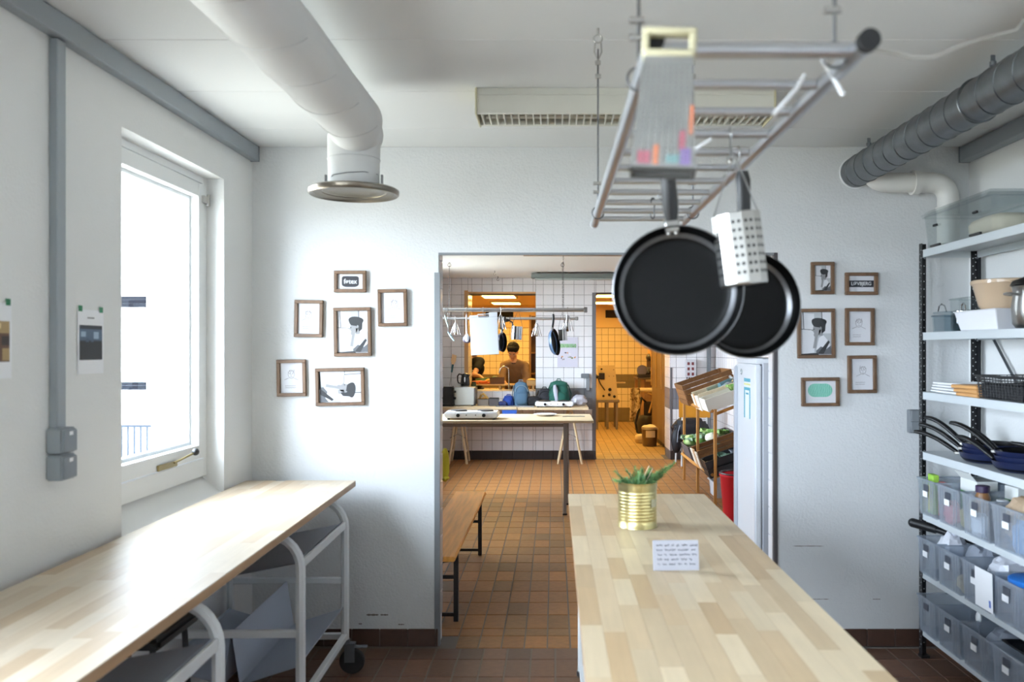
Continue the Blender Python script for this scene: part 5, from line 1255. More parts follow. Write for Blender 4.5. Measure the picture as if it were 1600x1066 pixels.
part(o, 'drape', mat('acid_yellow_cloth', (206,206,60), .7), lambda b: b.ball((.015, 0, .02), .035, .05, .022, 10, .9, .25, 44, 2.5), smooth=40)

# poster, switch, ceiling fitting on the tiled wall
ps = thing('poster', 'pale grey wall poster with green heading and small doodles', 'poster', (PX(887, 12.18), YT-.013, PZ(550.5, 12.18)))
part(ps, 'sheet', mat('poster_grey', (204,202,214), .7), lambda b: b.box(-.148, .148, -.002, 0, -.215, .215), smooth=0)
def gh(b):
    x = -.125
    for i, k in enumerate('zozizuzo'):
        if k == 'z': b.tube([(x, -.003, .12), (x, -.003, .065), (x+.012, -.003, .09), (x+.02, -.003, .065), (x+.02, -.003, .12)], .0045, 5)
        elif k == 'o': b.tube([(x+.01+.010*math.cos(R(a)), -.003, .092+.026*math.sin(R(a))) for a in range(0, 360, 40)], .0045, 5, True)
        else: b.tube([(x+.004, -.003, .12), (x+.004, -.003, .07), (x+.018, -.003, .066), (x+.02, -.003, .118)], .0045, 5)
        x += .032
part(ps, 'heading', mat('green_marker', (112,186,96), .7), gh)
rnd = random.Random(2)
for i in range(13):
    c = rnd.choice(((60,52,60), (206,150,110), (120,130,80), (230,228,230), (150,120,150)))
    x, z = rnd.uniform(-.11, .11), rnd.uniform(-.13, .0)
    part(ps, 'doodle', mat('doodle_%d_%d_%d' % c, c, .7), lambda b: b.ball((x, -.002, z), rnd.uniform(.006, .016), .0015, rnd.uniform(.006, .013), 8))
sw_ = thing('switch_box', 'grey angled switch and conduit on the tiled wall beside the kitchen doorway', 'switch', (PX(916, 12.15), YT-.012, PZ(597, 12.15)))
part(sw_, 'housing', mat('switch_grey', (112,116,120), .5), lambda b: b.box(-.075, .045, -.04, 0, .055, .12, .006))
part(sw_, 'conduit', mat('switch_grey_light', (128,132,136), .45), lambda b: b.box(.0, .05, -.035, 0, -.125, .055, .004))
cf = thing('strip_light', 'dark grey strip light under the middle room ceiling, switched off', 'lamp', (PX(895, 11.3), 11.3, MZC-.1))
x0, x1 = PX(830, 11.2), 1.2
part(cf, 'housing', mat('strip_grey', (96,102,100), .5), lambda b: (b.box(x0, x1, 11.2, 11.42, MZC-.08, MZC-.02, .006),), world=True)
part(cf, 'diffuser', mat('strip_grey_light', (150,158,154), .4), lambda b: b.box(x0+.04, x1-.04, 11.23, 11.39, MZC-.1, MZC-.078, .01), world=True)
for x in (x0+.1, x1-.3): part(cf, 'bracket', dsteel, lambda b: b.box(x-.02, x+.02, 11.28, 11.32, MZC-.02, MZC), world=True)
for (px, py, l_) in ((773, 423, 'small screw hook in the ceiling nearest the hatch'), (778, 432, 'small screw hook in the ceiling deeper than its neighbour')):
    Yh = 1.02*F/(CY-py); o = tag(part(None, 'ceiling_hook', dsteel, lambda b: (b.cyl((0, 0, 0), (0, 0, -.03), .006), b.tube(arc((0, 0, -.045), .015, 90, 380, 10, (1,0,0), (0,0,1)), .004, 6))), l_, 'hook'); o.location = (PX(px, Yh), Yh, MZC)

# hanging rails with utensils
def hang_rail(label, x0, x1, Y, z, r, cx):
    t = thing('hanging_rail', label, 'rail', ((x0+x1)/2, Y, z), group='hanging utensil rails')
    part(t, 'tube', alu, lambda b: b.cyl((x0, Y, z), (x1, Y, z), r, n=16), world=True)
    part(t, 'end_cap', mat('grey_cap', (112,110,108), .5), lambda b: b.box(x1-.03, x1+.004, Y-r*1.3, Y+r*1.3, z-r*1.3, z+r*1.3, .004), world=True)
    part(t, 'end_cap', mat('grey_cap', (112,110,108), .5), lambda b: b.box(x0-.004, x0+.03, Y-r*1.3, Y+r*1.3, z-r*1.3, z+r*1.3, .004), world=True)
    for x in cx:
        def chn(b):
            zz = z+r; k = 0
            while zz < MZC-.03:
                b.tube([(x+(.006 if k % 2 else 0)*math.cos(R(q)), Y+(0 if k % 2 else .006)*math.cos(R(q)), zz+.016+.016*math.sin(R(q))) for q in range(0, 360, 60)], .0016, 4, True); zz += .026; k += 1
        c = part(t, 'chain', mat('dark_chain', (64,62,62), .5, .7), chn, world=True, smooth=0)
        part(c, 'ceiling_hook', dsteel, lambda b: (b.cyl((x, Y, MZC-.012), (x, Y, MZC), .012), b.tube(arc((x, Y, MZC-.03), .02, 0, 360, 12, (1,0,0), (0,0,1))[:-1], .004, 6, True)), world=True)
    return t
R1Y, R1Z, R2Y, R2Z = 8.65, 1.997, 10.0, 1.957
hang_rail('thicker aluminium utensil rail hanging over the work table', -1.45, .334, R1Y, R1Z, .021, (-1.2, PX(880, R1Y)))
hang_rail('thinner aluminium utensil rail hanging deeper in the room', -1.45, .28, R2Y, R2Z, .016, (PX(702, R2Y), PX(879, R2Y)))
def hookup(t, m=steel):
    part(t, 'hook', m, lambda b: b.tube(arc((0, 0, .002), .026, -30, 210, 10, (0,1,0), (0,0,1))+[Vector((0, -.012, -.03))]+arc((0, 0, -.048), .012, 190, 370, 8, (0,1,0), (0,0,1)), .003, 6))
def tongs(label, px, Y, z, L_, rot=0):
    t = thing('tongs', label, 'tongs', (PX(px, Y), Y, z), (0, 0, R(rot)), 'steel tongs on the utensil rails'); hookup(t)
    for i, s_ in enumerate((-1, -.5, 0, .5, 1)):
        d_ = .02-.02*abs(s_)
        part(t, 'arm', chrome, lambda b: b.tube([(0, -d_, -.05), (s_*.018, -d_, -.07), (s_*.038, -d_-.006*(i % 2), -.05-L_*.5), (s_*.055, -d_, -.05-L_*.9), (s_*.058, -d_*.5, -.05-L_*(1-.03*(i % 2)))], [.006, .009, .011, .015, .012], 8, flat=.35), smooth=50)
    return t
tongs('steel tongs nearest the side wall, on the deeper rail', 712, R2Y, R2Z, .14)
tongs('steel tongs hanging against the edge of the white cutting board', 782, R1Y, R1Z, .15, 15)
tongs('steel tongs on the deeper rail between canister and edge-on pan', 838.5, R2Y, R2Z, .16)
tongs('steel tongs on the nearer rail beside the chain, above the second canister', 887, R1Y, R1Z, .17, -10)
cb = thing('cutting_board', 'large white plastic cutting board hanging from the nearer rail', 'cutting board', (PX(755.5, R1Y), R1Y-.03, R1Z)); hookup(cb)
part(cb, 'board', mat('board_white', (212,217,223), .5), lambda b: (b.box(-.142, .142, -.006, .006, -.46, -.076, .004), b.box(-.142, -.055, -.006, .006, -.076, -.052, .003), b.box(.055, .142, -.006, .006, -.076, -.03, .003), b.box(-.06, .06, -.006, .006, -.05, -.04, .003)), smooth=0, rot=(0, R(-2.5), 0))
part(cb, 'grip_slot', mat('slot_grey', (120,122,126), .6), lambda b: b.box(-.05, .05, -.0068, -.0058, -.078, -.06), smooth=0, rot=(0, R(-2.5), 0))
ld = thing('ladle', 'white spoon and black ladle hanging together beside the cutting board', 'ladle', (PX(729, R1Y), R1Y, R1Z)); hookup(ld)
part(ld, 'spoon_handle', mat('pink_white_plastic', (222,206,206), .5), lambda b: b.tube([(0, -.01, -.05), (.0, -.01, -.2), (.004, -.01, -.25)], [.006, .008, .009], 8), smooth=60)
part(ld, 'spoon_bowl', mat('board_white', (212,217,223), .5), lambda b: b.ball((.006, -.015, -.285), .026, .012, .042, 14))
part(ld, 'ladle_bowl', mat('plum_plastic', (38,26,52), .4), lambda b: b.ball((.003, .02, -.30), .046, .03, .042, 14)); part(ld, 'ladle_handle', black, lambda b: b.cyl((0, .012, -.05), (.002, .018, -.29), .005))
def edge_pan(label, px, Y, zt, rad, hl, rz, m_out, tilt=0):
    eu = (Matrix.Rotation(R(tilt), 3, 'Y') @ Matrix.Rotation(R(rz), 3, 'Z') @ Matrix.Rotation(R(90), 3, 'X')).to_euler()
    o = frying_pan('frying_pan', label, (PX(px, Y), Y, zt), rad, .045, hl, nonstick, m_out, eu[:], group='pans on the utensil rails')
    return o
bpan = mat('blue_pan_enamel', (60,92,128), .3)
edge_pan('blue frying pan seen nearly edge-on before the tiled wall', 862, R1Y, R1Z-.335, .137, .135, 72, bpan, -9)
edge_pan('small navy pan seen edge-on beside the cutting board', 780, R1Y+.1, R1Z-.33, .10, .15, 70, navy)
o = thing('ladle', 'black angled ladle hanging on the deeper rail beside the canister', 'ladle', (PX(797, R2Y), R2Y, R2Z)); hookup(o, black)
part(o, 'bowl', black, lambda b: b.ball((-.045, 0, -.02), .045, .03, .022, 12, 1)); part(o, 'handle', black, lambda b: b.tube([(-.02, 0, -.02), (.025, 0, -.045), (.035, 0, -.09), (.045, 0, -.13)], .009, 8), smooth=60)
def canister(label, px, Y, z, h_, rr, rot):
    t = thing('canister', label, 'canister', (PX(px, Y), Y, z), (0, R(rot), 0), 'steel canisters on the utensil rails')
    part(t, 'cylinder', chrome, lambda b: b.lathe([(rr-.002, -h_), (rr, -h_), (rr, 0), (rr-.002, 0), (rr-.002, -h_+.003), (0, -h_+.003)], 24))
    part(t, 'bail', wire_m, lambda b: b.tube([(-rr, 0, -.005), (-rr*.5, 0, .09), (0, 0, .165), (rr*.5, 0, .09), (rr, 0, -.005)], .002, 5))
    part(t, 'ribs', steel, lambda b: [b.cyl((rr*math.cos(a), rr*math.sin(a), -h_+.01), (rr*math.cos(a), rr*math.sin(a), -.01), .003, n=6) for a in (R(200), R(230), R(290), R(320))])
    return t
canister('steel canister hanging over the cook, on the nearer rail', 808, R1Y, R1Z-.168, .135, .056, 4)
canister('smaller steel canister hanging before the poster', 879, R1Y, R1Z-.20, .115, .045, -3)
o = thing('peeler', 'thin pale utensil hanging nearest the side wall on the nearer rail', 'utensil', (PX(695, R1Y), R1Y, R1Z)); hookup(o)
part(o, 'handle', mat('pale_green_plastic', (150,168,160), .5), lambda b: b.tube([(0, 0, -.05), (.02, 0, -.12), (.035, 0, -.17)], [.006, .010, .006], 8), smooth=60)
o = thing('peeler', 'small pale blue utensil hanging low beside the white spoon', 'utensil', (PX(700, R1Y), R1Y, R1Z)); hookup(o)
part(o, 'cord', wire_m, lambda b: b.tube([(0, 0, -.05), (.0, 0, -.23)], .0015, 5)); part(o, 'handle', mat('pale_blue_plastic', (140,170,182), .5), lambda b: b.tube([(0, 0, -.225), (.03, 0, -.27), (.062, 0, -.315)], [.007, .011, .006], 8), smooth=60)

# ---------------------------------------------------------------- bench, fridge, rack of vegetables
bn = thing('bench', 'folding beer bench with lacquered pine seat and black steel legs', 'bench', (-.675, 5.8, 0))
part(bn, 'seat', bench_wood, lambda b: b.box(-.80, -.553, 4.70, 6.86, .412, .44, .005), world=True, smooth=0, bevel=0)
for y in (4.96, 6.55):
    lg = part(bn, 'leg', black_paint, lambda b: b.box(-.59, -.562, y-.014, y+.014, 0, .41, .002), world=True, smooth=0)
    lg = part(bn, 'leg', black_paint, lambda b: b.box(-.79, -.762, y-.014, y+.014, 0, .41, .002), world=True, smooth=0)
    sg = 1 if y < 5.5 else -1
    part(bn, 'stretcher', black_paint, lambda b: (b.box(-.762, -.59, y-.008, y+.008, .25, .27), b.box(-.762, -.59, y-.008, y+.008, .03, .05)), world=True, smooth=0)
    part(bn, 'brace', black_paint, lambda b: (b.cyl((-.675, y, .26), (-.675, y+sg*.34, .405), .008), b.box(-.79, -.562, y+sg*.0-.02, y+sg*.0+.02, .405, .412), b.tube([(-.76, y, .36), (-.675, y+sg*.05, .33), (-.59, y, .36)], .006, 6)), world=True)

fr = thing('refrigerator', 'white fridge with a blue and white notice behind the doorway edge', 'refrigerator', (1.43, 5.08, 0))
fx, fy0, fy1, fz = 1.14, 4.80, 5.30, 1.545
fw = mat('fridge_white', (234,237,241), .35)
part(fr, 'cabinet', mat('fridge_side_shaded', (190,192,198), .4), lambda b: b.box(fx+.045, fx+.62, fy0, fy1, .04, fz, .004), world=True, smooth=0)  # white cabinet; shade on its side is put into this greyer colour
d = part(fr, 'door', fw, lambda b: b.box(fx, fx+.04, fy0+.004, fy1-.002, .09, fz-.035, .008), world=True, smooth=0)
part(fr, 'top_panel', fw, lambda b: b.box(fx+.004, fx+.622, fy0-.003, fy1+.003, fz-.032, fz, .006), world=True, smooth=0)
part(d, 'gasket', mat('gasket_grey', (120,124,132), .7), lambda b: b.box(fx+.0395, fx+.046, fy0+.012, fy1-.01, .1, fz-.045), world=True, smooth=0)
part(d, 'handle', mat('fridge_handle', (196,200,208), .3), lambda b: b.box(fx-.018, fx+.003, fy1-.05, fy1-.012, .30, fz-.05, .006), world=True, smooth=0)
nt_ = part(d, 'notice', mat('notice_white', (236,242,242), .6), lambda b: b.box(fx-.0016, fx-.0004, 4.905, 5.065, 1.19, 1.425), world=True, smooth=0)
part(nt_, 'notice_print', mat('notice_teal', (80,164,186), .6), lambda b: (b.box(fx-.0022, fx-.0016, 4.905, 5.065, 1.405, 1.425), b.box(fx-.0022, fx-.0016, 4.905, 5.065, 1.355, 1.372), b.box(fx-.0022, fx-.0016, 4.905, 4.93, 1.19, 1.355), b.box(fx-.0022, fx-.0016, 5.04, 5.065, 1.19, 1.355), b.box(fx-.0022, fx-.0016, 4.95, 5.02, 1.33, 1.34)), world=True, smooth=0)
part(nt_, 'notice_band', mat('notice_yellow', (226,222,150), .6), lambda b: b.box(fx-.0022, fx-.0016, 4.905, 5.065, 1.385, 1.395), world=True, smooth=0)
lgm = part(d, 'emblem', mat('emblem_grey', (150,160,160), .5), lambda b: b.tube(arc((fx-.001, 5.14, fz-.085), .016, 0, 330, 12, (0,1,0), (0,0,1)), .003, 6), world=True)
for y in (fy0+.06, fy1-.06): part(fr, 'foot', black, lambda b: b.cyl((fx+.1, y, 0), (fx+.1, y, .045), .02), world=True)

vr = thing('vegetable_rack', 'orange pine rack holding tilted crates of vegetables', 'rack', (1.9, 9.4, 0))
RY = [10.3, 9.36, 8.58]; RXf = [1.585, 1.59, 1.635]
for (x, y) in zip(RXf, RY):
    part(vr, 'post', rack_wood, lambda b: b.box(x-.015, x+.015, y-.016, y+.016, 0, .985, .003), world=True, smooth=0)
    part(vr, 'post', rack_wood, lambda b: b.box(2.2, 2.24, y-.022, y+.022, 0, 1.30, .003), world=True, smooth=0)
    for (z0, z1) in ((.93, 1.16), (.29, .52)):
        part(vr, 'side_rail', rack_wood, lambda b: b.tube([(x, y+.026, z0), (2.22, y+.026, z1)], .016, 4), world=True, smooth=0)
for (z0, z1) in ((.945, .985), (.30, .335)):
    part(vr, 'front_rail', rack_wood, lambda b: b.tube([(RXf[0]-.028, RY[0], (z0+z1)/2), (RXf[1]-.028, RY[1], (z0+z1)/2), (RXf[2]-.028, RY[2], (z0+z1)/2)], .02, 4), world=True, smooth=0)
    part(vr, 'rear_rail', rack_wood, lambda b: b.box(2.2, 2.24, 8.56, 10.32, z0+.22, z1+.22), world=True, smooth=0)
TL = R(-19)
def crate(name, label, y, z, w_, l_, h_, m, slats=3, x=1.84, gap=.014, planks=None):
    """open slatted crate lying on the tilted rails (high side towards the wall)"""
    t = thing(name, label, 'crate', (x, y, z), (0, TL, 0)); a, c = w_/2, l_/2; sh_ = (h_-gap*(slats-1))/slats
    part(t, 'bottom', m, lambda b: b.box(-a, a, -c, c, 0, .008), smooth=0)
    for k in range(slats):
        z0 = .008+k*(sh_+gap); z1 = z0+sh_
        for sx in ((1,) if planks else (-1, 1)): part(t, 'slat', m, lambda b: b.box(sx*a-.005, sx*a+.005, -c, c, z0, z1, .001), smooth=0)
        for sy in (-1, 1): part(t, 'slat', m, lambda b: b.box(-a+.005, a-.005, sy*c-.005, sy*c+.005, z0, z1, .001), smooth=0)
    for sx in (-1, 1):
        for sy in (-1, 1): part(t, 'corner_block', m, lambda b: b.box(sx*(a-.02)-.012, sx*(a-.02)+.012, sy*(c-.02)-.012, sy*(c-.02)+.012, .008, h_+.006), smooth=0)
    if planks:
        n = len(planks); rr = random.Random(n)
        for k, pm in enumerate(planks):
            y0 = -c+l_*k/n+.006; y1 = -c+l_*(k+1)/n-.006; hh = h_+rr.uniform(-.02, .035)
            part(t, 'end_plank', pm, lambda b: b.box(-a-.008, -a+.005, y0, y1, -.01, hh, .002), smooth=0)
            part(t, 'nail', black, lambda b: b.cyl((-a-.0095, (y0+y1)/2, hh*.7), (-a-.007, (y0+y1)/2, hh*.7), .006, n=8))
    return t
white_pk = mat('white_plank', (226,220,206), .6, var=.04); tan_pk = mat('tan_plank', (186,150,110), .6)
def inside(t, name, label, cat, lx, ly, lz, rot=(0,0,0)):
    p = chain_matrix(t) @ Vector((lx, ly, lz)); return thing(name, label, cat, p, rot)
C1 = crate('crate', 'dark brown slatted crate on the upper tier farthest along the rack', 9.86, 1.045, .58, .62, .235, crate_brown, 4, 1.80, gap=.007)
C2 = crate('crate', 'pale wooden crate with white end slats on the upper tier', 9.17, 1.04, .56, .44, .165, crate_pale, 2, planks=(white_pk, white_pk, tan_pk, white_pk))
C3 = crate('crate', 'pale boarded crate on the upper tier beside the fridge', 8.76, 1.045, .56, .34, .125, mat('grey_white_crate', (224,220,208), .6), 1)
C4 = crate('crate', 'grey lined crate of greens on the lower tier farthest along the rack', 9.86, .41, .56, .52, .16, mat('grey_crate', (92,84,84), .7), 1)
C5 = crate('crate', 'brown wicker crate on the lower tier in the middle of the rack', 9.18, .41, .56, .42, .19, crate_brown, 4, gap=.006, planks=(white_pk, tan_pk, white_pk))
C6 = crate('crate', 'black plastic crate on the lower tier beside the red bin', 8.74, .36, .52, .30, .17, mat('black_crate', (26,26,30), .5), 2)
leafg = mat('cabbage_leaf', (126,158,124), .6, c2=(176,196,160), noise=(18,.15)); lett = mat('lettuce_green', (110,160,72), .5, c2=(190,208,140), noise=(14,.2)); caul = mat('cauliflower', (232,230,206), .7, bump=(60,.6))
def leafy(t_, n, r, seed, m, core=None):
    def lf(b):
        rnd = random.Random(seed)
        for i in range(n):
            a = 2.4*i+rnd.uniform(-.2, .2); tilt = .35+.9*i/n; L_ = r*rnd.uniform(.9, 1.25); W_ = L_*.55
            vs_ = []; fs = []; nu, nv = 5, 5
            for u in range(nu+1):
                for v in range(nv+1):
                    f = u/nu; s_ = (v/nv-.5)*2; wd = W_*math.sin(math.pi*min(1, .18+f*.8))*(1+.0*f)
                    ruff = .10*L_*math.sin(v*2.6+i)*f
                    x = L_*f; y = s_*wd; z = L_*(.30*math.sin(f*2.2)+.35*abs(s_)**2*.6)+ruff
                    q = Vector((x*math.cos(tilt)-z*math.sin(tilt)*.6, y, x*math.sin(tilt)*.55+z*math.cos(tilt)))
                    vs_.append((q.x*math.cos(a)-q.y*math.sin(a), q.x*math.sin(a)+q.y*math.cos(a), q.z))
            for u in range(nu):
                for v in range(nv): k = u*(nv+1)+v; fs.append((k, k+1, k+nv+2, k+nv+1))
            b.add(vs_, fs)
    part(t_, 'leaves', m, lf, smooth=70)
    if core: part(t_, 'heart', core, lambda b: b.ball((0, 0, r*.35), r*.55, r*.55, r*.5, 14, 1, .12, seed, 4), smooth=60)
for (i, (lx, ly, r, m, co, lab)) in enumerate(((-.20, .18, .13, leafg, lett, 'pale blue green cabbage hanging over the lower crate edge'), (-.08, .06, .12, leafg, lett, 'pale cabbage next to the hanging one in the lined crate'),
        (.05, .15, .12, lett, lett, 'bright green lettuce farther from the aisle in the lined crate'), (.12, -.02, .11, lett, lett, 'second bright green lettuce in the lined crate'))):
    leafy(inside(C4, 'cabbage' if i < 2 else 'lettuce', lab, 'vegetable', lx, ly, .115), 11, r*1.12, i+3, m, co)
cf_ = inside(C4, 'cauliflower', 'white cauliflower with green leaves at the near end of the lined crate', 'vegetable', .02, -.18, .14)
part(cf_, 'curd', caul, lambda b: b.ball((0, 0, .03), .085, .085, .06, 18, 1, .14, 5, 7), smooth=60); leafy(cf_, 6, .09, 13, lett)
for i, (lx, ly, c, lab) in enumerate(((-.02, .1, (120,130,112), 'grey green bottle in the pale wooden crate'), (.1, .04, (90,126,134), 'teal glass bottle in the pale wooden crate'), (.06, -.1, (150,168,170), 'clear glass bottle in the pale wooden crate'), (.18, -.04, (70,92,98), 'dark teal bottle in the pale wooden crate'), (.2, .12, (186,196,196), 'pale glass bottle in the pale wooden crate'))):
    o = inside(C2, 'bottle', lab, 'bottle', lx, ly, .145+.02*(i % 2), (0, R(70), R(25*i))); o['group'] = 'bottles lying in the pale wooden crate'
    part(o, 'glass', mat('bottle_glass_%d' % i, c, .12), lambda b: b.lathe([(0, -.1), (.034, -.1), (.036, -.09), (.036, .04), (.016, .09), (.014, .13), (0, .13)], 16))
    part(o, 'cap', steel, lambda b: b.lathe([(.016, .125), (.017, .145), (0, .148)], 12))
o = inside(C1, 'paper_bundle', 'crumpled beige paper bundle in the dark brown crate', 'paper', .18, -.14, .05); part(o, 'paper', mat('beige_paper', (190,170,140), .8, bump=(30,.5)), lambda b: b.ball((0, 0, .06), .12, .1, .08, 16, .8, .3, 8, 3), smooth=25)
o = inside(C3, 'lettuce', 'small leafy bunch in the pale boarded crate', 'vegetable', .05, 0, .1); leafy(o, 7, .10, 17, lett)
for i, (lx, ly, lab) in enumerate(((.0, .0, 'bunch of dark greens in the brown wicker crate'), (-.05, -.05, 'bunch of dark greens in the black plastic crate'))):
    o = inside((C5, C6)[i], 'greens', lab, 'vegetable', lx, ly, .09); leafy(o, 7, .11, 23+i, mat('kale_green', (66,96,72), .6, c2=(120,150,130), noise=(18,.2)))
o = inside(C6, 'plastic_box', 'clear ribbed plastic box in the black plastic crate', 'box', .1, .04, .05); part(o, 'box', pp_m, lambda b: open_box(b, .16, .14, .1), smooth=0)
o = thing('storage_crate', 'white plastic crate on the floor under the vegetable rack', 'crate', (1.92, 9.2, 0)); part(o, 'crate', mat('crate_white_pl', (196,200,206), .5), lambda b: open_box(b, .4, .36, .16, .008, .01, .01), smooth=0)
part(o, 'rim', mat('crate_white_pl', (196,200,206), .5), lambda b: b.tube([(-.21, -.19, .16), (.21, -.19, .16), (.21, .19, .16), (-.21, .19, .16)], .012, 6, True))
o = thing('waste_bin', 'red plastic bin standing between the rack and the fridge', 'bin', (1.60, 7.3, 0))
part(o, 'bucket', mat('red_plastic', (206,30,44), .4), lambda b: b.lathe([(0, .01), (.115, .01), (.12, 0), (.125, .01), (.165, .50), (.172, .505), (.172, .52), (.16, .52), (.118, .02), (0, .02)], 30), smooth=50)
part(o, 'rim', mat('dark_rim', (44,24,26), .5), lambda b: b.tube(arc((0, 0, .525), .165, 0, 360, 30, (1,0,0), (0,1,0))[:-1], .009, 6, True))

# chair with a dark jacket, socket panel on the far wall
ch = thing('chair', 'ochre plastic chair with white legs against the tiled wall', 'chair', (1.86, 11.5, 0))
och = mat('ochre_plastic', (204,138,34), .45)
part(ch, 'backrest', och, lambda b: b.box(-.20, .22, -.25, -.235, .68, 1.0, .03), smooth=50)
part(ch, 'seat', och, lambda b: b.box(-.21, .22, -.22, .2, .43, .45, .02), smooth=50)
for (x, y) in ((-.16, -.235), (.18, -.235), (-.18, .18), (.19, .18)):
    part(ch, 'leg', white_steel, lambda b: b.cyl((x, y, .02), (x*.95, y, .45 if y > 0 else .72), .012))
    part(ch, 'foot', rack_wood, lambda b: b.cyl((x, y, 0), (x, y, .03), .016, .014))
jk = thing('jacket', 'black padded jacket piled on the ochre chair', 'jacket', (1.83, 11.31, .44))
part(jk, 'body', mat('black_padding', (22,22,28), .6), lambda b: (b.ball((0, 0, .06), .23, .16, .17, 20, .8, .42, 3, 3), b.ball((-.2, -.05, -.06), .07, .07, .17, 14, .9, .2, 5, 3)), smooth=50)
part(jk, 'trim', mat('jacket_trim', (150,154,166), .6), lambda b: b.tube([(-.16, -.115, .16), (-.19, -.13, .06), (-.2, -.12, -.08)], .006, 6))
sk = thing('power_outlet', 'pale grey panel of six dark red sockets on the tiled wall', 'socket', (PX(1079, 12.15), YT-.012, PZ(576, 12.15)))
part(sk, 'housing', mat('panel_grey', (198,198,202), .5), lambda b: b.box(-.075, .075, -.08, 0, -.125, .13, .006))
for r in range(3):
    for c in range(2): part(sk, 'socket', mat('dark_red_socket', (110,44,48), .5), lambda b: b.box(-.052+c*.06, -.018+c*.06, -.086, -.079, -.10+r*.075, -.058+r*.075, .003), smooth=0)
part(sk, 'plugs', dk, lambda b: [b.cyl((-.05+i*.03, -.05, -.145), (-.05+i*.03, -.05, -.122), .009, n=8) for i in range(4)])
# ---------------------------------------------------------------- the kitchen: lamps, cupboards, machines
for i, (x0, x1, y0, y1, lab) in enumerate(((-1.27, -.70, 14.6, 15.5, 'glowing ceiling panel over the cook nearest the hatch'), (-1.26, -.70, 16.9, 17.7, 'glowing ceiling panel over the hatch side, deeper in the kitchen'),
        (.74, 1.30, 14.4, 15.2, 'glowing ceiling panel inside the kitchen doorway'), (.74, 1.30, 16.7, 17.5, 'glowing ceiling panel deeper beyond the kitchen doorway'),
        (-1.27, -.70, 13.0, 13.9, 'glowing ceiling panel directly above the two cooks'), (.74, 1.30, 12.95, 13.75, 'unseen glowing ceiling panel added just inside the kitchen doorway'))):  # the doorway panel of this pair is unseen, added for its light
    t = thing('ceiling_panel_light', lab, 'lamp', ((x0+x1)/2, (y0+y1)/2, KZC), group='glowing kitchen ceiling panels')
    part(t, 'frame', mat('panel_frame', (226,210,180), .5), lambda b: (b.box(x0-.03, x0, y0-.03, y1+.03, KZC-.03, KZC), b.box(x1, x1+.03, y0-.03, y1+.03, KZC-.03, KZC), b.box(x0, x1, y0-.03, y0, KZC-.03, KZC), b.box(x0, x1, y1, y1+.03, KZC-.03, KZC)), world=True, smooth=0)
    part(t, 'diffuser', mat('warm_panel', (255,240,210), .5, emit=((255,212,122), KITCHEN_LAMP)), lambda b: b.box(x0, x1, y0, y1, KZC-.022, KZC-.004), world=True, smooth=0)
for (px0, px1, lab) in ((759, 802, 'dark wall vent above the cook'), (946, 990, 'dark wall vent beyond the kitchen doorway')):
    t = thing('wall_vent', lab, 'vent', (PX((px0+px1)/2, YK), YK, 2.36)); a = (px1-px0)/2/71.3
    part(t, 'frame', mat('vent_dark', (40,32,26), .6), lambda b: (b.box(-a, a, -.03, -.005, .07, .085), b.box(-a, a, -.03, -.005, -.085, -.07), b.box(-a, -a+.015, -.03, -.005, -.07, .07), b.box(a-.015, a, -.03, -.005, -.07, .07), b.box(-a, a, -.006, 0, -.08, .08)), smooth=0)
    for k in range(6): part(t, 'slat', mat('vent_dark', (40,32,26), .6), lambda b: b.add([(-a+.015, -.026, -.062+k*.024), (a-.015, -.026, -.062+k*.024), (a-.015, -.008, -.046+k*.024), (-a+.015, -.008, -.046+k*.024)], [(0,1,2,3)]), smooth=0)
ow = mat('oak_veneer', (150,108,60), .45, grain=('z', 30, .12))
dko = mat('brown_cupboard', (124,96,62), .45, grain=('z', 30, .08))
cp = thing('tall_cupboard', 'tall brown cupboard with long handles inside the kitchen doorway', 'cupboard', (2.0, 14.3, 0))
cx0, cy0, cy1 = 1.735, 12.95, 15.0
part(cp, 'body', dko, lambda b: b.box(cx0+.02, cx0+.55, cy0, cy1, .08, 2.2), world=True, smooth=0)
part(cp, 'plinth', mat('dark_plinth', (60,46,34), .6), lambda b: b.box(cx0+.05, cx0+.55, cy0, cy1, 0, .08), world=True, smooth=0)
for i in range(3):
    y0 = cy0+i*(cy1-cy0)/3; y1 = y0+(cy1-cy0)/3
    d = part(cp, 'door', dko, lambda b: b.box(cx0, cx0+.02, y0+.004, y1-.004, .09, 2.19, .002), world=True, smooth=0)
    part(d, 'handle', mat('pale_handle', (206,170,110), .35, .6), lambda b: b.box(cx0-.03, cx0-.012, y1-.09, y1-.07, .95, 1.55, .004), world=True, smooth=0)
# light machine standing on a small steel table
mc = thing('dough_machine', 'tall cream machine with dark switches standing on a steel table', 'machine', (PX(948, 17.0), 17.0, 0))
cm = mat('cream_enamel', (206,180,130), .4)
mz0, mz1 = PZ(624, 17), PZ(571, 17)
mx0, mx1 = PX(932, 17), PX(964, 17)
def mach(b):
    b.box(mx0, mx1, 16.75, 17.3, mz0, mz0+.05, .006)
    v = [(mx0, 16.78), (mx1-.02, 16.78)]
    b.add([(mx0, 16.78, mz0+.05), (mx1, 16.78, mz0+.05), (mx1, 17.28, mz0+.05), (mx0, 17.28, mz0+.05), (mx0+.03, 16.86, mz1), (mx1-.05, 16.86, mz1), (mx1-.05, 17.2, mz1), (mx0+.03, 17.2, mz1)], [(0,1,5,4), (1,2,6,5), (2,3,7,6), (3,0,4,7), (4,5,6,7)])
part(mc, 'housing', cm, mach, world=True, smooth=0)
MYF = 16.76
part(mc, 'window', mat('machine_window', (40,32,26), .3), lambda b: b.box(PX(936, MYF), PX(945, MYF), MYF+.04, MYF+.08, PZ(593, MYF), PZ(583, MYF), .004), world=True, smooth=0)
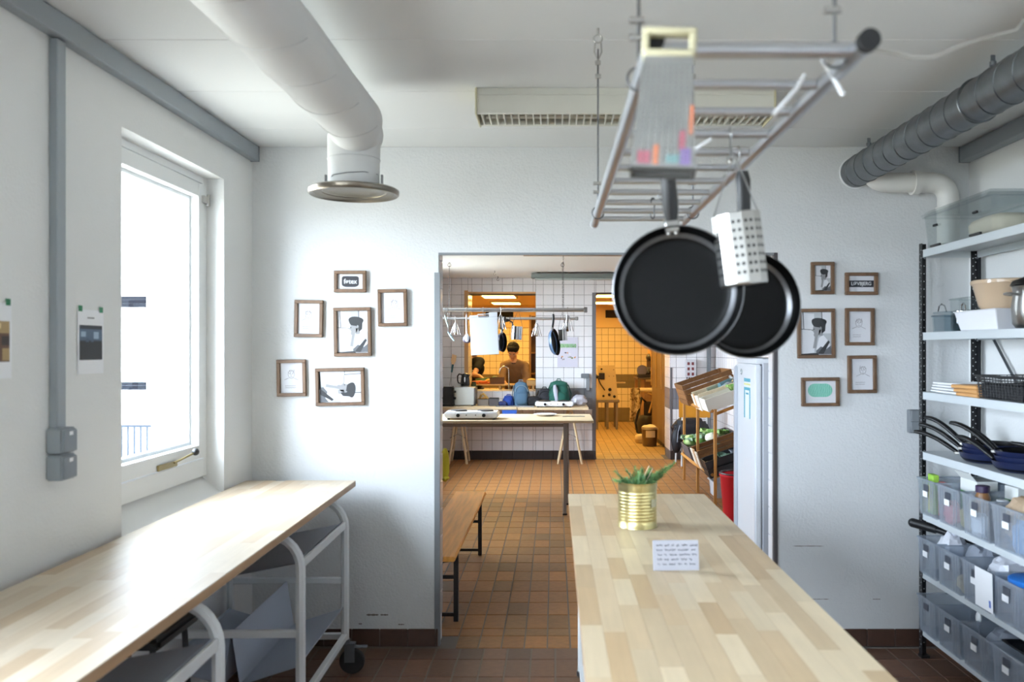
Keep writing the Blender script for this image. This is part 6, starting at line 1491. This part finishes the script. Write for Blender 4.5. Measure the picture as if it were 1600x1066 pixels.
for (px, py, r) in ((940, 577, .02), (953, 609, .035), (952, 617, .03), (943, 619, .025), (960, 620, .03), (952, 588, .008), (959, 588, .008), (959, 578, .008)):
    part(mc, 'knob', black if r > .01 else mat('screw_dark', (80,66,50), .5), lambda b: b.cyl((PX(px, MYF), MYF+.07, PZ(py, MYF)), (PX(px, MYF), MYF-.01, PZ(py, MYF)), r, r*.9, 14), world=True)
part(mc, 'lever', black, lambda b: (b.tube([(PX(934, MYF), MYF-.02, PZ(590, MYF)), (PX(938, MYF), MYF-.02, PZ(600, MYF)), (PX(945, MYF), MYF-.02, PZ(610, MYF))], .012, 8), b.ball((PX(933, MYF), MYF-.02, PZ(589, MYF)), .035)), world=True)
part(mc, 'arm', cm, lambda b: b.box(mx1-.02, PX(977, 17), 16.95, 17.03, PZ(599, 17), PZ(597, 17)), world=True, smooth=0)
tb = thing('steel_table', 'low steel table under the cream machine', 'table', (PX(948, 17), 17, 0))
part(tb, 'tabletop', mat('warm_steel', (150,138,120), .4, .8), lambda b: b.box(mx0-.05, mx1+.03, 16.7, 17.4, mz0-.05, mz0-.002, .004), world=True, smooth=0)
for x in (mx0, mx1-.02, (mx0+mx1)/2):
    for y in (16.76, 17.34): part(tb, 'leg', mat('warm_steel', (150,138,120), .4, .8), lambda b: b.box(x-.022, x+.022, y-.022, y+.022, 0, mz0-.05), world=True, smooth=0)
# side counter with slicer, cloth rail, bucket
ct = thing('side_counter', 'brown side counter with dark top along the kitchen end wall', 'counter', (1.6, 16.2, 0))
kx0, kx1 = PX(994, 16.2), 2.25
part(ct, 'worktop', mat('counter_dark', (92,72,50), .4), lambda b: b.box(kx0, kx1, 15.9, 16.7, 1.02, 1.05, .004), world=True, smooth=0)
part(ct, 'front_rail', mat('pale_handle', (206,170,110), .35, .6), lambda b: b.box(kx0+.15, kx1, 15.87, 15.9, .98, 1.02), world=True, smooth=0)
part(ct, 'panel', ow, lambda b: b.box(kx1-.55, kx1, 16.0, 16.65, 0, 1.02), world=True, smooth=0)
part(ct, 'leg', ow, lambda b: b.box(kx0+.02, kx0+.07, 16.6, 16.66, 0, 1.02), world=True, smooth=0)
ms = thing('slicer', 'dark meat slicer standing on the side counter', 'slicer', (PX(996, 16.2), 16.15, 1.05))
part(ms, 'base', mat('machine_dark', (52,42,32), .4), lambda b: b.box(-.02, .28, -.14, .14, 0, .06, .015)); part(ms, 'blade', steel, lambda b: b.cyl((.08, -.03, .14), (.08, -.02, .14), .10, n=24)); part(ms, 'carriage', mat('machine_dark', (52,42,32), .4), lambda b: (b.box(.0, .26, .0, .1, .06, .13, .01), b.cyl((.2, -.1, .08), (.2, .0, .15), .02)))
st_ = thing('stand_mixer', 'dark stand mixer on the side counter beside the slicer', 'mixer', (PX(1016, 16.2), 16.3, 1.05))
part(st_, 'column', mat('machine_brown', (112,84,54), .4), lambda b: (b.box(-.07, .07, -.1, .1, 0, .05, .01), b.box(-.05, .05, .02, .1, .05, .36, .015))); part(st_, 'motor_head', mat('machine_dark', (52,42,32), .4), lambda b: b.ball((0, -.02, .38), .075, .16, .075, 16)); part(st_, 'bowl', steel, lambda b: b.lathe([(0, .05), (.05, .05), (.085, .12), (.09, .2), (.086, .2), (.045, .06), (0, .06)], 20, (0, -.06, 0)))
tr2 = thing('towel_rail', 'pale roller rail sticking out below the side counter', 'rail', (PX(1000, 15.2), 15.2, 0))
rzz = PZ(610, 15.2); rxa, rxb = PX(995, 15.2), 1.78
part(tr2, 'roller', mat('pale_roll', (222,196,150), .6), lambda b: b.cyl((rxa, 15.2, rzz), (rxb, 15.2, rzz), .042, n=16), world=True)
part(tr2, 'bracket', dsteel, lambda b: b.box(rxb-.025, rxb+.02, 14.99, 15.24, rzz-.06, rzz+.06), world=True, smooth=0)
tw_ = thing('tea_towel', 'patterned cream tea towel draped over the roller rail', 'towel', (PX(992, 15.2), 15.172, rzz-.3))
def drape(b):
    n, k = 10, 8; v = []; f = []
    for i in range(k+1):
        for j in range(n+1):
            u = j/n; t_ = i/k
            v.append(((u-.5)*(.17+.03*t_), -.03*math.sin(u*9+t_)-.008, (.34 if i == 0 else .34-t_*(.48+.12*math.sin(u*4+1)))))
    m_ = len(v); v += [(p[0], p[1]+.006, p[2]) for p in v]
    for i in range(k):
        for j in range(n): q = i*(n+1)+j; f += [(q, q+1, q+n+2, q+n+1), (m_+q, m_+q+n+1, m_+q+n+2, m_+q+1)]
    b.add(v, f)
part(tw_, 'cloth', mat('cream_check_towel', (214,190,146), .8, c2=(110,84,60), noise=(22,.1)), drape, smooth=60)
vc = thing('vacuum_cleaner', 'dark vacuum cleaner with curved hose beside the tall cupboard', 'vacuum', (PX(1010, 15.42), 15.42, 0))
part(vc, 'body', mat('machine_dark', (52,42,32), .4), lambda b: (b.lathe([(0, .02), (.16, .02), (.17, .05), (.165, .3), (.13, .36), (0, .38)], 24, (.02, .25, 0)), b.box(-.02, .14, .2, .3, .36, .62, .02)), smooth=50)
part(vc, 'hose', black, lambda b: b.tube([(.0, .15, .62), (-.08, .08, .7), (-.13, .05, .5), (-.2, .0, .25), (-.17, -.05, .08), (-.06, -.1, .05)], .022, 10), smooth=60)
part(vc, 'pale_handle', mat('pale_handle', (206,170,110), .35, .6), lambda b: b.tube([(.06, .1, .42), (.12, .1, .62), (.14, .1, .75), (.03, .1, .78)], .018, 8), smooth=60)
bk = thing('bucket', 'steel bucket with a cream label beside the tall cupboard', 'bucket', (PX(1015, 13.9), 13.9, 0))
part(bk, 'pail', mat('warm_pail', (130,112,88), .4, .6), lambda b: b.lathe([(0, .008), (.105, .008), (.11, 0), (.115, .01), (.13, .27), (.135, .275), (.13, .28), (.106, .02), (0, .02)], 28), smooth=50)
part(bk, 'label', mat('cream_label', (232,216,180), .6), lambda b: [b.add([(.1305*math.cos(R(235+8*i+k*8)), .1305*math.sin(R(235+8*i+k*8)), z) for k in (0, 1) for z in (.15, .26)], [(0,2,3,1)]) for i in range(9)], smooth=50)
part(bk, 'cloth', mat('cream_cloth', (222,206,170), .8, bump=(20,.5)), lambda b: b.ball((0, 0, .29), .13, .11, .06, 14, .9, .3, 6, 3), smooth=40)
pk = thing('bucket', 'cream round tub on the floor beside the vacuum hose', 'tub', (PX(999, 14.5), 14.35, 0)); part(pk, 'tub', mat('cream_enamel', (206,180,130), .4), lambda b: b.lathe([(0, 0), (.08, 0), (.095, .05), (.09, .12), (.05, .15), (0, .155)], 24), smooth=50); part(pk, 'rim', mat('tub_rim', (180,150,104), .5), lambda b: b.tube(arc((0, 0, .06), .094, 0, 360, 24, (1,0,0), (0,1,0))[:-1], .006, 6, True))
wc2 = thing('wall_cupboard', 'honey coloured wall cupboard above the side counter', 'cupboard', (PX(1022, 16), 16.3, 1.5)); part(wc2, 'body', mat('honey_cupboard', (206,156,78), .5), lambda b: b.box(-.06, .5, -.2, .3, -.05, .55), smooth=0); part(wc2, 'door', mat('honey_cupboard', (206,156,78), .5), lambda b: b.box(-.055, .2, -.22, -.2, -.045, .545, .003), smooth=0)

# counter behind the hatch
hc_ = thing('sink_counter', 'steel sink counter with wooden edge behind the serving hatch', 'counter', (-.8, 13.1, 0))
wst = mat('warm_counter_steel', (190,172,140), .35, .6)
part(hc_, 'worktop', wst, lambda b: b.box(-2.1, -.15, 12.78, 13.35, .93, .96, .004), world=True, smooth=0)
part(hc_, 'base_cabinet', ow, lambda b: b.box(-2.08, -.17, 12.82, 13.3, .08, .93), world=True, smooth=0)
part(hc_, 'plinth', mat('dark_plinth', (60,46,34), .6), lambda b: b.box(-2.08, -.17, 12.85, 13.28, 0, .08), world=True, smooth=0)
Yc = 12.95; ZC2 = .96
fa = thing('tap', 'curved steel tap rising in front of the cook in brown', 'tap', (PX(795, 12.8), 12.81, ZC2))
part(fa, 'column', chrome, lambda b: (b.cyl((0, 0, 0), (0, 0, .03), .026, n=16), b.tube([(0, 0, .03), (0, 0, .30)]+arc((-.07, 0, .30), .07, 0, 150, 10, (1,0,0), (0,0,1))+[(-.15, 0, .27)], .011, 10)), smooth=60)
part(fa, 'lever', chrome, lambda b: b.tube([(0, -.02, .05), (.03, -.05, .07), (.05, -.07, .08)], .006, 8))
ZI = 1.06
rb_ = thing('wooden_riser', 'long low wooden stand carrying the vegetables on the hatch counter', 'stand', (-1.0, 12.98, ZC2))
part(rb_, 'board', mat('riser_wood', (206,164,104), .5, grain=('x', 40, .1)), lambda b: b.box(-.36, .72, -.17, .17, ZI-ZC2-.022, ZI-ZC2-.001, .003), smooth=0)
for x in (-.33, .16, .66): part(rb_, 'leg', mat('riser_wood', (206,164,104), .5), lambda b: b.box(x, x+.03, -.15, .15, 0, ZI-ZC2-.022), smooth=0)
tub_m = mat('brown_tub', (110,72,44), .5)
o = box_open('food_box', 'open cardboard box on the hatch counter before the cook', 'box', (PX(777, Yc), Yc+.02, ZI), (.22, .2, .10), tub_m)
o = box_open('food_box', 'pale tray of food on the hatch counter beside the brown jumper', 'tray', (PX(831, Yc), Yc+.02, ZI), (.16, .2, .06), mat('pale_tray', (206,176,120), .5))
part(o, 'filling', mat('dough_yellow', (216,180,100), .7), lambda b: b.ball((0, 0, .05), .07, .08, .035, 14, 1, .2, 3, 3))
carrot = mat('carrot_orange', (232,110,30), .5)
for i in range(5):
    x = PX(742+i*4.2, Yc); y = Yc-.1+.035*(i % 3); z = ZI+.016+.022*(i % 2)
    o = thing('carrot', ('orange carrot lying nearest the dark green jar', 'second orange carrot from the dark green jar', 'orange carrot in the middle of the heap', 'orange carrot second nearest the brown food box', 'orange carrot lying nearest the brown food box')[i], 'carrot', (x, y, z), (0, 0, R(-14+7*i)), 'carrots heaped on the hatch counter')
    part(o, 'root', carrot, lambda b: b.lathe([(0, -.10), (.006, -.095), (.012, -.02), (.017, .06), (.014, .075), (0, .078)], 10), rot=(0, R(90), 0))
    part(o, 'stub', mat('carrot_green', (110,140,50), .6), lambda b: b.cyl((.075, 0, 0), (.092, 0, .003), .004, n=6))
for i in range(3):
    o = thing('leek', ('front dark green leek behind the carrots', 'middle dark green leek behind the carrots', 'rearmost dark green leek behind the carrots')[i], 'vegetable', (PX(754+3*i, Yc+.1), Yc+.10+.03*i, ZI+.03+.03*(i % 2)), (0, R(-3), R(5-6*i)), 'leeks on the hatch counter')
    part(o, 'stalk', mat('leek_green', (86,112,44), .5), lambda b: b.tube([(-.14, 0, 0), (0, 0, .012), (.10, 0, .02)], [.022, .02, .018], 10), smooth=60)
    part(o, 'leaves', mat('leek_leaf', (70,92,50), .5), lambda b: [b.tube([(.09, q*.01, .02), (.15, q*.03, .04+.01*q), (.2, q*.05, .035)], [.016, .014, .004], 6, flat=.3) for q in (-1, 0, 1)], smooth=60)
o = thing('pumpkin', 'orange yellow squash on the hatch counter', 'vegetable', (PX(764, Yc), Yc, ZI)); part(o, 'flesh', mat('squash_yellow', (236,180,60), .5), lambda b: b.ball((0, 0, .04), .06, .05, .042, 16, 1, .1, 2, 3)); part(o, 'stem', mat('squash_stem', (150,130,70), .7), lambda b: b.cyl((0, 0, .078), (.01, 0, .1), .009, .006, 8))
o = thing('jar', 'small dark green jar in the corner of the hatch', 'jar', (PX(741, 12.7), 12.62, HZ0+.006)); part(o, 'jar', mat('dark_green_jar', (58,74,56), .3), lambda b: b.lathe([(0, 0), (.035, 0), (.038, .09), (.03, .105), (0, .105)], 18)); part(o, 'lid', black, lambda b: b.lathe([(.032, .104), (.033, .122), (0, .124)], 18))
sf = thing('kitchen_shelf', 'brown open shelf post standing at the right inside of the hatch', 'shelf', (PX(831, 13.9), 13.9, 0))
sx0, sx1 = PX(827, 13.9), PX(837, 13.9)+.3
part(sf, 'side_panel', ow, lambda b: b.box(sx0, sx0+.03, 13.8, 14.2, 0, 2.15), world=True, smooth=0)
part(sf, 'back_panel', dko, lambda b: b.box(sx0+.03, sx1, 14.17, 14.2, 0, 2.15), world=True, smooth=0)
for z in (.4, .8, 1.18, 1.52, 1.9): part(sf, 'shelf_board', ow, lambda b: b.box(sx0+.03, sx1, 13.8, 14.17, z, z+.025), world=True, smooth=0)
o = thing('recipe_sheet', 'long pale sheet pinned on the brown shelf side', 'paper', (sx0-.002, 13.95, 1.75)); part(o, 'sheet', mat('tan_sheet', (190,160,110), .7), lambda b: b.box(-.002, 0, -.1, .1, -.16, .2), smooth=0); part(o, 'pin', chrome, lambda b: b.ball((-.004, 0, .18), .008))

# ---------------------------------------------------------------- people in the kitchen
skin = mat('warm_skin', (206,152,112), .55); hair_m = mat('dark_brown_hair', (24,18,15), .75, spec=.2, bump=(60,.6))
def remesh(o, vox, it=2, fac=.5):
    m = o.modifiers.new('remesh', 'REMESH'); m.mode = 'VOXEL'; m.voxel_size = vox; m.use_smooth_shade = True
    s_ = o.modifiers.new('smooth', 'SMOOTH'); s_.factor = fac; s_.iterations = it
def hand(b, wrist, d, pn, s_, curl=.5):
    """palm, four unequal bent fingers and a thumb; d points along the hand, pn is the palm normal"""
    d = Vector(d).normalized(); pn = Vector(pn); pn = (pn-d*pn.dot(d)).normalized(); u = d.cross(pn)*s_
    w0 = Vector(wrist)
    b.cap(w0, w0+d*.03, .024, .024, 10)
    for k in range(4):
        q = (k-1.5)/1.5
        base = w0+d*(.085-.006*abs(q-.2))+u*(q*.030)
        b.cap(w0+d*.025+u*(q*.016), base, .016, .0125, 8)
        L_ = (.064, .076, .070, .054)[k]; p = base; ang = 0
        for j, f in enumerate((.45, .32, .23)):
            ang += curl*(.5, .8, .6)[j]
            n_ = p+(d*math.cos(ang)+pn*math.sin(ang))*(L_*f*1.25)
            b.cap(p, n_, .0098-.001*j, .0090-.001*j, 8); p = n_
    t0 = w0+d*.03-u*.022; t1 = t0+(d*.6-u*.75+pn*.25).normalized()*.042; t2 = t1+(d*.85-u*.25+pn*.4).normalized()*.034
    b.cap(t0, t1, .0135, .0115, 8); b.cap(t1, t2, .011, .009, 8)
def head(b, c, fwd, up):
    """skull, jaw, nose, ears, brow in a frame facing fwd"""
    f = Vector(fwd).normalized(); u = Vector(up); u = (u-f*u.dot(f)).normalized(); r = f.cross(u)
    M_ = Matrix((( r.x, f.x, u.x, c[0]), (r.y, f.y, u.y, c[1]), (r.z, f.z, u.z, c[2]), (0,0,0,1)))
    old = b.M; b.M = M_
    b.ball((0, -.012, .035), .076, .096, .088, 18); b.ball((0, .022, -.035), .058, .066, .072, 16); b.ball((0, .045, -.085), .036, .036, .030, 12)
    b.cap((0, .088, .015), (0, .106, -.018), .009, .014, 8); b.ball((0, .082, .022), .052, .016, .012, 12)
    b.ball((0, .078, -.052), .026, .012, .007, 10); b.ball((0, .077, -.064), .022, .012, .008, 10)
    for s_ in (-1, 1): b.ball((s_*.077, -.008, -.008), .009, .020, .032, 10); b.ball((s_*.042, .052, -.022), .022, .022, .02, 10)
    b.M = old; return M_
def face_parts(t, M_, beard=False):
    for s_ in (-1, 1):
        def eye(b): b.M = M_; b.ball((s_*.031, .077, .006), .0135, .009, .0075, 10)
        e = part(t, 'eye', mat('eye_white', (210,200,190), .3), eye, world=True)
        def iris(b): b.M = M_; b.ball((s_*.031, .085, .004), .006, .003, .006, 8)
        part(e, 'iris', mat('dark_iris', (36,26,20), .3), iris, world=True)
        def br(b): b.M = M_; b.tube([(s_*.014, .092, .024), (s_*.03, .089, .029), (s_*.048, .076, .024)], .0045, 6)
        part(t, 'eyebrow', hair_m, br, world=True)
    def mo(b): b.M = M_; b.tube([(-.022, .082, -.058), (0, .090, -.058), (.022, .082, -.058)], .0035, 6)
    part(t, 'lips', mat('lip_tone', (170,96,84), .5), mo, world=True)

# cook in a brown jumper, leaning over the counter
Y1 = 13.45; x1 = PX(804, Y1)
p1 = thing('person', 'person with short dark hair in a brown jumper bending over the hatch counter', 'person', (x1, Y1+.1, 0))
hipc = Vector((x1, Y1+.22, .93)); chest = Vector((x1+.005, Y1+.06, 1.27)); neck = Vector((x1-.012, Y1-.04, 1.44)); hc1 = Vector((x1-.02, Y1-.13, 1.545))
shl, shr = Vector((x1-.165, Y1-.01, 1.335)), Vector((x1+.165, Y1-.01, 1.325))
ell, elr = Vector((x1-.19, Y1-.16, 1.11)), Vector((x1+.20, Y1-.15, 1.10))
wrl, wrr = Vector((x1-.10, Y1-.30, 1.03)), Vector((x1+.10, Y1-.30, 1.02))
bd = MB()
M1 = head(bd, hc1, (-.10, -.80, -.60), (0, -.55, .85))
bd.cap(neck-Vector((0, -.03, .06)), neck+Vector((0, -.02, .05)), .056, .052)
bd.cap(chest, neck-Vector((0, 0, .05)), .12, .07); bd.cap(hipc, chest, .125, .13)
for a, e, w_, s_ in ((shl, ell, wrl, 1), (shr, elr, wrr, -1)):
    bd.cap(a, e, .044, .036); bd.cap(e, w_, .037, .024); hand(bd, w_, (w_-e)+Vector((0, -.05, -.02)), (0, -.2, -1), s_, .6)
for s_ in (-1, 1):
    k = Vector((x1+s_*.10, Y1+.2, .50)); bd.cap(hipc+Vector((s_*.08, 0, -.03)), k, .085, .056); bd.cap(k, Vector((x1+s_*.10, Y1+.25, .09)), .055, .036); bd.cap(Vector((x1+s_*.10, Y1+.24, .05)), Vector((x1+s_*.11, Y1+.09, .04)), .042, .034)
bo = bd.build('body', skin, p1, world=True); remesh(bo, .009, 2)
def jumper(b):
    b.cap(hipc-Vector((0, 0, .10)), chest, .150, .145); b.cap(chest, neck-Vector((0, -.02, .095)), .145, .085); b.cap(neck-Vector((.04, -.02, .085)), shl, .085, .070); b.cap(neck-Vector((-.04, -.02, .085)), shr, .085, .070)
    b.cap(chest+Vector((-.05, 0, -.02)), chest+Vector((.05, 0, -.02)), .13, .13); b.cap(hipc+Vector((-.06, 0, -.06)), hipc+Vector((.06, 0, -.06)), .14, .14)
    b.cap(shl, ell, .070, .056); b.cap(shr, elr, .072, .062); b.cap(elr, elr.lerp(wrr, .62), .062, .046); b.cap(ell, ell.lerp(wrl, .16), .058, .052)
    for i in range(5): b.cap(elr.lerp(wrr, .12*i), elr.lerp(wrr, .12*i+.03), .066-.004*i, .060-.004*i)
jo = part(p1, 'jumper', mat('brown_wool', (136,104,72), .9, bump=(120,.3), noise=(20,.08)), jumper, world=True); remesh(jo, .012, 3)
co = part(p1, 'collar', mat('dark_shirt', (34,32,40), .8), lambda b: b.tube(arc(neck-Vector((0, .0, .042)), .062, 0, 360, 18, (1,0,0), (0,.85,.45))[:-1], .014, 8, True), world=True)
def hair1(b):
    b.M = M1; b.ball((0, -.03, .066), .100, .108, .094, 18, 1, .10, 3, 4); b.ball((0, .045, .100), .064, .05, .040, 14, 1, .2, 5, 4); b.ball((-.05, .02, .085), .045, .05, .04, 12, 1, .2, 7, 4); b.ball((.05, .02, .085), .045, .05, .04, 12, 1, .2, 9, 4); b.ball((0, -.06, -.0), .070, .055, .06, 14)
    for i in range(9):
        a = -1.2+2.4*i/8; b.cap((.06*math.sin(a), .03+.03*math.cos(a), .115), (.075*math.sin(a), .055+.035*math.cos(a), .075), .018, .006, 6)
ho = part(p1, 'hair', hair_m, hair1, world=True); remesh(ho, .008, 1)
face_parts(p1, M1)
def trousers(b):
    b.cap(hipc+Vector((-.07, 0, -.05)), hipc+Vector((.07, 0, -.05)), .125, .125)
    for s_ in (-1, 1):
        k = Vector((x1+s_*.10, Y1+.2, .50)); b.cap(hipc+Vector((s_*.08, 0, -.05)), k, .10, .072); b.cap(k, Vector((x1+s_*.10, Y1+.25, .10)), .07, .058)
tr3 = part(p1, 'trousers', mat('dark_denim', (40,44,56), .85), trousers, world=True); remesh(tr3, .014, 2)
for s_ in (-1, 1): part(p1, 'shoe', black, lambda b: (b.ball((x1+s_*.105, Y1+.15, .045), .052, .13, .05, 16, .8), b.box(x1+s_*.105-.048, x1+s_*.105+.048, Y1+.03, Y1+.28, 0, .022, .01)), world=True)

# second cook in a black shirt, mostly behind the hatch edge and the cutting board
Y2 = 13.55; x2 = PX(739, Y2)
p2 = thing('person', 'person in a black short-sleeved shirt working behind the edge of the hatch', 'person', (x2, Y2, 0))
hip2 = Vector((x2+.00, Y2+.12, .95)); ch2 = Vector((x2+.0, Y2+.05, 1.28)); nk2 = Vector((x2-.0, Y2-.0, 1.46)); hc2 = Vector((x2+.015, Y2-.03, 1.585))
sl2, sr2 = Vector((x2-.13, Y2+.03, 1.40)), Vector((x2+.12, Y2-.03, 1.39)); el2, er2 = Vector((x2-.15, Y2-.16, 1.16)), Vector((x2+.04, Y2-.24, 1.19)); wl2, wr2 = Vector((x2-.03, Y2-.36, 1.06)), Vector((x2+.14, Y2-.33, 1.17))
bd = MB(); M2 = head(bd, hc2, (.72, -.55, -.42), (.25, -.2, .93))
bd.cap(nk2-Vector((0, -.02, .06)), nk2+Vector((0, 0, .06)), .056, .052); bd.cap(hip2, ch2, .12, .125); bd.cap(ch2, nk2-Vector((0, 0, .05)), .115, .07)
for a, e, w_, s_ in ((sl2, el2, wl2, 1), (sr2, er2, wr2, -1)):
    bd.cap(a, e, .048, .041); bd.cap(e, w_, .040, .027); hand(bd, w_, (w_-e)+Vector((.02, 0, -.05)), (0, -.3, -1), s_, .8)
for s_ in (-1, 1):
    k = Vector((x2+s_*.10, Y2+.10, .50)); bd.cap(hip2+Vector((s_*.08, 0, -.03)), k, .085, .056); bd.cap(k, Vector((x2+s_*.10, Y2+.15, .09)), .055, .036); bd.cap(Vector((x2+s_*.10, Y2+.14, .05)), Vector((x2+s_*.11, Y2-.01, .04)), .042, .034)
bo = bd.build('body', skin, p2, world=True); remesh(bo, .009, 2)
def shirt2(b):
    b.cap(hip2-Vector((0, 0, .06)), ch2, .142, .145); b.cap(ch2, nk2-Vector((0, -.01, .08)), .14, .082); b.cap(sl2, sr2, .078, .078); b.cap(sl2, sl2.lerp(el2, .55), .07, .06); b.cap(sr2, sr2.lerp(er2, .5), .07, .06)
    b.cap(ch2+Vector((-.05, 0, 0)), ch2+Vector((.05, 0, 0)), .135, .135)
so = part(p2, 'shirt', mat('black_cotton', (24,23,26), .85), shirt2, world=True); remesh(so, .012, 3)
part(p2, 'shirt_print', mat('shirt_print_white', (196,190,190), .7), lambda b: b.box(x2+.0, x2+.07, Y2-.108, Y2-.10, 1.245, 1.262, .002), world=True, smooth=0)
def hair2(b): b.M = M2; b.ball((0, -.03, .055), .086, .098, .084, 18, 1, .06, 13, 4); b.ball((0, .04, .095), .066, .05, .038, 14, 1, .2, 15, 4); b.ball((0, -.06, -.005), .070, .055, .065, 14)
ho = part(p2, 'hair', hair_m, hair2, world=True); remesh(ho, .008, 1)
face_parts(p2, M2)
def trousers2(b):
    b.cap(hip2+Vector((-.07, 0, -.05)), hip2+Vector((.07, 0, -.05)), .12, .12)
    for s_ in (-1, 1):
        k = Vector((x2+s_*.10, Y2+.10, .50)); b.cap(hip2+Vector((s_*.08, 0, -.05)), k, .10, .072); b.cap(k, Vector((x2+s_*.10, Y2+.15, .10)), .07, .058)
tr3 = part(p2, 'trousers', mat('dark_denim', (40,44,56), .85), trousers2, world=True); remesh(tr3, .014, 2)
for s_ in (-1, 1): part(p2, 'shoe', black, lambda b: (b.ball((x2+s_*.105, Y2+.05, .045), .052, .13, .05, 16, .8), b.box(x2+s_*.105-.048, x2+s_*.105+.048, Y2-.07, Y2+.18, 0, .022, .01)), world=True)
